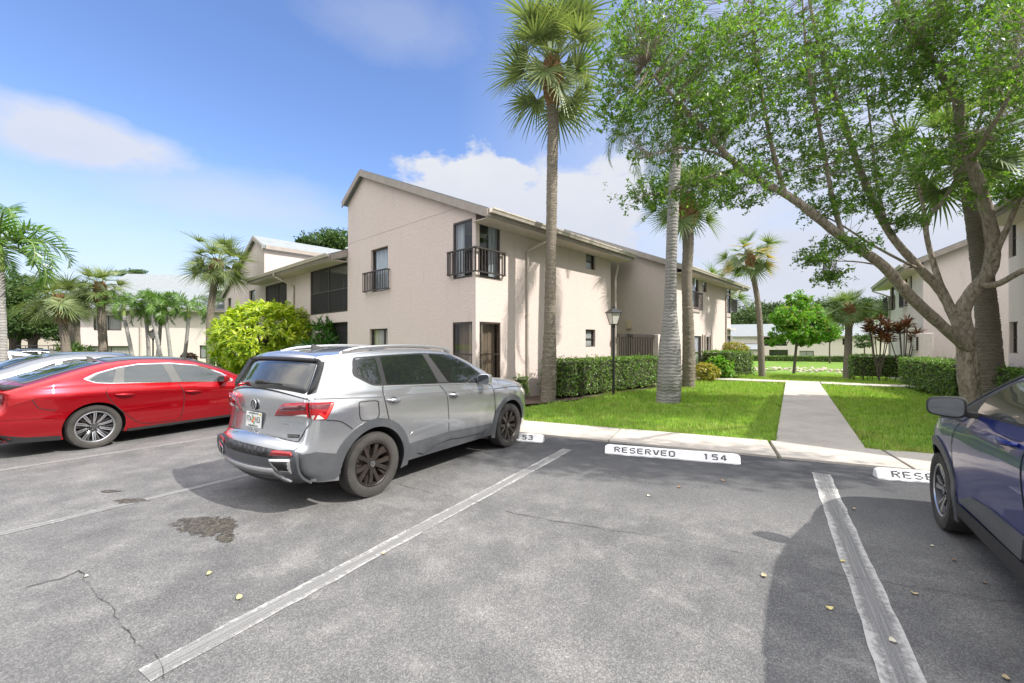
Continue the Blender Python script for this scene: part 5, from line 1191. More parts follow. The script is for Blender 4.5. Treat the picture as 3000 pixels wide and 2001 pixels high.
    cb.seam([[(-1.22,.99),(-1.30,.86),(-1.23,.70),(-1.03,.46),(-.80,.285),(-.27,.263)], [(-.295,.935),(-.22,.66),(-.27,.263)], [(.62,.87),(.86,.78),(.90,.55),(.85,.25)], [(-2.09,.83),(-2.02,.70),(-1.85,.65)]], root, .009)
    # black roof, long rear glass, boot lip spoiler
    f = lambda x: cb.s_of_x(x)
    cb.strip_panel('roof_glass', rpoly([(-.52,f(.02)),(.52,f(.02)),(.55,f(-1.18)),(-.55,f(-1.18))][::-1], .06), carglass('black_roof_glass', (.012,.012,.013)), root, .004, step=.08)
    cb.strip_panel('rear_window', rpoly([(-.55,f(-1.22)),(.55,f(-1.22)),(.62,f(-2.12)),(-.62,f(-2.12))][::-1], .06), M_['tint'], root, .005, step=.08)
    cb.strip_panel('windscreen', rpoly([(-.68,f(.9)),(.68,f(.9)),(.55,f(.05)),(-.55,f(.05))][::-1], .06), M_['tint'], root, .004, step=.08)
    b = MB(); pr = [(-2.14,1.025),(-2.42,1.020),(-2.47,1.035),(-2.44,.985),(-2.2,.985)]
    vs = []; ys = np.linspace(-.72,.72,15)
    for y in ys:
        t = 1-(abs(y)/.72)**2.5; vs += [(x+.10*(1-t), y, z+.012*t) for x, z in pr]
    b.add(vs, [(i*5+j, i*5+(j+1) % 5, (i+1)*5+(j+1) % 5, (i+1)*5+j) for i in range(14) for j in range(5)]+[(0,1,2,3,4),(74,73,72,71,70)]); b.build('boot_spoiler', M_['dplastic'], root, smooth=2)
    tl = cb.rear_panel('taillight', [(-.72,.90),(.72,.90),(.72,.78),(.5,.83),(-.5,.83),(-.72,.78)], M_['dredlens'], root, .008, step=.06)
    cb.rear_panel('lower_bumper', [(-.76,.42),(.76,.42),(.74,.27),(-.74,.27)], M_['dplastic'], root, .012, step=.06)
    for sg in (-1, 1): cb.rear_panel('exhaust_trim', rpoly([(sg*.45,.36),(sg*.72,.37),(sg*.70,.29),(sg*.5,.29)][::sg], .015), M_['chrome'], root, .03, step=.05, skirt=.03)
    mirror_pair(root, .43, .865, .955, pm, .1, .20, .12)
    b = MB(); s0 = Vector((-1.18,0,1.355)); b.add([s0+Vector(v) for v in ((.12,-.02,0),(.12,.02,0),(-.06,.025,-.03),(-.06,-.025,-.03),(-.075,0,.060),(-.04,0,.056),(.03,0,.028))], [(0,1,6),(1,2,4,5,6),(2,3,4),(3,0,6,5,4)]); b.build('aerial_fin', M_['dplastic'], root)
    return root
RED = red_sedan()

def blue_suv():
    h = Vector((.554,.833,0)).normalized()
    root = empty('parked_car', (3.77,2.163,0), atan2(h.y, h.x), 'dark blue SUV cut off by the right edge, five spoke wheel showing', 'car')
    pm = paint('deep_blue_paint', (.012,.022,.17), .5, .34, .7)
    out = [(2.02,.26),(2.13,.42),(2.15,.62),(2.10,.80),(1.98,.90),(1.70,.985),(1.4,1.04),(1.12,1.085),(1.0,1.13),(.72,1.265),(.40,1.405),(.10,1.485),(-.4,1.525),(-1.0,1.525),(-1.5,1.49),(-1.72,1.45),(-1.80,1.32),(-1.92,1.06),(-1.95,.9),(-1.97,.66),(-2.0,.5),(-1.9,.28)]
    k = [.12,.14,.14,.12,.09,.06,.05,.05,.07,.08,.08,.07,.05,.04,.04,.06,.08,.09,.09,.10,.10,.09]
    cb = CarBody(out, k, .90, [(0,.06),(.25,.04),(.38,.02),(.48,.03),(.60,.018),(.74,.002),(.84,.0),(.90,.014),(.93,.03),(1.0,.06),(1.15,.085),(1.5,.10)], [(-1.9,1.16),(-.4,1.155),(.6,1.115),(1.2,1.05),(2.1,.92)], .16, 1.52, (1.2,2.15,.24,2.5), (-1.3,-2.0,.14,2.4), .07, [(1.37,.335,.40),(-1.24,.335,.40)], .27)
    cb.mesh_body(root, pm); cb.wells(root)
    hub = make_wheel(.332, .205, .225, 'five', 'tyre', [simple('grey_rim_pocket', (.045,.046,.05), .4, .5), simple('machined_rim', (.62,.62,.63), .28, .95)], 'h'); put_wheels(root, hub, 1.37, -1.24, .785, .332, (.12,.5,.4,.9))
    rim_ = rpoly([(-1.5,1.17),(-.4,1.158),(.60,1.112),(.86,1.085),(.90,1.10),(.66,1.235),(.36,1.375),(.05,1.445),(-.45,1.475),(-1.1,1.468),(-1.5,1.40)], .03)
    gl = M_['cglass']
    for sg in (1, -1):
        tr = cb.side_panel('window_trim', rim_, M_['dplastic'], root, .0035, sg, step=.06)
        for w in (rpoly([(.70,1.122),(-.30,1.168),(-.38,1.455),(.04,1.425),(.33,1.355),(.60,1.225)], .03), rpoly([(-.42,1.172),(-1.35,1.18),(-1.4,1.38),(-1.1,1.45),(-.48,1.457)], .03)):
            cb.side_panel('side_window', w, M_['bglass'], tr, .007, sg, step=.06)
        for xc, zc, r in cb.arches:
            ring = arc_pts(xc, zc, r+.075, 196, -16, 28)+arc_pts(xc, zc, r-.004, -20, 200, 28)
            cb.side_panel('arch_cladding', ring, M_['plastic'], root, .014, sg, step=.04)
        cb.side_panel('sill_cladding', [(-.75,.275),(-.75,.40),(-.3,.405),(.5,.385),(.84,.375),(.90,.275)], M_['dplastic'], root, .016, sg, step=.06)
        for nm, poly, hx in (('front_door', [(.60,1.105),(.80,1.02),(.885,.90),(.95,.68),(.94,.50),(.86,.40),(-.34,.405),(-.345,.95),(-.37,1.15)], (.0,-.26,1.035,1.05)), ('rear_door', [(-.375,1.15),(-.355,.95),(-.35,.405),(-.82,.42),(-.92,.6),(-1.2,.8),(-1.25,1.0),(-1.2,1.165)], (-.95,-1.17,1.05,1.058))):
            d = cb.side_panel(nm, poly, pm, root, .0022, sg, step=.05, skirt=.004); handle(cb, d, *hx, pm, (sg,), cup=False)
        cb.side_panel('door_cladding', rpoly([(.80,.415),(.74,.44),(.53,.515),(.20,.545),(-.33,.55),(-.33,.415)], .02), M_['plastic'], root, .016, sg, step=.05)
        cb.side_panel('door_cladding', [(-.36,.55),(-.80,.55),(-.80,.42),(-.36,.415)], M_['plastic'], root, .016, sg, step=.05)
        cb.side_panel('headlight', [(2.05,.83),(1.80,.93),(1.70,.92),(1.85,.84),(2.06,.78)], M_['clearlens'], root, .006, sg, step=.05)
        cb.side_panel('body_crease', [(1.90,.90),(1.2,.99),(.55,1.045),(-.36,1.09),(-.36,1.082),(.55,1.036),(1.2,.978),(1.90,.89)], pm, root, .006, sg, step=.05)
    cb.seam([[(.60,1.108),(.80,1.02),(.885,.90),(.955,.68),(.945,.50),(.86,.39)], [(-.37,1.155),(-.35,.95),(-.345,.40)], [(.80,1.03),(1.2,1.005),(1.8,.93)]], root, .014)
    f = cb.s_of_x
    cb.strip_panel('windscreen', rpoly([(-.68,f(1.05)),(.68,f(1.05)),(.58,f(.14)),(-.58,f(.14))][::-1], .05), M_['tint'], root, .004, step=.08)
    b = MB(); 
    for sg in (1, -1):
        pp = [(1.04,1.098),(.90,1.165),(.72,1.25),(.42,1.385),(.12,1.462),(-.4,1.497),(-1.0,1.495)]; yy = cb.half(np.array(pp)); b.tube(catmull([(x, sg*(float(y)+.006), z) for (x, z), y in zip(pp, yy)], 5), .014, 6)
        cb.side_panel('sail_panel', [(.56,1.118),(.88,1.088),(.62,1.24)], M_['dplastic'], root, .010, sg, step=.05)
    b.build('pillar_moulding', M_['dplastic'], root, smooth=True)
    mirror_pair(root, .56, .895, 1.165, M_['dplastic'], .30, .215, .15)
    return root
M_['bglass'] = carglass('light_car_glass', (.028,.033,.034))
blue_suv()

def grey_sedan():
    a = radians(29); h = Vector((sin(a), cos(a), 0))
    root = empty('parked_car', (-9.2,9.9,0), atan2(h.y, h.x), 'silver grey sedan beyond the red car, mostly hidden, roof fin showing', 'car')
    pm = paint('grey_paint', (.17,.18,.20), .8, .3)
    out = [(2.15,.22),(2.28,.36),(2.30,.54),(2.22,.70),(2.0,.80),(1.5,.90),(1.05,.955),(.92,.98),(.62,1.12),(.28,1.26),(-.05,1.365),(-.45,1.405),(-.85,1.405),(-1.15,1.375),(-1.5,1.28),(-1.8,1.16),(-2.05,1.075),(-2.28,1.04),(-2.33,1.0),(-2.34,.8),(-2.40,.62),(-2.38,.42),(-2.25,.24)]
    k = [.12,.14,.14,.11,.08,.06,.06,.07,.09,.09,.07,.05,.05,.05,.06,.06,.06,.05,.07,.10,.11,.11,.09]
    cb = CarBody(out, k, .91, [(0,.10),(.25,.05),(.45,.012),(.62,.012),(.8,.0),(.9,.012),(.93,.03),(1.0,.06),(1.2,.09)], [(-2.4,1.03),(-1.2,1.02),(0,.965),(.8,.92),(2.3,.82)], .18, 1.40, (1.3,2.3,.24,2.5), (-1.5,-2.4,.16,2.4), .075, [(1.4,.33,.375),(-1.4,.33,.375)], .20)
    cb.mesh_body(root, pm); cb.wells(root)
    hub = make_wheel(.33, .21, .225, 'plain', 'tyre', [M_['satin'], M_['satin']], 'h'); put_wheels(root, hub, 1.4, -1.4, .79, .33)
    for sg in (-1, 1):
        tr = cb.side_panel('window_trim', rpoly([(-1.60,1.10),(-1.2,1.03),(0,.975),(.7,.925),(.72,.95),(.45,1.11),(.05,1.27),(-.4,1.335),(-.9,1.335),(-1.2,1.29)], .05), M_['satin'], root, .004, sg, step=.06)
        for w in (rpoly([(-1.53,1.10),(-1.22,1.045),(-1.16,1.26)], .03), rpoly([(-1.13,1.04),(-.36,.995),(-.42,1.315),(-.9,1.32),(-1.06,1.29)], .03), rpoly([(-.28,.985),(.6,.945),(.42,1.09),(.05,1.25),(-.34,1.315)], .03)): cb.side_panel('side_window', w, M_['tint'], tr, .008, sg, step=.06)
        cb.side_panel('taillight', [(-2.33,.98),(-2.0,.95),(-2.05,.86),(-2.33,.85)], M_['redlens'], root, .008, sg, step=.05)
    f = cb.s_of_x
    cb.strip_panel('rear_window', rpoly([(-.55,f(-1.2)),(.55,f(-1.2)),(.62,f(-1.98)),(-.62,f(-1.98))][::-1], .06), M_['tint'], root, .005, step=.08)
    cb.strip_panel('windscreen', rpoly([(-.66,f(.9)),(.66,f(.9)),(.55,f(.0)),(-.55,f(.0))][::-1], .06), M_['tint'], root, .004, step=.08)
    cb.seam([[(-1.2,1.02),(-1.28,.86),(-1.0,.45),(-.8,.28)], [(-.29,.97),(-.22,.66),(-.27,.26)]], root, .008); mirror_pair(root, .45, .86, .99, pm)
    b = MB(); s0 = Vector((-1.0,0,1.44)); b.add([s0+Vector(v) for v in ((.12,-.02,0),(.12,.02,0),(-.06,.025,-.02),(-.06,-.025,-.02),(-.07,0,.06),(-.04,0,.056),(.03,0,.028))], [(0,1,6),(1,2,4,5,6),(2,3,4),(3,0,6,5,4)]); b.build('aerial_fin', M_['dplastic'], root)
    return root
GREY = grey_sedan()
# far lot: a dark hatchback, a white car, a golf cart; the dark and white ones reuse the sedan's shell with their own paint
def recolour(root, name, col, loc, rz, label):
    c = copy_tree(root); c.location = loc; c.rotation_euler = (0,0,rz); tag(c, label, 'car')
    pm = paint(name, col, .4, .3)
    for ch in c.children:
        if ch.name.startswith(('body', 'side_mirror')):
            ch.data = ch.data.copy(); ch.data.materials[0] = pm
    return c
recolour(GREY, 'black_paint', (.012,.012,.014), (-26.5,24.2,-.1), radians(60), 'black car parked at the far left behind the grey sedan')
recolour(GREY, 'white_car_paint', (.7,.7,.7), (-20.0,17.3,-.1), radians(60), 'white car glimpsed at the left edge below the black car')
def golf_cart():
    r = empty('golf_cart', (-40.5,36.5,-.35), .5, 'small golf cart with a dark canopy and orange seat parked by the oaks', 'golf cart')
    b = MB(); b.prism([(-1.2,-.55,.35),(1.2,-.55,.35),(1.25,-.55,.62),(.8,-.55,.8),(.55,-.55,.45),(-.3,-.55,.45),(-.4,-.55,.75),(-1.2,-.55,.8)], (0,1.1,0)); b.build('body', simple('navy_cart_paint', (.02,.03,.09), .4), r, bevel=.03)
    b = MB(); b.box((-1.1,-.62,1.78), (.9,.62,1.84)); b.build('canopy', M_['dplastic'], r, bevel=.02)
    b = MB()
    for x, y in ((-1,-.5),(-1,.5),(.8,-.5),(.8,.5)): b.bar((x,y,.7), (x*.95,y,1.78), .04)
    b.build('canopy_frame', M_['black'], r)
    b = MB(); b.box((-.75,-.5,.78), (-.25,.5,.9)); b.box((-.85,-.5,.85), (-.72,.5,1.25)); b.build('seat', simple('orange_vinyl', (.6,.10,.02), .5), r, bevel=.03)
    for x, y in ((-.8,-.5),(-.8,.5),(.8,-.5),(.8,.5)):
        b = MB(); b.lathe([(.0,-.08),(.14,-.09),(.22,-.08),(.22,.08),(.14,.09),(.0,.08)], 18, 'y', (x,y,.22)); b.build('wheel', M_['tyre'], r, smooth=2)
golf_cart()

# ------------------------------------------------------------------ wheel stops with stencilled lettering
STROKES = {  # stencil letters on a 4 x 6 grid, polylines as bars
 'R': [((0,0),(0,6)),((.9,6),(2.6,6)),((3.4,5.3),(3.4,3.8)),((.9,3.1),(2.6,3.1)),((1.9,2.6),(3.5,0))], 'E': [((0,0),(0,6)),((.9,6),(3.4,6)),((.9,3.1),(3.0,3.1)),((.9,0),(3.4,0))],
 'S': [((3.4,5.3),(2.6,6),(.9,6)),((.1,5.3),(.1,3.9),(.8,3.2)),((1.5,3.1),(2.8,2.9)),((3.4,2.3),(3.4,.8)),((2.6,0),(.9,0),(0,.7))], 'V': [((0,6),(1.5,.3)),((2.1,.3),(3.6,6))],
 'D': [((0,0),(0,6)),((.9,6),(2.4,6),(3.4,5)),((3.4,4.3),(3.4,1.6)),((3.4,1),(2.4,0),(.9,0))], '1': [((1.6,0),(1.6,6),(.7,5.2))], '5': [((3.3,6),(.9,6)),((.2,6),(.2,3.4)),((.9,3.4),(2.5,3.4),(3.3,2.6)),((3.3,2),(3.3,1),(2.4,0)),((1.7,0),(.2,.4))],
 '4': [((2.5,0),(2.5,6)),((2.0,5.6),(.1,2.2)),((0,1.7),(2.0,1.7)),((3,1.7),(3.5,1.7))], '3': [((.1,5.5),(1,6),(2.5,6),(3.3,5.2)),((3.3,4.6),(2.7,3.4),(1.4,3.2)),((2.9,2.9),(3.3,2.2),(3.3,.9),(2.4,0)),((1.7,0),(.0,.6))]}
def stencil(b, s, x0, z0, h, f, adv=1.35, w=.8):
    u = h/6
    for i, c in enumerate(s):
        for pl in STROKES.get(c, ()):
            for p, q in zip(pl[:-1], pl[1:]):
                p, q = np.array(p), np.array(q); d = (q-p)/np.hypot(*(q-p)); n = np.array((-d[1], d[0]))*w/2*.92; e = d*.25
                P = [p-e-n, q+e-n, q+e+n, p-e+n]; b.add([f(x0+i*h*.62*adv+k[0]*u*.86, z0+k[1]*u) for k in P], [(0,1,2,3)])
def wheel_stop(p, q, left, right, label, grp='concrete wheel stops'):
    p, q = Vector(p), Vector(q); L_ = (q-p).length; r = empty('wheel_stop', (p.x, p.y, 0), atan2(q.y-p.y, q.x-p.x), label, 'wheel stop', grp)
    rr = random.Random(int(p.x*100)); n = 46; b = MB(); vs = []
    prof = [(0,.004),(.002,.022),(.024,.028),(.072,.112),(.088,.118),(.145,.118),(.158,.110),(.190,.004)]
    for i in range(n+1):
        t = i/n; x = L_*t; e = min(1, min(t, 1-t)*28)**.5; vs += [(x if 0 < i < n else x+(0.012 if i == 0 else -.012), .10+(y-.10)*(.72+.28*e)+rr.uniform(-.002,.002)+(rr.uniform(-.004,.006) if j < 2 else 0), z*(.80+.20*e)+(rr.uniform(-.006,.006) if j in (1,) else 0)) for j, (y, z) in enumerate(prof)]
    m = len(prof); b.add(vs, [(i*m+j, (i+1)*m+j, (i+1)*m+j+1, i*m+j+1) for i in range(n) for j in range(m-1)]+[tuple(range(m)), tuple(range(n*m, (n+1)*m))[::-1]])
    o = b.build('stop_block', M_['stopwhite'], r, smooth=2)
    f = lambda x, s: (x, .0245+s*.045-.0016*1, .0285+s*.080+.0016)      # on the sloping face
    t = MB()
    if left: stencil(t, left, .17, .14, .74, f, 1.35/.74*.118, 1.0) if False else stencil2(t, left, .16, f)
    if right: stencil2(t, right, L_-.16-.105*len(right)*.98, f)
    t.build('stencil_lettering', mottled('grey_stencil_paint', (.045,.045,.05), (.12,.12,.13), 30, .8), r)
    return r
def stencil2(b, s, x0, f, lw=.066, adv=.108):
    for i, c in enumerate(s):
        for pl in STROKES.get(c, ()):
            for p, q in zip(pl[:-1], pl[1:]):
                P0 = np.array((p[0]/3.5*lw, p[1]/6*.088)); Q0 = np.array((q[0]/3.5*lw, q[1]/6*.088)); d = Q0-P0; d = d/np.hypot(*d); n = np.array((-d[1], d[0]))*.0105; e = d*.004
                b.add([f(x0+i*adv+k[0], .12+k[1]/.092*.80) for k in (P0-e-n, Q0+e-n, Q0+e+n, P0-e+n)], [(0,1,2,3)])
M_['stopwhite'] = mottled('chipped_white_paint', (.62,.62,.63), (.80,.80,.80), 5, .7, 40, .3, .004)
a, b_ = gnd(1386, 1042), gnd(1697, 1068); d_ = (b_-a).normalized()
wheel_stop(a, a+d_*1.83, 'RESERVED', '154', 'white concrete wheel stop stencilled RESERVED 154 in the empty space')
b2 = gnd(1246, 1018); wheel_stop(b2-d_*1.83, b2, 'RESERVED', '153', 'white wheel stop stencilled 153 half hidden by the silver car')
c2 = gnd(2016, 1101); wheel_stop(c2, c2+d_*1.83, 'RESERVED', '155', 'white wheel stop stencilled RES in front of the blue car')
b3 = b2-KD*3.2; wheel_stop(b3-d_*1.83, b3, 'RESERVED', '153', 'white wheel stop hidden ahead of the silver car on its left') if False else None
# ------------------------------------------------------------------ plants
def nrmz(a): return a/np.maximum(np.linalg.norm(a, axis=-1, keepdims=True), 1e-9)
def leaf_quads(P, D, N, L_, W_, fold=.15, mid=.55):
    """kite shaped leaves: base P, direction D, face normal N"""
    D = nrmz(D); S = nrmz(np.cross(D, N)); N = nrmz(np.cross(S, D)); L_ = np.asarray(L_)[:,None]; W_ = np.asarray(W_)[:,None]
    m = P+D*L_*mid
    V = np.stack([P, m+S*W_/2+N*W_*fold, P+D*L_-N*L_*.06, m-S*W_/2+N*W_*fold], 1)
    return V.reshape(-1,3)
def leaf_obj(name, V, mat, parent=None, loc=None):
    return fast_mesh(name, V, np.arange(len(V)).reshape(-1,4), mat, parent, loc)
def rosettes(C, A, n, L_, W_, rng, spread=.9, droop=.25, along=.0):
    """n leaves at each centre C around axis A"""
    k = len(C); C = np.repeat(C, n, 0); A = np.repeat(nrmz(A), n, 0)
    R = nrmz(rng.normal(size=(k*n,3))); R = R-A*(R*A).sum(1)[:,None]; R = nrmz(R)
    t = rng.uniform(.3, 1, (k*n,1))*spread; D = A*(1-t*.8)+R*t; D[:,2] -= droop*rng.uniform(.2,1,k*n)
    Nn = A+rng.normal(size=(k*n,3))*.35; Nn[:,2] += .4
    ll = L_*rng.uniform(.65,1.2,k*n); ww = W_*rng.uniform(.75,1.2,k*n)
    P = C-A*rng.uniform(0, along if along else 1e-6, (k*n,1))
    return leaf_quads(P, D, Nn, ll, ww)
def in_blob(n, c, r, rng, shell=.5):
    """points in an ellipsoid, more of them towards its skin"""
    d = nrmz(rng.normal(size=(n,3))); t = rng.random((n,1))**(1/(3+4*shell)); return np.asarray(c)+d*t*np.asarray(r), d

M_['leaf_tree'] = foliage('tree_leaf', [(.07,.15,.028), (.13,.25,.04), (.095,.19,.034), (.20,.33,.055), (.08,.17,.03), (.26,.39,.07)], .48, .35, .5)
M_['leaf_oak'] = foliage('oak_leaf', [(.035,.075,.018), (.06,.12,.025), (.045,.095,.02), (.09,.15,.035)], .3, .5)
M_['leaf_maple'] = foliage('maple_leaf', [(.08,.24,.02), (.14,.34,.03), (.10,.28,.025), (.22,.38,.05), (.12,.30,.03), (.33,.22,.08)], .45, .5)
M_['leaf_hedge'] = foliage('hedge_leaf', [(.06,.14,.02), (.12,.23,.035), (.08,.18,.026), (.21,.33,.06), (.09,.19,.03), (.27,.37,.08)], .3, .35, .5)
M_['leaf_far'] = foliage('far_leaf', [(.05,.09,.03), (.08,.13,.04), (.06,.105,.035)], .25, .7)
M_['leaf_lime'] = foliage('lime_leaf', [(.26,.38,.02), (.46,.54,.025), (.18,.32,.02), (.55,.58,.05), (.12,.24,.02)], .4, .35, .5)
M_['leaf_dark'] = foliage('dark_strap_leaf', [(.03,.10,.015), (.06,.16,.02), (.04,.12,.02)], .3, .35, .5)
M_['leaf_red'] = foliage('maroon_leaf', [(.11,.03,.02), (.17,.06,.03), (.08,.05,.025), (.22,.10,.05)], .3, .4)
M_['leaf_yel'] = foliage('yellow_croton_leaf', [(.45,.34,.04), (.30,.30,.05), (.16,.24,.04), (.5,.28,.05)], .35, .4)
M_['frond_sabal'] = foliage('fan_frond', [(.09,.13,.05), (.22,.27,.12), (.13,.18,.07), (.33,.36,.17)], .3, .4, .4)
M_['frond_dark'] = foliage('fan_frond_green', [(.06,.11,.035), (.17,.235,.08), (.10,.16,.055), (.24,.30,.12)], .3, .4, .4)
M_['frond_yel'] = foliage('yellowing_frond', [(.42,.30,.05), (.26,.27,.06), (.50,.30,.07), (.18,.24,.06)], .3, .5)
M_['frond_queen'] = foliage('feather_frond', [(.05,.09,.045), (.085,.135,.065), (.065,.11,.055)], .28, .4)
M_['frond_xmas'] = foliage('broad_feather_frond', [(.05,.13,.02), (.10,.20,.03), (.16,.27,.045), (.07,.15,.025)], .35, .32, .5)
def bark(name, c1, c2, sc=(6,6,1.2), bs=.6, rings=False):
    m, nt, N, L, P = new_mat(name); tc = N.new('ShaderNodeTexCoord'); mp = N.new('ShaderNodeMapping'); mp.inputs['Scale'].default_value = sc; L.new(tc.outputs['Object'], mp.inputs[0])
    n = tex(N, L, 'Noise', 2.4, mp.outputs[0], Detail=8, Roughness=.7, Distortion=.6); v = tex(N, L, 'Noise', 1.1, tc.outputs['Object'], Detail=4)
    c = ramp(N, L, n.outputs['Fac'], [(.32, c1), (.62, c2)]); c = mixc(N, L, mth(N, L, 'MULTIPLY', ramp(N, L, v.outputs['Fac'], [(.5, (0,0,0)), (.7, (1,1,1))]), .5), c, tuple(k*.55 for k in c2)); h = n.outputs['Fac']
    if rings:
        w = N.new('ShaderNodeTexWave'); w.bands_direction = 'Z'; w.inputs['Scale'].default_value = rings; w.inputs['Distortion'].default_value = 5.0; w.inputs['Detail'].default_value = 3; w.inputs['Detail Scale'].default_value = 2; L.new(tc.outputs['Object'], w.inputs['Vector'])
        c = mixc(N, L, .38 if rings > 4 else .16, c, ramp(N, L, w.outputs['Fac'], [(.1, tuple(k*.6 for k in c1)), (.5, c2)])); h = mth(N, L, 'ADD', h, w.outputs['Fac'])
    L.new(c, P.inputs['Base Color']); P.inputs['Roughness'].default_value = .9; P.inputs['Specular IOR Level'].default_value = .15; bump(N, L, P, h, bs, .03); return m
M_['bark'] = bark('grey_brown_bark', (.12,.095,.07), (.46,.40,.33), (7,7,2.6), 1.0)
M_['bark_oak'] = bark('dark_bark', (.05,.04,.033), (.13,.11,.09))
M_['trunk_sabal'] = bark('ringed_palm_trunk', (.16,.135,.105), (.37,.325,.265), (4,4,14), .9, 9.0)
M_['trunk_grey'] = bark('smooth_grey_palm_trunk', (.20,.195,.185), (.34,.33,.315), (2,2,7), .4, 3.4)
M_['boots'] = bark('orange_leaf_bases', (.16,.085,.045), (.36,.22,.12), (8,8,8), .9)
M_['petiole'] = simple('green_petiole', (.16,.22,.06), .5)
M_['crownshaft'] = mottled('green_crownshaft', (.16,.24,.06), (.26,.33,.10), 4, .4)
M_['twigs'] = mottled('dark_twigs', (.025,.03,.012), (.06,.065,.03), 14, .95)

# ---- fronds: each is grown at a given lift with its tips hanging, so it is only ever turned about the vertical
def fan_mesh(name, lift, mat, seed, pet=.95, rad=.95, n=30, wid=.048, droop=.42):
    r = random.Random(seed); V = []; e = radians(lift); b = MB()
    P = []; p = Vector((0,0,0)); d = e
    for i in range(9): P.append(p.copy()); p = p+Vector((cos(d),0,sin(d)))*pet/8; d -= .075*(1 if lift > -20 else .3)
    b.tube(P, [.020-.0012*i for i in range(9)], 5, cap=False)
    A = Vector((cos(d),0,sin(d))); U = Vector((-sin(d),0,cos(d))); S = Vector((0,1,0)); o = P[-1]
    fs_m = []; n0 = len(b.f)
    for i in range(n):
        t = -1+2*i/(n-1); a = t*radians(128)+r.uniform(-.03,.03); Lh = rad*(1-.30*abs(t)**2)*r.uniform(.82,1.1)
        D = (A*cos(a)+S*sin(a)+U*(.34*abs(sin(a))+.10)).normalized(); side = D.cross(U).normalized(); q = o.copy(); pts = [q.copy()]; dd = D.copy(); st = 5
        for k in range(st):
            q = q+dd*Lh/st; g = droop*(.10+.30*(k/st)**1.4)*(.7+.6*r.random()); dd = (dd+Vector((0,0,-g*1.25))).normalized(); pts.append(q.copy())
        ws = [.35,.95,1.0,.72,.40,.05]; vs = []
        for k, pt in enumerate(pts): vs += [pt-side*wid*ws[k]/2, pt+side*wid*ws[k]/2]
        b.add(vs, [(2*k, 2*k+1, 2*k+3, 2*k+2) for k in range(st)], 1)
    me = bpy.data.meshes.new(name); me.from_pydata([tuple(v) for v in b.v], [], b.f); me.materials.append(M_['petiole']); me.materials.append(mat); me.polygons.foreach_set('material_index', b.m); me.update(); return me
def feather_mesh(name, lift, mat, seed, Lr=2.8, n=56, ll=.60, wid=.026, curl=1.7, hang=.85, vee=.15):
    r = random.Random(seed); b = MB(); d = radians(lift); P = []; p = Vector((0,0,0)); st = 22
    for i in range(st+1):
        P.append(p.copy()); p = p+Vector((cos(d),0,sin(d)))*Lr/st; d -= radians(curl*(1.0+2.2*i/st))
    b.tube(P, [.022*(1-.8*i/st)+.003 for i in range(st+1)], 5, cap=False)
    for i in range(n):
        t = .13+.86*i/(n-1); f = t*st; k = min(int(f), st-1); o = P[k].lerp(P[k+1], f-k); T = (P[k+1]-P[k]).normalized(); U = Vector((0,1,0)).cross(T).normalized()*-1
        if U.z < 0: U = -U
        for sg in (-1, 1):
            Lh = ll*(sin(pi*min(1, .18+t*.80))**.7)*r.uniform(.85,1.1); D = (Vector((0,sg,0))*.9+T*(.45+.6*t)+U*vee*r.uniform(-.5,1.6)).normalized(); q = o.copy(); pts = [q.copy()]; dd = D
            for s_ in range(4): q = q+dd*Lh/4; dd = (dd+Vector((0,0,-hang*(.12+.22*s_)*r.uniform(.7,1.3)))).normalized(); pts.append(q.copy())
            ws = [.5,1,.9,.55,.05]; vs = []
            for s_, pt in enumerate(pts): sd = (T*.8+U*.6*sg*0).normalized(); vs += [pt-sd*wid*ws[s_]/2, pt+sd*wid*ws[s_]/2]
            b.add(vs, [(2*s_, 2*s_+1, 2*s_+3, 2*s_+2) for s_ in range(4)], 1)
    me = bpy.data.meshes.new(name); me.from_pydata([tuple(v) for v in b.v], [], b.f); me.materials.append(M_['petiole']); me.materials.append(mat); me.polygons.foreach_set('material_index', b.m); me.update(); return me
LIFTS = [82, 66, 50, 34, 18, 2, -16, -36, -55]
FAN = [fan_mesh('frond', l, M_['frond_sabal'], i*3+j, pet=(.55+.10*(i*5 % 4)) if j else (.85+.08*(i*3 % 4)), rad=1.02, droop=.34 if j else .62, n=27, wid=.046) for j in (0, 1) for i, l in enumerate(LIFTS)]
FAND = [fan_mesh('frond', l, M_['frond_dark'], 50+i*3+j, pet=(.5+.1*(i*5 % 4)) if j else (.8+.08*(i*3 % 4)), droop=.26 if j else .5, n=28, wid=.048) for j in (0, 1) for i, l in enumerate(LIFTS)]
FANY = [fan_mesh('frond', l, M_['frond_yel'], 90+i, droop=.6) for i, l in enumerate(LIFTS)]
QUEEN = [feather_mesh('frond', l, M_['frond_queen'], 20+i, 2.9, 60, .68, .026, 3.0, 1.1) for i, l in enumerate((80,66,52,40,28,14,0,-14))]
XMAS = [feather_mesh('frond', l, M_['frond_xmas'], 40+i, 1.75, 34, .52, .050, 3.2, .55, .55) for i, l in enumerate((82,68,55,44,34,22,10,-4))]

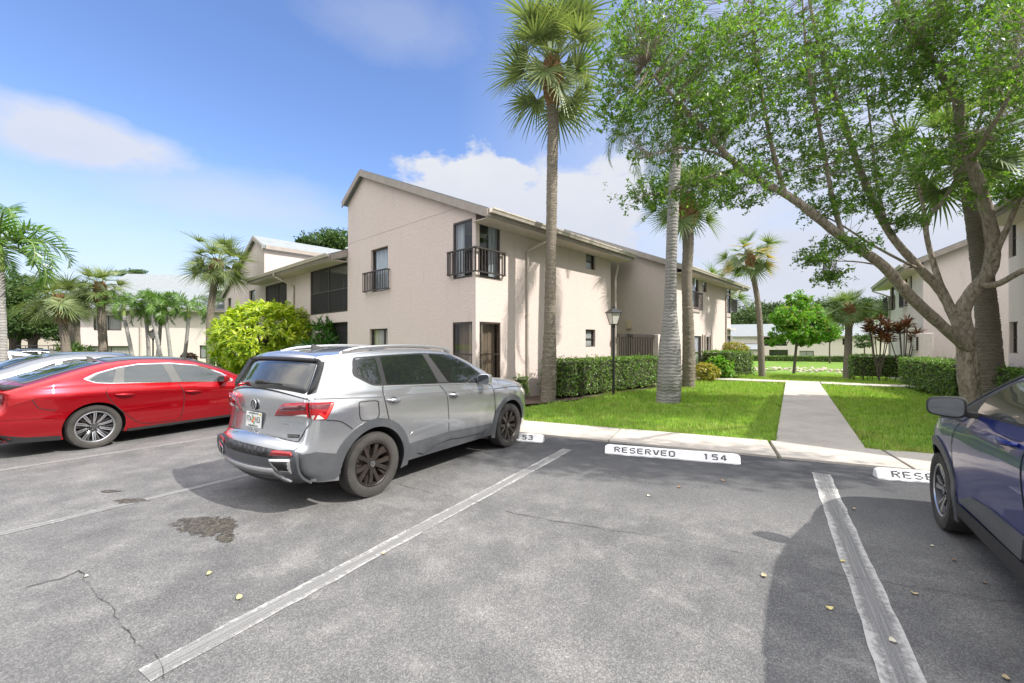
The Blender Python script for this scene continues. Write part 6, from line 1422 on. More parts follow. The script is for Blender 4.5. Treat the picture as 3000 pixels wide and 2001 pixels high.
def trunk_mesh(path, rad, sides=20, step=.035, jit=.05, seed=1, flare=0):
    b = MB(); P = catmull(path, 14); seg = [0]
    for a, c in zip(P[:-1], P[1:]): seg.append(seg[-1]+(c-a).length)
    n = int(seg[-1]/step); Q = []; R = []; rr = random.Random(seed); s_ = np.array(seg); xs = np.array([tuple(p) for p in P])
    rads = np.interp(np.linspace(0,1,n+1), np.linspace(0,1,len(rad)), rad)
    for i in range(n+1):
        t = seg[-1]*i/n; Q.append(Vector([np.interp(t, s_, xs[:,k]) for k in range(3)])); R.append(rads[i]*(1+rr.uniform(-jit, jit)))
    n0 = len(b.v); b.tube(Q, R, sides)
    for i in range(n+1):                         # old leaf scars: every ring steps out a little, unevenly round the stem
        for k in range(sides):
            v = Vector(b.v[n0+i*sides+k]); a = v-Q[i]; b.v[n0+i*sides+k] = tuple(Q[i]+a*(1+jit*2.2*(((i*.5+.35*sin(k*1.7+i*.21)) % 1)-.5)+rr.uniform(-jit, jit)*1.4))
    return b, Q
def palm(label, base, path, rad, fronds, n, scale=1.0, tm='trunk_sabal', boots=0.0, group=None, tilt=1.0, lifts=None, seed=1, shaft=0.0, jit=.028, name='palm_tree', bot=-.35, exclude=()):
    """path: offsets from the base up to the crown"""
    root = empty(name, base, 0, label, 'palm tree', group); rr = random.Random(seed)
    pts = [Vector((path[0][0], path[0][1], bot))]+[Vector(p) for p in path]
    b, Q = trunk_mesh(pts, [rad[0]]+list(rad), jit=jit, seed=seed); b.build('trunk', M_[tm], root, smooth=True)
    top = Vector(path[-1]); r1 = rad[-1]
    if boots:
        b = MB(); k = 0
        while k < int(90*boots):
            t = k/(90*boots); a = k*2.399; h = boots*t; c = top-Vector((0,0,boots*.85))+Vector((0,0,h)); c.x += (Q[-1].x-Q[max(0,len(Q)-1-int((boots-h)/.035))].x)*-1
            w = r1*(1.0+.55*sin(pi*min(1,t*1.1))); d = Vector((cos(a), sin(a), 0)); p = c+d*w*.75; q = c+d*w*1.25+Vector((0,0,.20+.10*rr.random())); b.bar(p, q, .11*(.7+.5*rr.random()), .03, up=d); k += 1
        b.tube([top-Vector((0,0,boots*.8)), top-Vector((0,0,boots*.35)), top+Vector((0,0,.12))], [r1*.95, r1*1.25, r1*.8], 12); b.build('leaf_bases', M_['boots'], root)
    if shaft:
        b = MB(); b.tube(catmull([top-Vector((0,0,.1)), top+Vector((0,0,shaft*.4)), top+Vector((0,0,shaft))], 4), np.interp(np.linspace(0,1,9), [0,.3,1], [r1*1.05,r1*1.25,r1*.55]), 12); b.build('crownshaft', M_['crownshaft'], root, smooth=True); top = top+Vector((0,0,shaft*.85))
    for i in range(n):
        t = (i+.5)/n; m = fronds[min(len(fronds)-1, int((t**tilt)*len(LIFTS if len(fronds) > 9 else fronds)))+(len(LIFTS) if len(fronds) > 9 and i % 2 else 0)] if len(fronds) > 9 else fronds[min(len(fronds)-1, int((t**tilt)*len(fronds)))]
        a = i*2.399+rr.uniform(-.3,.3)+seed
        o = bpy.data.objects.new('frond', m); COL.objects.link(o); o.parent = root; k = scale*rr.uniform(.88,1.1); o.scale = (k,k,k); o.location = top+Vector((cos(a), sin(a), 0))*r1*.5+Vector((0,0,.18*(1-t)*scale)); o.rotation_euler = (rr.uniform(-.38,.38), rr.uniform(-.22,.22), a)
    return root
def gz(v): return Vector((v.x, v.y, terrain(v.x, v.y)-.05))
# front row: sabal by the building corner, leaning grey feather palm, second sabal
A_ = gnd(1258, 921); At = at(1267, 158, 12.0)
palm('tall fan palm at the building corner with an orange-brown boot below its crown', gz(A_), [(0,0,0), (.02,0,.5), at(1262,780,12)-A_, at(1265,560,12)-A_, at(1268,380,12)-A_, at(1270,260,12)-A_, Vector(At)-A_], [.215,.165,.155,.145,.15,.15,.155,.16], FAN, 38, 1.15, boots=1.25, seed=3, tilt=1.65)
B_ = gnd(1534, 921); Bp = [at(1537,860,12), at(1538,760,12), at(1541,600,12), at(1548,420,12), at(1556,300,12), at(1560,225,12)]
palm('smooth grey feather palm with a swollen dark foot, leaning on the lawn', gz(B_), [(0,0,0), (.01,0,.16), (.02,0,.38)]+[p-B_ for p in Bp], [.33,.29,.18,.15,.148,.152,.15,.14,.13], QUEEN, 14, 1.0, tm='trunk_grey', seed=11, tilt=.75, jit=.005)
C_ = gnd(1581, 888); Ct = at(1577, 462, 16.1)
palm('fan palm with bulging boot just right of the grey feather palm', gz(C_), [(0,0,0), at(1581,780,16.1)-C_, at(1577,640,16.1)-C_, at(1580,560,16.1)-C_, Ct-C_], [.235,.21,.185,.185,.20,.20], FAND, 28, 1.02, boots=1.2, seed=5, tilt=1.6)
def far_palm(px, py, Y, topx, topy, label, fr, n, sc, r0=.16, boots=.6, mid=None, group=None, seed=2, tilt=.8, z=None, tm='trunk_sabal', shaft=0):
    b0 = Vector(((px-CX_)/F_*Y, Y, 0)); b0.z = terrain(b0.x, b0.y)-.05 if z is None else z; t = at(topx, topy, Y); m = at(*mid, Y) if mid else b0.lerp(t, .5)+Vector((.05,0,0))
    return palm(label, b0, [(0,0,0), m-b0, t-b0], [r0*1.15,r0,r0*.92,r0*.95], fr, n, sc, boots=boots, group=group, seed=seed, tilt=tilt, tm=tm, shaft=shaft)
d = far_palm(1750, 866, 22, 1718, 588, 'slender curved palm with yellowing fronds standing past the round hedge', FAND, 14, 1.0, .135, .7, (1741,700), seed=7, tilt=.7)
for i in range(9):
    o = bpy.data.objects.new('frond', FANY[3+i % 5]); COL.objects.link(o); o.parent = d; o.location = at(1718,588,22)-d.location; a = i*.75+.2; o.rotation_euler = (0,0,a); o.scale = (1.0,)*3
far_palm(1945, 865, 22.8, 1950, 712, 'short fan palm with thick orange boots left of the cream building', FAND, 26, .85, .17, 1.1, (1948,790), seed=9, tilt=.95)
far_palm(2283, 940, 10.6, 2215, 340, 'thick fan palm trunk directly behind the big forked tree', FAND, 26, 1.15, .20, 1.0, (2258,640), seed=13, tilt=.9)
far_palm(1640, 800, 34, 1645, 665, 'fan palm crown rising behind the roof of the second block', FAND, 22, 1.7, .2, 0, seed=15, tilt=.6)
far_palm(528, 800, 36, 528, 665, 'fan palm crown peeking out behind the far gable', FAND, 20, 1.3, .2, 0, seed=16, tilt=.7)
far_palm(2005, 810, 70, 2003, 735, 'thin bare topped palm beside the white gabled building across the canal', FAND, 8, .8, .16, 0, seed=18)
# left side
far_palm(484, 865, 21.5, 500, 608, 'tall fan palm leaning right in front of the pale building', FAN, 36, 1.0, .165, .9, (483,720), seed=21, tilt=1.0, z=-.1)
far_palm(240, 850, 25, 228, 662, 'fan palm with a fat orange boot over the low hedge', FAN, 30, 1.0, .20, 1.3, (234,750), seed=23, tilt=.95, z=-.2)
far_palm(158, 855, 24, 134, 692, 'leaning fan palm with shaggy pale crown on the left', FAN, 34, 1.08, .20, 1.5, (146,760), seed=25, tilt=.85, z=-.2)
far_palm(182, 850, 28, 172, 690, 'slim fan palm between the shaggy palm and the hedge', FAN, 22, .9, .17, .8, (176,770), seed=27, tilt=.9, z=-.3)
far_palm(166, 850, 27, 158, 705, 'dim fan palm trunk tucked behind the shaggy leaning palm', FAN, 18, .8, .16, .9, seed=29, tilt=.9, z=-.3)
for i, (x0, x1, y1, s_, lab) in enumerate(((310,283,722,.95,'leftmost small feather palm of the clump, leaning left'), (341,336,740,.8,'short upright feather palm second from the left in the clump'), (357,369,722,.95,'feather palm behind the lamp, leaning right'), (375,347,718,1.0,'feather palm crossing in front of its neighbour by the lamp'), (394,379,722,1.0,'straight slim feather palm in the middle of the clump'), (417,433,726,1.05,'rightmost small feather palm, leaning right by the white blind'))):
    far_palm(x0, 848, 24.5+(i % 3)*.7, x1, y1, lab, XMAS, 12, .86*s_, .095, 0, group='small feather palms in front of the pale building', seed=31+i, tilt=.85, z=-.2, tm='trunk_grey', shaft=.55)
far_palm(2, 900, 14, -2, 618, 'feather palm at the left edge with long arching fronds', XMAS, 18, 1.22, .115, 0, (4,760), seed=41, tilt=.8, z=0, tm='trunk_grey', shaft=.9)

# ---- the big forked tree
def big_tree():
    base = gz(gnd(2240, 950)); R = empty('forked_tree', base, 0, 'big multi stemmed tree with peeling grey bark and spreading small leaved crown', 'tree'); rng = np.random.default_rng(5)
    b = MB(); limbs = []
    def limb(pts, r0, r1, n=10, sub=6):
        P = catmull([at(*p)-base for p in pts], sub); k = len(P); rad = [r0*(1-i/(k-1))**.8+r1 for i in range(k)]
        rad = [q*.74*(1+random.uniform(-.07,.07)) for q in rad]; b.tube(P, rad, n); limbs.append(P); return P
    limb([(2250,990,10.2),(2238,945,10.2),(2225,890,10.15),(2218,840,10.1),(2215,800,10.05),(2214,775,10)], .115, .175, 16)
    limb([(2236,960,10.15),(2240,900,10.1),(2236,830,10.0),(2226,775,10.0)], .03, .10, 12)
    limb([(2222,800,10),(2190,772,9.9),(2095,685,9.6),(2028,610,9.3),(1938,548,9.0),(1854,480,8.7),(1803,445,8.5),(1700,385,8.2),(1620,300,7.9),(1560,235,7.7),(1480,150,7.5)], .15, .022)
    limb([(2218,795,10),(2199,745,10),(2163,672,10.1),(2115,619,10.0),(2042,533,9.8),(1982,408,9.5),(1949,313,9.3),(1905,180,9.0),(1870,60,8.8),(1850,-60,8.6)], .13, .025)
    limb([(2115,619,10),(2070,598,9.8),(2000,560,9.5),(1930,515,9.2),(1880,490,9)], .035, .012)
    limb([(2178,690,10.1),(2150,625,10.3),(2126,515,10.5),(2165,462,10.4),(2200,400,10.3),(2245,300,10.0),(2260,180,9.8)], .075, .02)
    limb([(2126,515,10.5),(2112,440,10.7),(2070,330,10.8),(2030,200,10.8),(2010,60,10.6)], .04, .015)
    limb([(2225,790,10),(2211,715,9.9),(2235,668,9.7),(2272,620,9.5),(2279,552,9.3),(2262,470,9.2),(2230,370,9.0),(2208,320,8.9),(2198,225,8.7),(2168,180,8.5),(2133,125,8.3),(2083,50,8.1),(2038,-40,8.0)], .165, .045)
    limb([(2245,655,9.65),(2290,652,9.3),(2351,621,8.8),(2430,600,8.3),(2520,540,8),(2600,430,7.6)], .085, .02)
    limb([(2278,600,9.35),(2310,530,9),(2351,430,8.6),(2400,320,8.3),(2430,200,8)], .06, .02)
    limb([(2215,330,8.9),(2262,310,8.7),(2330,200,8.2),(2380,80,7.8)], .05, .02)
    limb([(1938,548,9.0),(1915,470,8.9),(1888,330,8.6),(1865,210,8.4),(1850,100,8.3),(1840,-40,8.2)], .055, .015)
    limb([(1803,445,8.5),(1778,360,8.4),(1755,250,8.2),(1735,120,8.0),(1725,-10,7.9)], .05, .014)
    limb([(2042,533,9.8),(2015,430,9.9),(2000,300,9.9),(1985,160,9.8)], .04, .014)
    limb([(1700,385,8.2),(1640,350,8.1),(1560,340,8.0),(1490,360,7.9)], .03, .01)
    limb([(2230,370,9),(2290,270,7.6),(2350,150,6.5),(2390,40,5.8)], .04, .015)
    limb([(1700,385,8.2),(1640,400,8.1),(1560,430,8.0),(1480,450,7.9)], .025, .008); limb([(2028,610,9.3),(1960,600,9.1),(1890,600,8.9)], .02, .007)
    limb([(2520,540,8),(2640,300,6.9),(2800,-60,5.6),(3150,-560,4.2),(3600,-850,3.5)], .07, .02)
    LP = np.array([tuple(p) for P in limbs for p in P[4:]])
    blobs = [(1450,95,7.6,.75,1.1,.75),(1425,230,7.6,.55,.8,.5),(1540,90,7.8,1.0,1.2,.9),(1560,280,8.0,1.15,1.2,.75),(1490,440,8.0,.70,.7,.22),(1650,190,8,1.2,1.5,1.1),(1700,420,8.4,.9,1,.42),(1620,430,8.1,.7,.7,.3),(1800,110,8.3,1.3,1.6,1.2),(1830,330,8.6,1.15,1.3,.75),(1960,130,8.8,1.4,1.6,1.2),(1960,370,9.2,1.1,1.2,.75),(2110,120,8.8,1.4,1.6,1.2),(2110,360,9.8,.95,1.2,.6),(2250,80,8,1.4,1.6,1.1),(2310,280,8.2,.9,1.2,.65),(2325,100,6.4,.75,.7,.75),
             (1870,585,8.8,.42,.4,.22),(1945,560,8.9,.6,.5,.24),(2075,505,9.4,.5,.5,.16),(1900,470,8.8,.55,.5,.25),(1905,630,8.9,.30,.3,.13),(2010,460,9.3,.6,.6,.25),(2230,440,9.4,.5,.6,.2),(2340,430,8.3,.4,.5,.3),
             (2320,-120,8,1.8,2,1.2),(2480,150,8,1.1,1.3,1.0),(3217,-727,3.6,1.4,1.2,.8),(3600,-850,3.5,1.4,1.2,.9),(2770,-560,4.0,1.1,1.0,.6),(4200,-950,3.2,1.3,1.1,.9)]
    C = []; A = []; tw = []
    for (px, py, Y, rx, ry, rz) in blobs:
        c = np.array(at(px, py, Y)-base); vol = rx*ry*rz; n = int(28+145*vol**.8)
        p, dd = in_blob(n, c, (rx,ry,rz), rng, .2); C.append(p); a = dd*.6+rng.normal(size=p.shape)*.5; a[:,2] += .35; A.append(a)
    C = np.concatenate(C); A = nrmz(np.concatenate(A))
    # a twig from every clump back towards its nearest limb
    V = []; Fq = []
    for i in range(len(C)):
        dist = ((LP-C[i])**2).sum(1); j = int(np.argmin(dist)); q = LP[j]; L_ = dist[j]**.5
        if L_ > 1.5 or i % 2: q = C[i]+(q-C[i])*min(1, .55/max(L_, .01))
        p0, p1 = Vector(q), Vector(C[i]); m = p0.lerp(p1, .5)+Vector((0,0,-.04*L_))+Vector(rng.normal(size=3)*.04*min(L_,1))
        r0 = .005+.004*min(L_, 1.2) if not (L_ > 1.5 or i % 2) else .005
        b.tube([p0, m, p1], [r0, .0045, .003], 4, cap=False)
    for i in range(0): pass
    b.build('trunk', M_['bark'], R, smooth=True)
    V = [rosettes(C, A, 16, .080, .033, rng, 1.0, .25, .30)]
    C2 = C+rng.normal(size=C.shape)*.13; V.append(rosettes(C2, A+rng.normal(size=A.shape)*.5, 8, .08, .034, rng, 1.0, .3, .2))
    leaf_obj('crown', np.concatenate(V), M_['leaf_tree'], R)
    return R
big_tree()

def leafy_tree(label, base, trunk, blobs, mat, bk, dens, L_, W_, name='tree', seed=1, cat='tree', group=None, shell=.5):
    """trunk: list of polylines (points, r0, r1) from the base; blobs: centre, radii (relative to the base)"""
    R = empty(name, base, 0, label, cat, group); rng = np.random.default_rng(seed); b = MB()
    for pts, r0, r1 in trunk: P = catmull(pts, 5); b.tube(P, [r0+(r1-r0)*i/(len(P)-1) for i in range(len(P))], 9)
    V = []
    for c, r in blobs:
        r = np.asarray(r); n = int(dens*(r[0]*r[1]*r[2])**(2/3)); sub = max(3, int(n/160)); cc, _ = in_blob(sub, c, r*.8, rng, .4)
        for q in cc:
            p, dd = in_blob(max(4, n//sub//5), q, r*(.30+.22*rng.random()), rng, shell); a = dd+rng.normal(size=p.shape)*.4; a[:,2] += .3; V.append(rosettes(p, a, 5, L_, W_, rng, 1.0, .25, L_*1.2))
            if rng.random() < .35: b.tube([Vector(c)*.6+Vector(q)*.0+Vector((0,0,c[2]*.1)), Vector(q)], [.03*r[0], .008*r[0]], 4, cap=False)
    b.build('trunk', bk, R, smooth=True); leaf_obj('crown', np.concatenate(V), mat, R); return R
# bright young maple on the bank
mb = gnd(1822, 856.5, -.67); mb = Vector((mb.x, mb.y, terrain(mb.x, mb.y)-.05)); mY = mb.y; mp_ = lambda x, y, dy=0: tuple(at(x, y, mY+dy)-mb)
leafy_tree('young bright green maple on the canal bank, reddish at its top', mb, [([(0,0,-.2), mp_(1828,800), mp_(1834,745)], .11, .07), ([mp_(1831,770), mp_(1800,740), mp_(1780,715)], .05, .02), ([mp_(1834,760), mp_(1870,740), mp_(1890,715)], .05, .02), ([mp_(1834,745), mp_(1838,700), mp_(1838,670)], .06, .02)],
    [(mp_(1795,765,-.3),(1.0,1.2,.75)), (mp_(1850,770,.2),(1.3,1.4,.75)), (mp_(1885,755),(1.15,1.2,1.0)), (mp_(1825,730,-.5),(1.5,1.5,1.1)), (mp_(1795,735),(.9,1.0,.8)), (mp_(1870,720,.4),(1.2,1.2,.9)), (mp_(1830,690),(.95,1,.75)), (mp_(1905,765),(.6,.7,.55)), (mp_(1772,785),(.5,.5,.35))], M_['leaf_maple'], M_['bark_oak'], 2300, .17, .12, 'maple_tree', 4)
# oaks at the far left
def oak(px, pyb, Y, label, blobs, seed, tr=(), dens=1200, grp=None, mat='leaf_oak', L_=.2):
    b0 = Vector(((px-CX_)/F_*Y, Y, terrain((px-CX_)/F_*Y, Y)-.1)); f = lambda x, y, dy=0: tuple(at(x, y, Y+dy)-b0)
    return leafy_tree(label, b0, [([(0,0,0)]+[f(*t) for t in l], r0, r1) for l, r0, r1 in tr] or [([(0,0,0), (0,0,3)], .3, .2)], [(f(x, y, dy), r) for x, y, dy, r in blobs], M_[mat], M_['bark_oak'], dens, L_, L_*.6, 'oak_tree', seed, 'tree', grp)
oak(30, 830, 45, 'broad dark oak at the far left edge behind the cars', [(10,680,0,(3.2,3,2.4)), (50,700,1,(2.8,3,2.0)), (15,740,0,(2.6,3,1.6)), (60,735,0,(2.2,2.5,1.4)), (-30,690,0,(3,3,3)), (40,650,1,(2.0,2.5,1.2))], 6, [([(34,790),(22,750)], .55, .3), ([(36,795),(48,750),(60,725)], .4, .2)])
oak(76, 830, 44, 'dark oak with a forked trunk beside the golf cart', [(80,740,0,(2.6,2.6,1.3)), (115,745,0,(1.9,2.2,1.2)), (100,715,0,(2.4,2.4,1.1)), (60,760,0,(1.4,2,.9)), (130,765,0,(1.0,1.4,.8))], 8, [([(74,780),(66,755)], .42, .25), ([(78,785),(95,765),(110,750)], .3, .15)])
oak(745, 800, 40, 'tree rising behind the main roof, only its top showing', [(750,560,0,(2.6,2.4,1.4)), (785,555,0,(2.0,2,1.4)), (705,556,0,(1.0,1.2,.6)), (770,600,0,(3.0,2.4,1.5))], 10, [([(752,650),(758,580)], .25, .1), ([(752,650),(720,580)], .12, .05)], 1500)
oak(300, 760, 75, 'distant tree top over the pale building ridge', [(300,625,0,(2.6,2,.9)), (275,628,0,(1.4,2,.6)), (322,628,0,(1.0,2,.4))], 12, [([(300,680),(300,630)], .3, .15)], 900)
# belt of trees beyond the buildings across the canal
for i, (px, py, Y, rx, rz) in enumerate(((1650,760,125,7,3.2), (1705,738,122,8,4.0), (1752,728,128,9,5), (1800,745,125,8,4), (1905,722,120,9,5.0), (1955,724,124,9,5.0), (2005,722,120,8,5.2), (2050,728,124,9,5.2), (1690,752,130,7,3))):
    oak(px, 820, Y, ('rounded tree of the far belt behind the roofs across the canal'), [(px,py,0,(rx,4,rz)), (px+18,py+8,0,(rx*.7,4,rz*.8)), (px-22,py+10,0,(rx*.7,4,rz*.7)), (px,py+38,0,(rx*1.1,4,rz*1.2))], 50+i, [([(px,790),(px,py)], .5, .25)], 420, 'far belt of trees across the canal', 'leaf_far', .5)
oak(1985, 822, 78, 'small rounded tree by the white gabled building wall', [(1985,783,0,(2.0,1.6,1.4))], 70, [([(1985,805),(1985,790)], .12, .08)], 900, None, 'leaf_oak', .25)
oak(1905, 822, 70, 'thin pale stemmed tree in front of the far driveway', [(1905,765,0,(2.4,2,1.6)), (1885,775,0,(1.5,1.5,1.0))], 72, [([(1905,800),(1906,775)], .12, .08)], 900, None, 'leaf_oak', .25)

# ---- hedges and shrubs
def hedge(label, p, q, depth, height, mat='leaf_hedge', L_=.055, dens=620, z=0.0, name='hedge', seed=1, group=None, wob=.05, cat='hedge', legs=True):
    dens = dens*1.35 if dens > 200 else dens; p, q = Vector((p[0], p[1], 0)), Vector((q[0], q[1], 0)); d = (q-p).normalized(); Lh = (q-p).length; n = Vector((-d.y, d.x, 0)); R = empty(name, (p.x, p.y, z), atan2(d.y, d.x), label, cat, group); rng = np.random.default_rng(seed)
    b = MB(); e = .10; b.box((e,e,.16), (Lh-e,depth-e,height-e))
    if legs:
        for i in range(int(Lh*7)): x, y = rng.uniform(.05, Lh-.05), rng.uniform(.1, depth-.1); b.tube([(x,y,-.05), (x+rng.uniform(-.1,.1), y+rng.uniform(-.1,.1), .35)], [.016,.008], 4, cap=False)
    b.build('branches', M_['twigs'], R)
    areas = [(Lh*height, 0), (Lh*height*.6, 1), (Lh*depth, 2), (depth*height, 3), (depth*height, 4)]; C = []; A = []
    for a, k in areas:
        m = int(a*dens/4); s = rng.random((m,2)); o = rng.normal(size=m)*.028-.035+rng.uniform(0,1,m)*(rng.random(m) < .06)*.12
        zz = .10+(height-.10)*s[:,1]
        if k == 0: P = np.stack([Lh*s[:,0], -o, zz], 1); D = np.tile([0,-1,.5], (m,1))
        elif k == 1: P = np.stack([Lh*s[:,0], depth+o, zz], 1); D = np.tile([0,1,.5], (m,1))
        elif k == 2: P = np.stack([Lh*s[:,0], depth*s[:,1], height+o+.02*np.sin(Lh*s[:,0]*3)], 1); D = np.tile([0,0,1.], (m,1))
        elif k == 3: P = np.stack([-o, depth*s[:,0], zz], 1); D = np.tile([-1,0,.5], (m,1))
        else: P = np.stack([Lh+o, depth*s[:,0], zz], 1); D = np.tile([1,0,.5], (m,1))
        P[:,1] += wob*np.sin(P[:,0]*2.1+P[:,2]*3)*.5; C.append(P); A.append(D+rng.normal(size=(m,3))*.45)
    leaf_obj('leaves', rosettes(np.concatenate(C), np.concatenate(A), 4, L_, L_*.62, rng, 1.0, .15, L_*.8), M_[mat], R); return R
hedge('long clipped hedge running behind the lamp post to the grey palm', (1.42,12.25), (6.0,16.35), .85, 1.17, seed=1)
hedge('short low hedge between the silver car nose and the corner palm', (-2.7,11.35), (.52,12.62), .65, .66, seed=2, L_=.05)
hedge('tall clipped hedge left of the cordylines, beyond the cross path', (15.5,19.4), (19.5,17.4), .9, 1.12, seed=3)
hedge('clipped hedge running along the right lawn to the big tree', (14.45,16.0), (12.6,12.2), -.0+.95, 1.12, seed=4)
hedge('hedge glimpsed right of the thick palm over the blue car bonnet', (13.0,12.3), (10.7,8.8), .5, 1.05, seed=5)
hedge('dark clipped hedge between the red car and the lime shrub', tuple(gnd(500,868))[:2], (tuple(gnd(500,868)+Vector((2.3,-.5,0))))[:2], .8, .95, seed=6)
hedge('low flat topped hedge under the orange booted palm on the left', (-22.3,23), (-17.9,22.8), .9, .92, seed=7, z=-.1)
hedge('square clipped hedge block at the far corner of the second block', tuple(gnd(1672,869))[:2], tuple(gnd(1733,866))[:2], 1.6, 1.28, seed=8)
hedge('hedge row along the white building across the canal', (44,84.3), (64,78.4), 1.2, 1.25, seed=9, L_=.16, dens=150, z=-1.95, legs=False)
hedge('hedge row along the white gabled building across the canal', (66,84), (86,79), 1.2, 1.2, seed=10, L_=.16, dens=150, z=-1.95, legs=False)
def shrub(label, c, r, mat, n, k, L_, W_, droop=.3, spread=1.0, name='shrub', stem=.05, seed=1, half=True, up=.5, cat='shrub', core=.72):
    R = empty(name, (c[0], c[1], c[2]-r[2] if half else c[2]), 0, label, cat); rng = np.random.default_rng(seed); off = np.array([0,0,r[2] if half else 0])
    p, d_ = in_blob(n, off, r, rng, .9); p = off+(p-off)*(1+.08*np.sin(d_[:,0:1]*5+1)*np.sin(d_[:,2:3]*6+d_[:,1:2]*4)+.05*np.sin(d_[:,1:2]*11)); a = d_+rng.normal(size=p.shape)*.3; a[:,2] += up; leaf_obj('leaves', rosettes(p, a, k, L_, W_, rng, spread, droop), M_[mat], R)
    b = MB()
    for i in range(14): t = rng.uniform(0, 6.28); s = rng.uniform(.2,.75); b.tube(catmull([(0+.1*cos(t),.1*sin(t),-.3), (s*r[0]*.5*cos(t), s*r[1]*.5*sin(t), r[2]*.7), (s*r[0]*cos(t), s*r[1]*sin(t), r[2]*1.3)], 3), [stem]*3+[stem*.7]*4, 5, cap=False)
    b.build('stems', M_['bark_oak'], R); return R
shrub('big lime green umbrella shrub glowing in the sun before the balcony wing', at(611, 780, 18.4), (2.0,1.9,1.62), 'leaf_lime', 1600, 8, .27, .085, .75, 1.15, 'umbrella_shrub', .05, 3, up=.6)
shrub('dark strap leaved plant beside the lime shrub', at(738, 792, 17.2), (.52,.55,.85), 'leaf_dark', 34, 16, .62, .085, .55, 1.0, 'strap_plant', .03, 4, up=.9)
shrub('spreading dark green fern clump over the low left hedge', at(168, 815, 25), (.85,.8,.6), 'leaf_hedge', 60, 14, .55, .07, .5, 1.1, 'fern_clump', .02, 5, up=.8)
shrub('yellow and orange croton at the foot of the second block', gnd(1617, 874)+Vector((0,0,.35)), (.62,.5,.42), 'leaf_yel', 420, 6, .10, .05, .2, 1, 'croton_shrub', .015, 6)
shrub('broad leaved green shrub right of the orange croton', gnd(1655, 869)+Vector((.1,.3,.45)), (.62,.5,.60), 'leaf_maple', 190, 6, .21, .10, .3, 1, 'broadleaf_shrub', .015, 7)
shrub('golden croton topping the square hedge', gnd(1700, 858)+Vector((.2,1.2,1.35)), (.85,.6,.35), 'leaf_yel', 420, 6, .12, .05, .2, 1, 'croton_shrub', .015, 8)
shrub('small rusty croton below the window with the white blind', at(433, 822, 27), (.45,.4,.32), 'leaf_red', 200, 6, .12, .06, .2, 1, 'croton_shrub', .012, 9)
shrub('pale wispy shrub left of the lime shrub', at(505, 800, 20), (.6,.5,.75), 'leaf_maple', 300, 5, .16, .02, .3, 1, 'wispy_shrub', .012, 10)
def cordyline(label, px, Y, hts, seed):
    c = Vector(((px-CX_)/F_*Y, Y, 0)); R = empty('cordyline_plant', c, 0, label, 'shrub'); rng = np.random.default_rng(seed); b = MB(); C = []; A = []
    for h in hts:
        t = rng.uniform(0, 6.28); s = rng.uniform(.1,.55); P = catmull([(0,0,0), (s*.5*cos(t), s*.5*sin(t), h*.5), (s*cos(t), s*sin(t), h)], 4); b.tube(P, .02, 5, cap=False)
        for k in range(5): C.append(np.array(P[-1])-[0,0,.07*k]); A.append([s*.4*cos(t), s*.4*sin(t), 1.0-.12*k])
    b.build('stems', M_['bark_oak'], R); leaf_obj('leaves', rosettes(np.array(C), np.array(A), 10, .36, .07, rng, .95, .2), M_['leaf_red'], R)
cordyline('maroon cordyline on the left, its stems forked above the hedge', 2018, 18.6, [2.2,2.5,2.7,2.3,2.0,2.6,2.4,1.9], 3); cordyline('maroon cordyline on the right with a glowing red heart', 2075, 18.0, [2.1,2.4,2.6,2.3,1.9,2.5,2.2], 5)

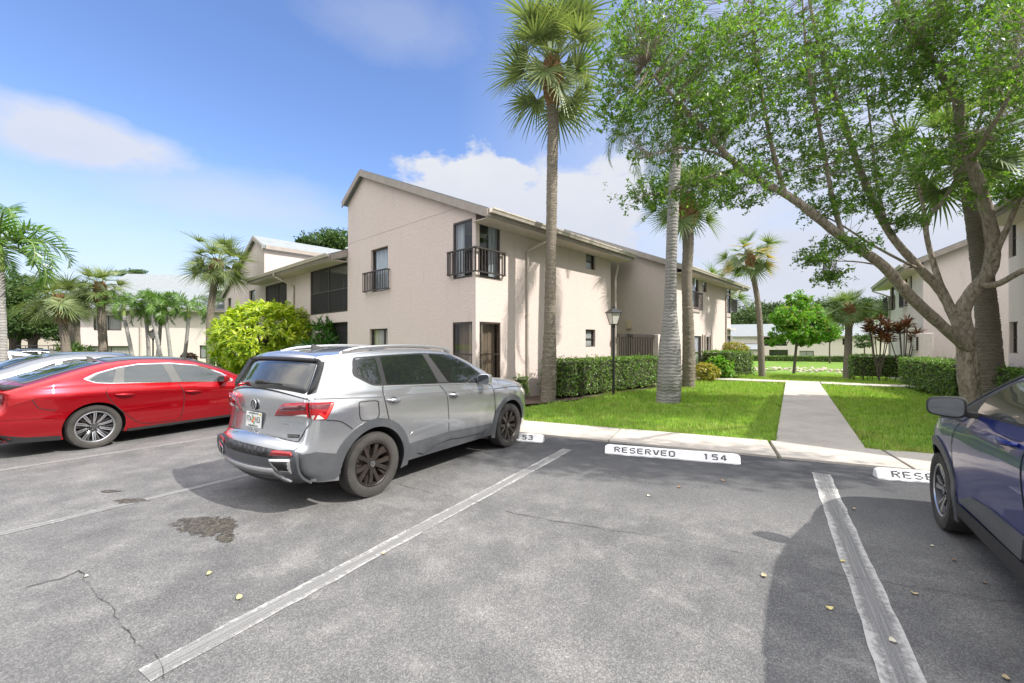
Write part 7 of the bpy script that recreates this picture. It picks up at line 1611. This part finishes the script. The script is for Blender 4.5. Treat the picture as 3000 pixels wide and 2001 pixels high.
# ------------------------------------------------------------------ lamp posts, fallen leaves
def lamp(label, x, y, z=0, h=2.78):
    R = empty('lamp_post', (x, y, z), .35, label, 'lamp post', 'black lamp posts'); b = MB(); b.tube([(0,0,-.2), (0,0,h-.62)], .038, 14); b.lathe([(.038,h-.66),(.06,h-.64),(.06,h-.60),(.045,h-.57),(.05,h-.55)], 14); b.build('post', M_['black'], R, smooth=2)
    z0, z1 = h-.53, h-.18; w0, w1 = .085, .165; f = MB(); c0 = [(-w0,-w0),(w0,-w0),(w0,w0),(-w0,w0)]; c1 = [(-w1,-w1),(w1,-w1),(w1,w1),(-w1,w1)]
    f.box((-w0-.012,-w0-.012,z0-.025), (w0+.012,w0+.012,z0))
    for a, c in zip(c0, c1): f.bar((*a, z0), (*c, z1), .016)
    for i in range(4): f.bar((*c1[i], z1), (*c1[(i+1) % 4], z1), .018)
    k = w1+.045; f.add([(-k,-k,z1+.004),(k,-k,z1+.004),(k,k,z1+.004),(-k,k,z1+.004),(-.06,-.06,h-.045),(.06,-.06,h-.045),(.06,.06,h-.045),(-.06,.06,h-.045)], [(0,3,2,1),(0,1,5,4),(1,2,6,5),(2,3,7,6),(3,0,4,7),(4,5,6,7)])
    f.box((-.045,-.045,h-.043), (.045,.045,h+.005)); f.lathe([(.02,h+.005),(.028,h+.03),(.0,h+.045)], 10); ln = f.build('lantern', M_['black'], R)
    m, nt, N, L, P = new_mat('frosted_pane') if 'frosted_pane' not in bpy.data.materials else (bpy.data.materials['frosted_pane'],)+(None,)*4
    if P: P.inputs['Base Color'].default_value = (.80,.76,.70,1); P.inputs['Roughness'].default_value = .25; P.inputs['Transmission Weight'].default_value = .25
    for i in range(4):
        a, b_, c, d_ = c0[i], c0[(i+1) % 4], c1[(i+1) % 4], c1[i]; g = MB(); g.add([(a[0]*.98,a[1]*.98,z0+.004),(b_[0]*.98,b_[1]*.98,z0+.004),(c[0]*.98,c[1]*.98,z1-.006),(d_[0]*.98,d_[1]*.98,z1-.006)], [(0,1,2,3)]); g.build('lamp_pane', m, ln)
lamp('black lamp post with frosted lantern standing before the long hedge', *tuple(gnd(1408.6, 908))[:2], -.02, 2.80)
lamp('black lamp post among the small palms on the left', (351-CX_)/F_*26, 26, -.25, 2.75)
def fallen():
    pts = [(1755,1325),(1935,1292),(2140,1255),(2260,1340),(2310,1560),(1905,1400),(2050,1475),(2190,1288),(880,1273),(550,1376),(198,1325),(1560,1120),(1960,1170),(480,1320),(1490,1140),(1660,1105),(2100,1365)]
    cols = [('tan_leaf', (.38,.30,.18)), ('yellow_leaf', (.50,.44,.20)), ('pale_leaf', (.48,.45,.36)), ('rust_leaf', (.26,.16,.09))]; ms = [simple(n, c, .7) for n, c in cols]; rr = random.Random(8); proto = {}
    for i, (x, y) in enumerate(pts):
        k = i % 4
        if k not in proto:
            L_ = .050; b = MB(); vs = []
            for j in range(6): t = j/5; w = .017*sin(pi*min(1,t*.9+.05)); vs += [(L_*(t-.5), -w, .010*abs(t-.5)*2+.006+.006*(k % 2)), (L_*(t-.5), 0, .004+.012*abs(t-.5)), (L_*(t-.5), w, .012*abs(t-.5)*2+.004)]
            b.add(vs, [(3*j+a, 3*j+a+1, 3*j+a+4, 3*j+a+3) for j in range(5) for a in (0, 1)]); o = b.build('fallen_leaf', ms[k]); proto[k] = o
        else: o = proto[k].copy(); COL.objects.link(o)
        g = gnd(x, y); o.location = (g.x, g.y, .004); o.rotation_euler = (0,0,rr.uniform(0,6.28)); s = rr.uniform(.6,1.05); o.scale = (s,s,s); tag(o, 'dry curled fallen leaf lying on the open asphalt', 'leaf', 'dry leaves scattered on the asphalt')
fallen()
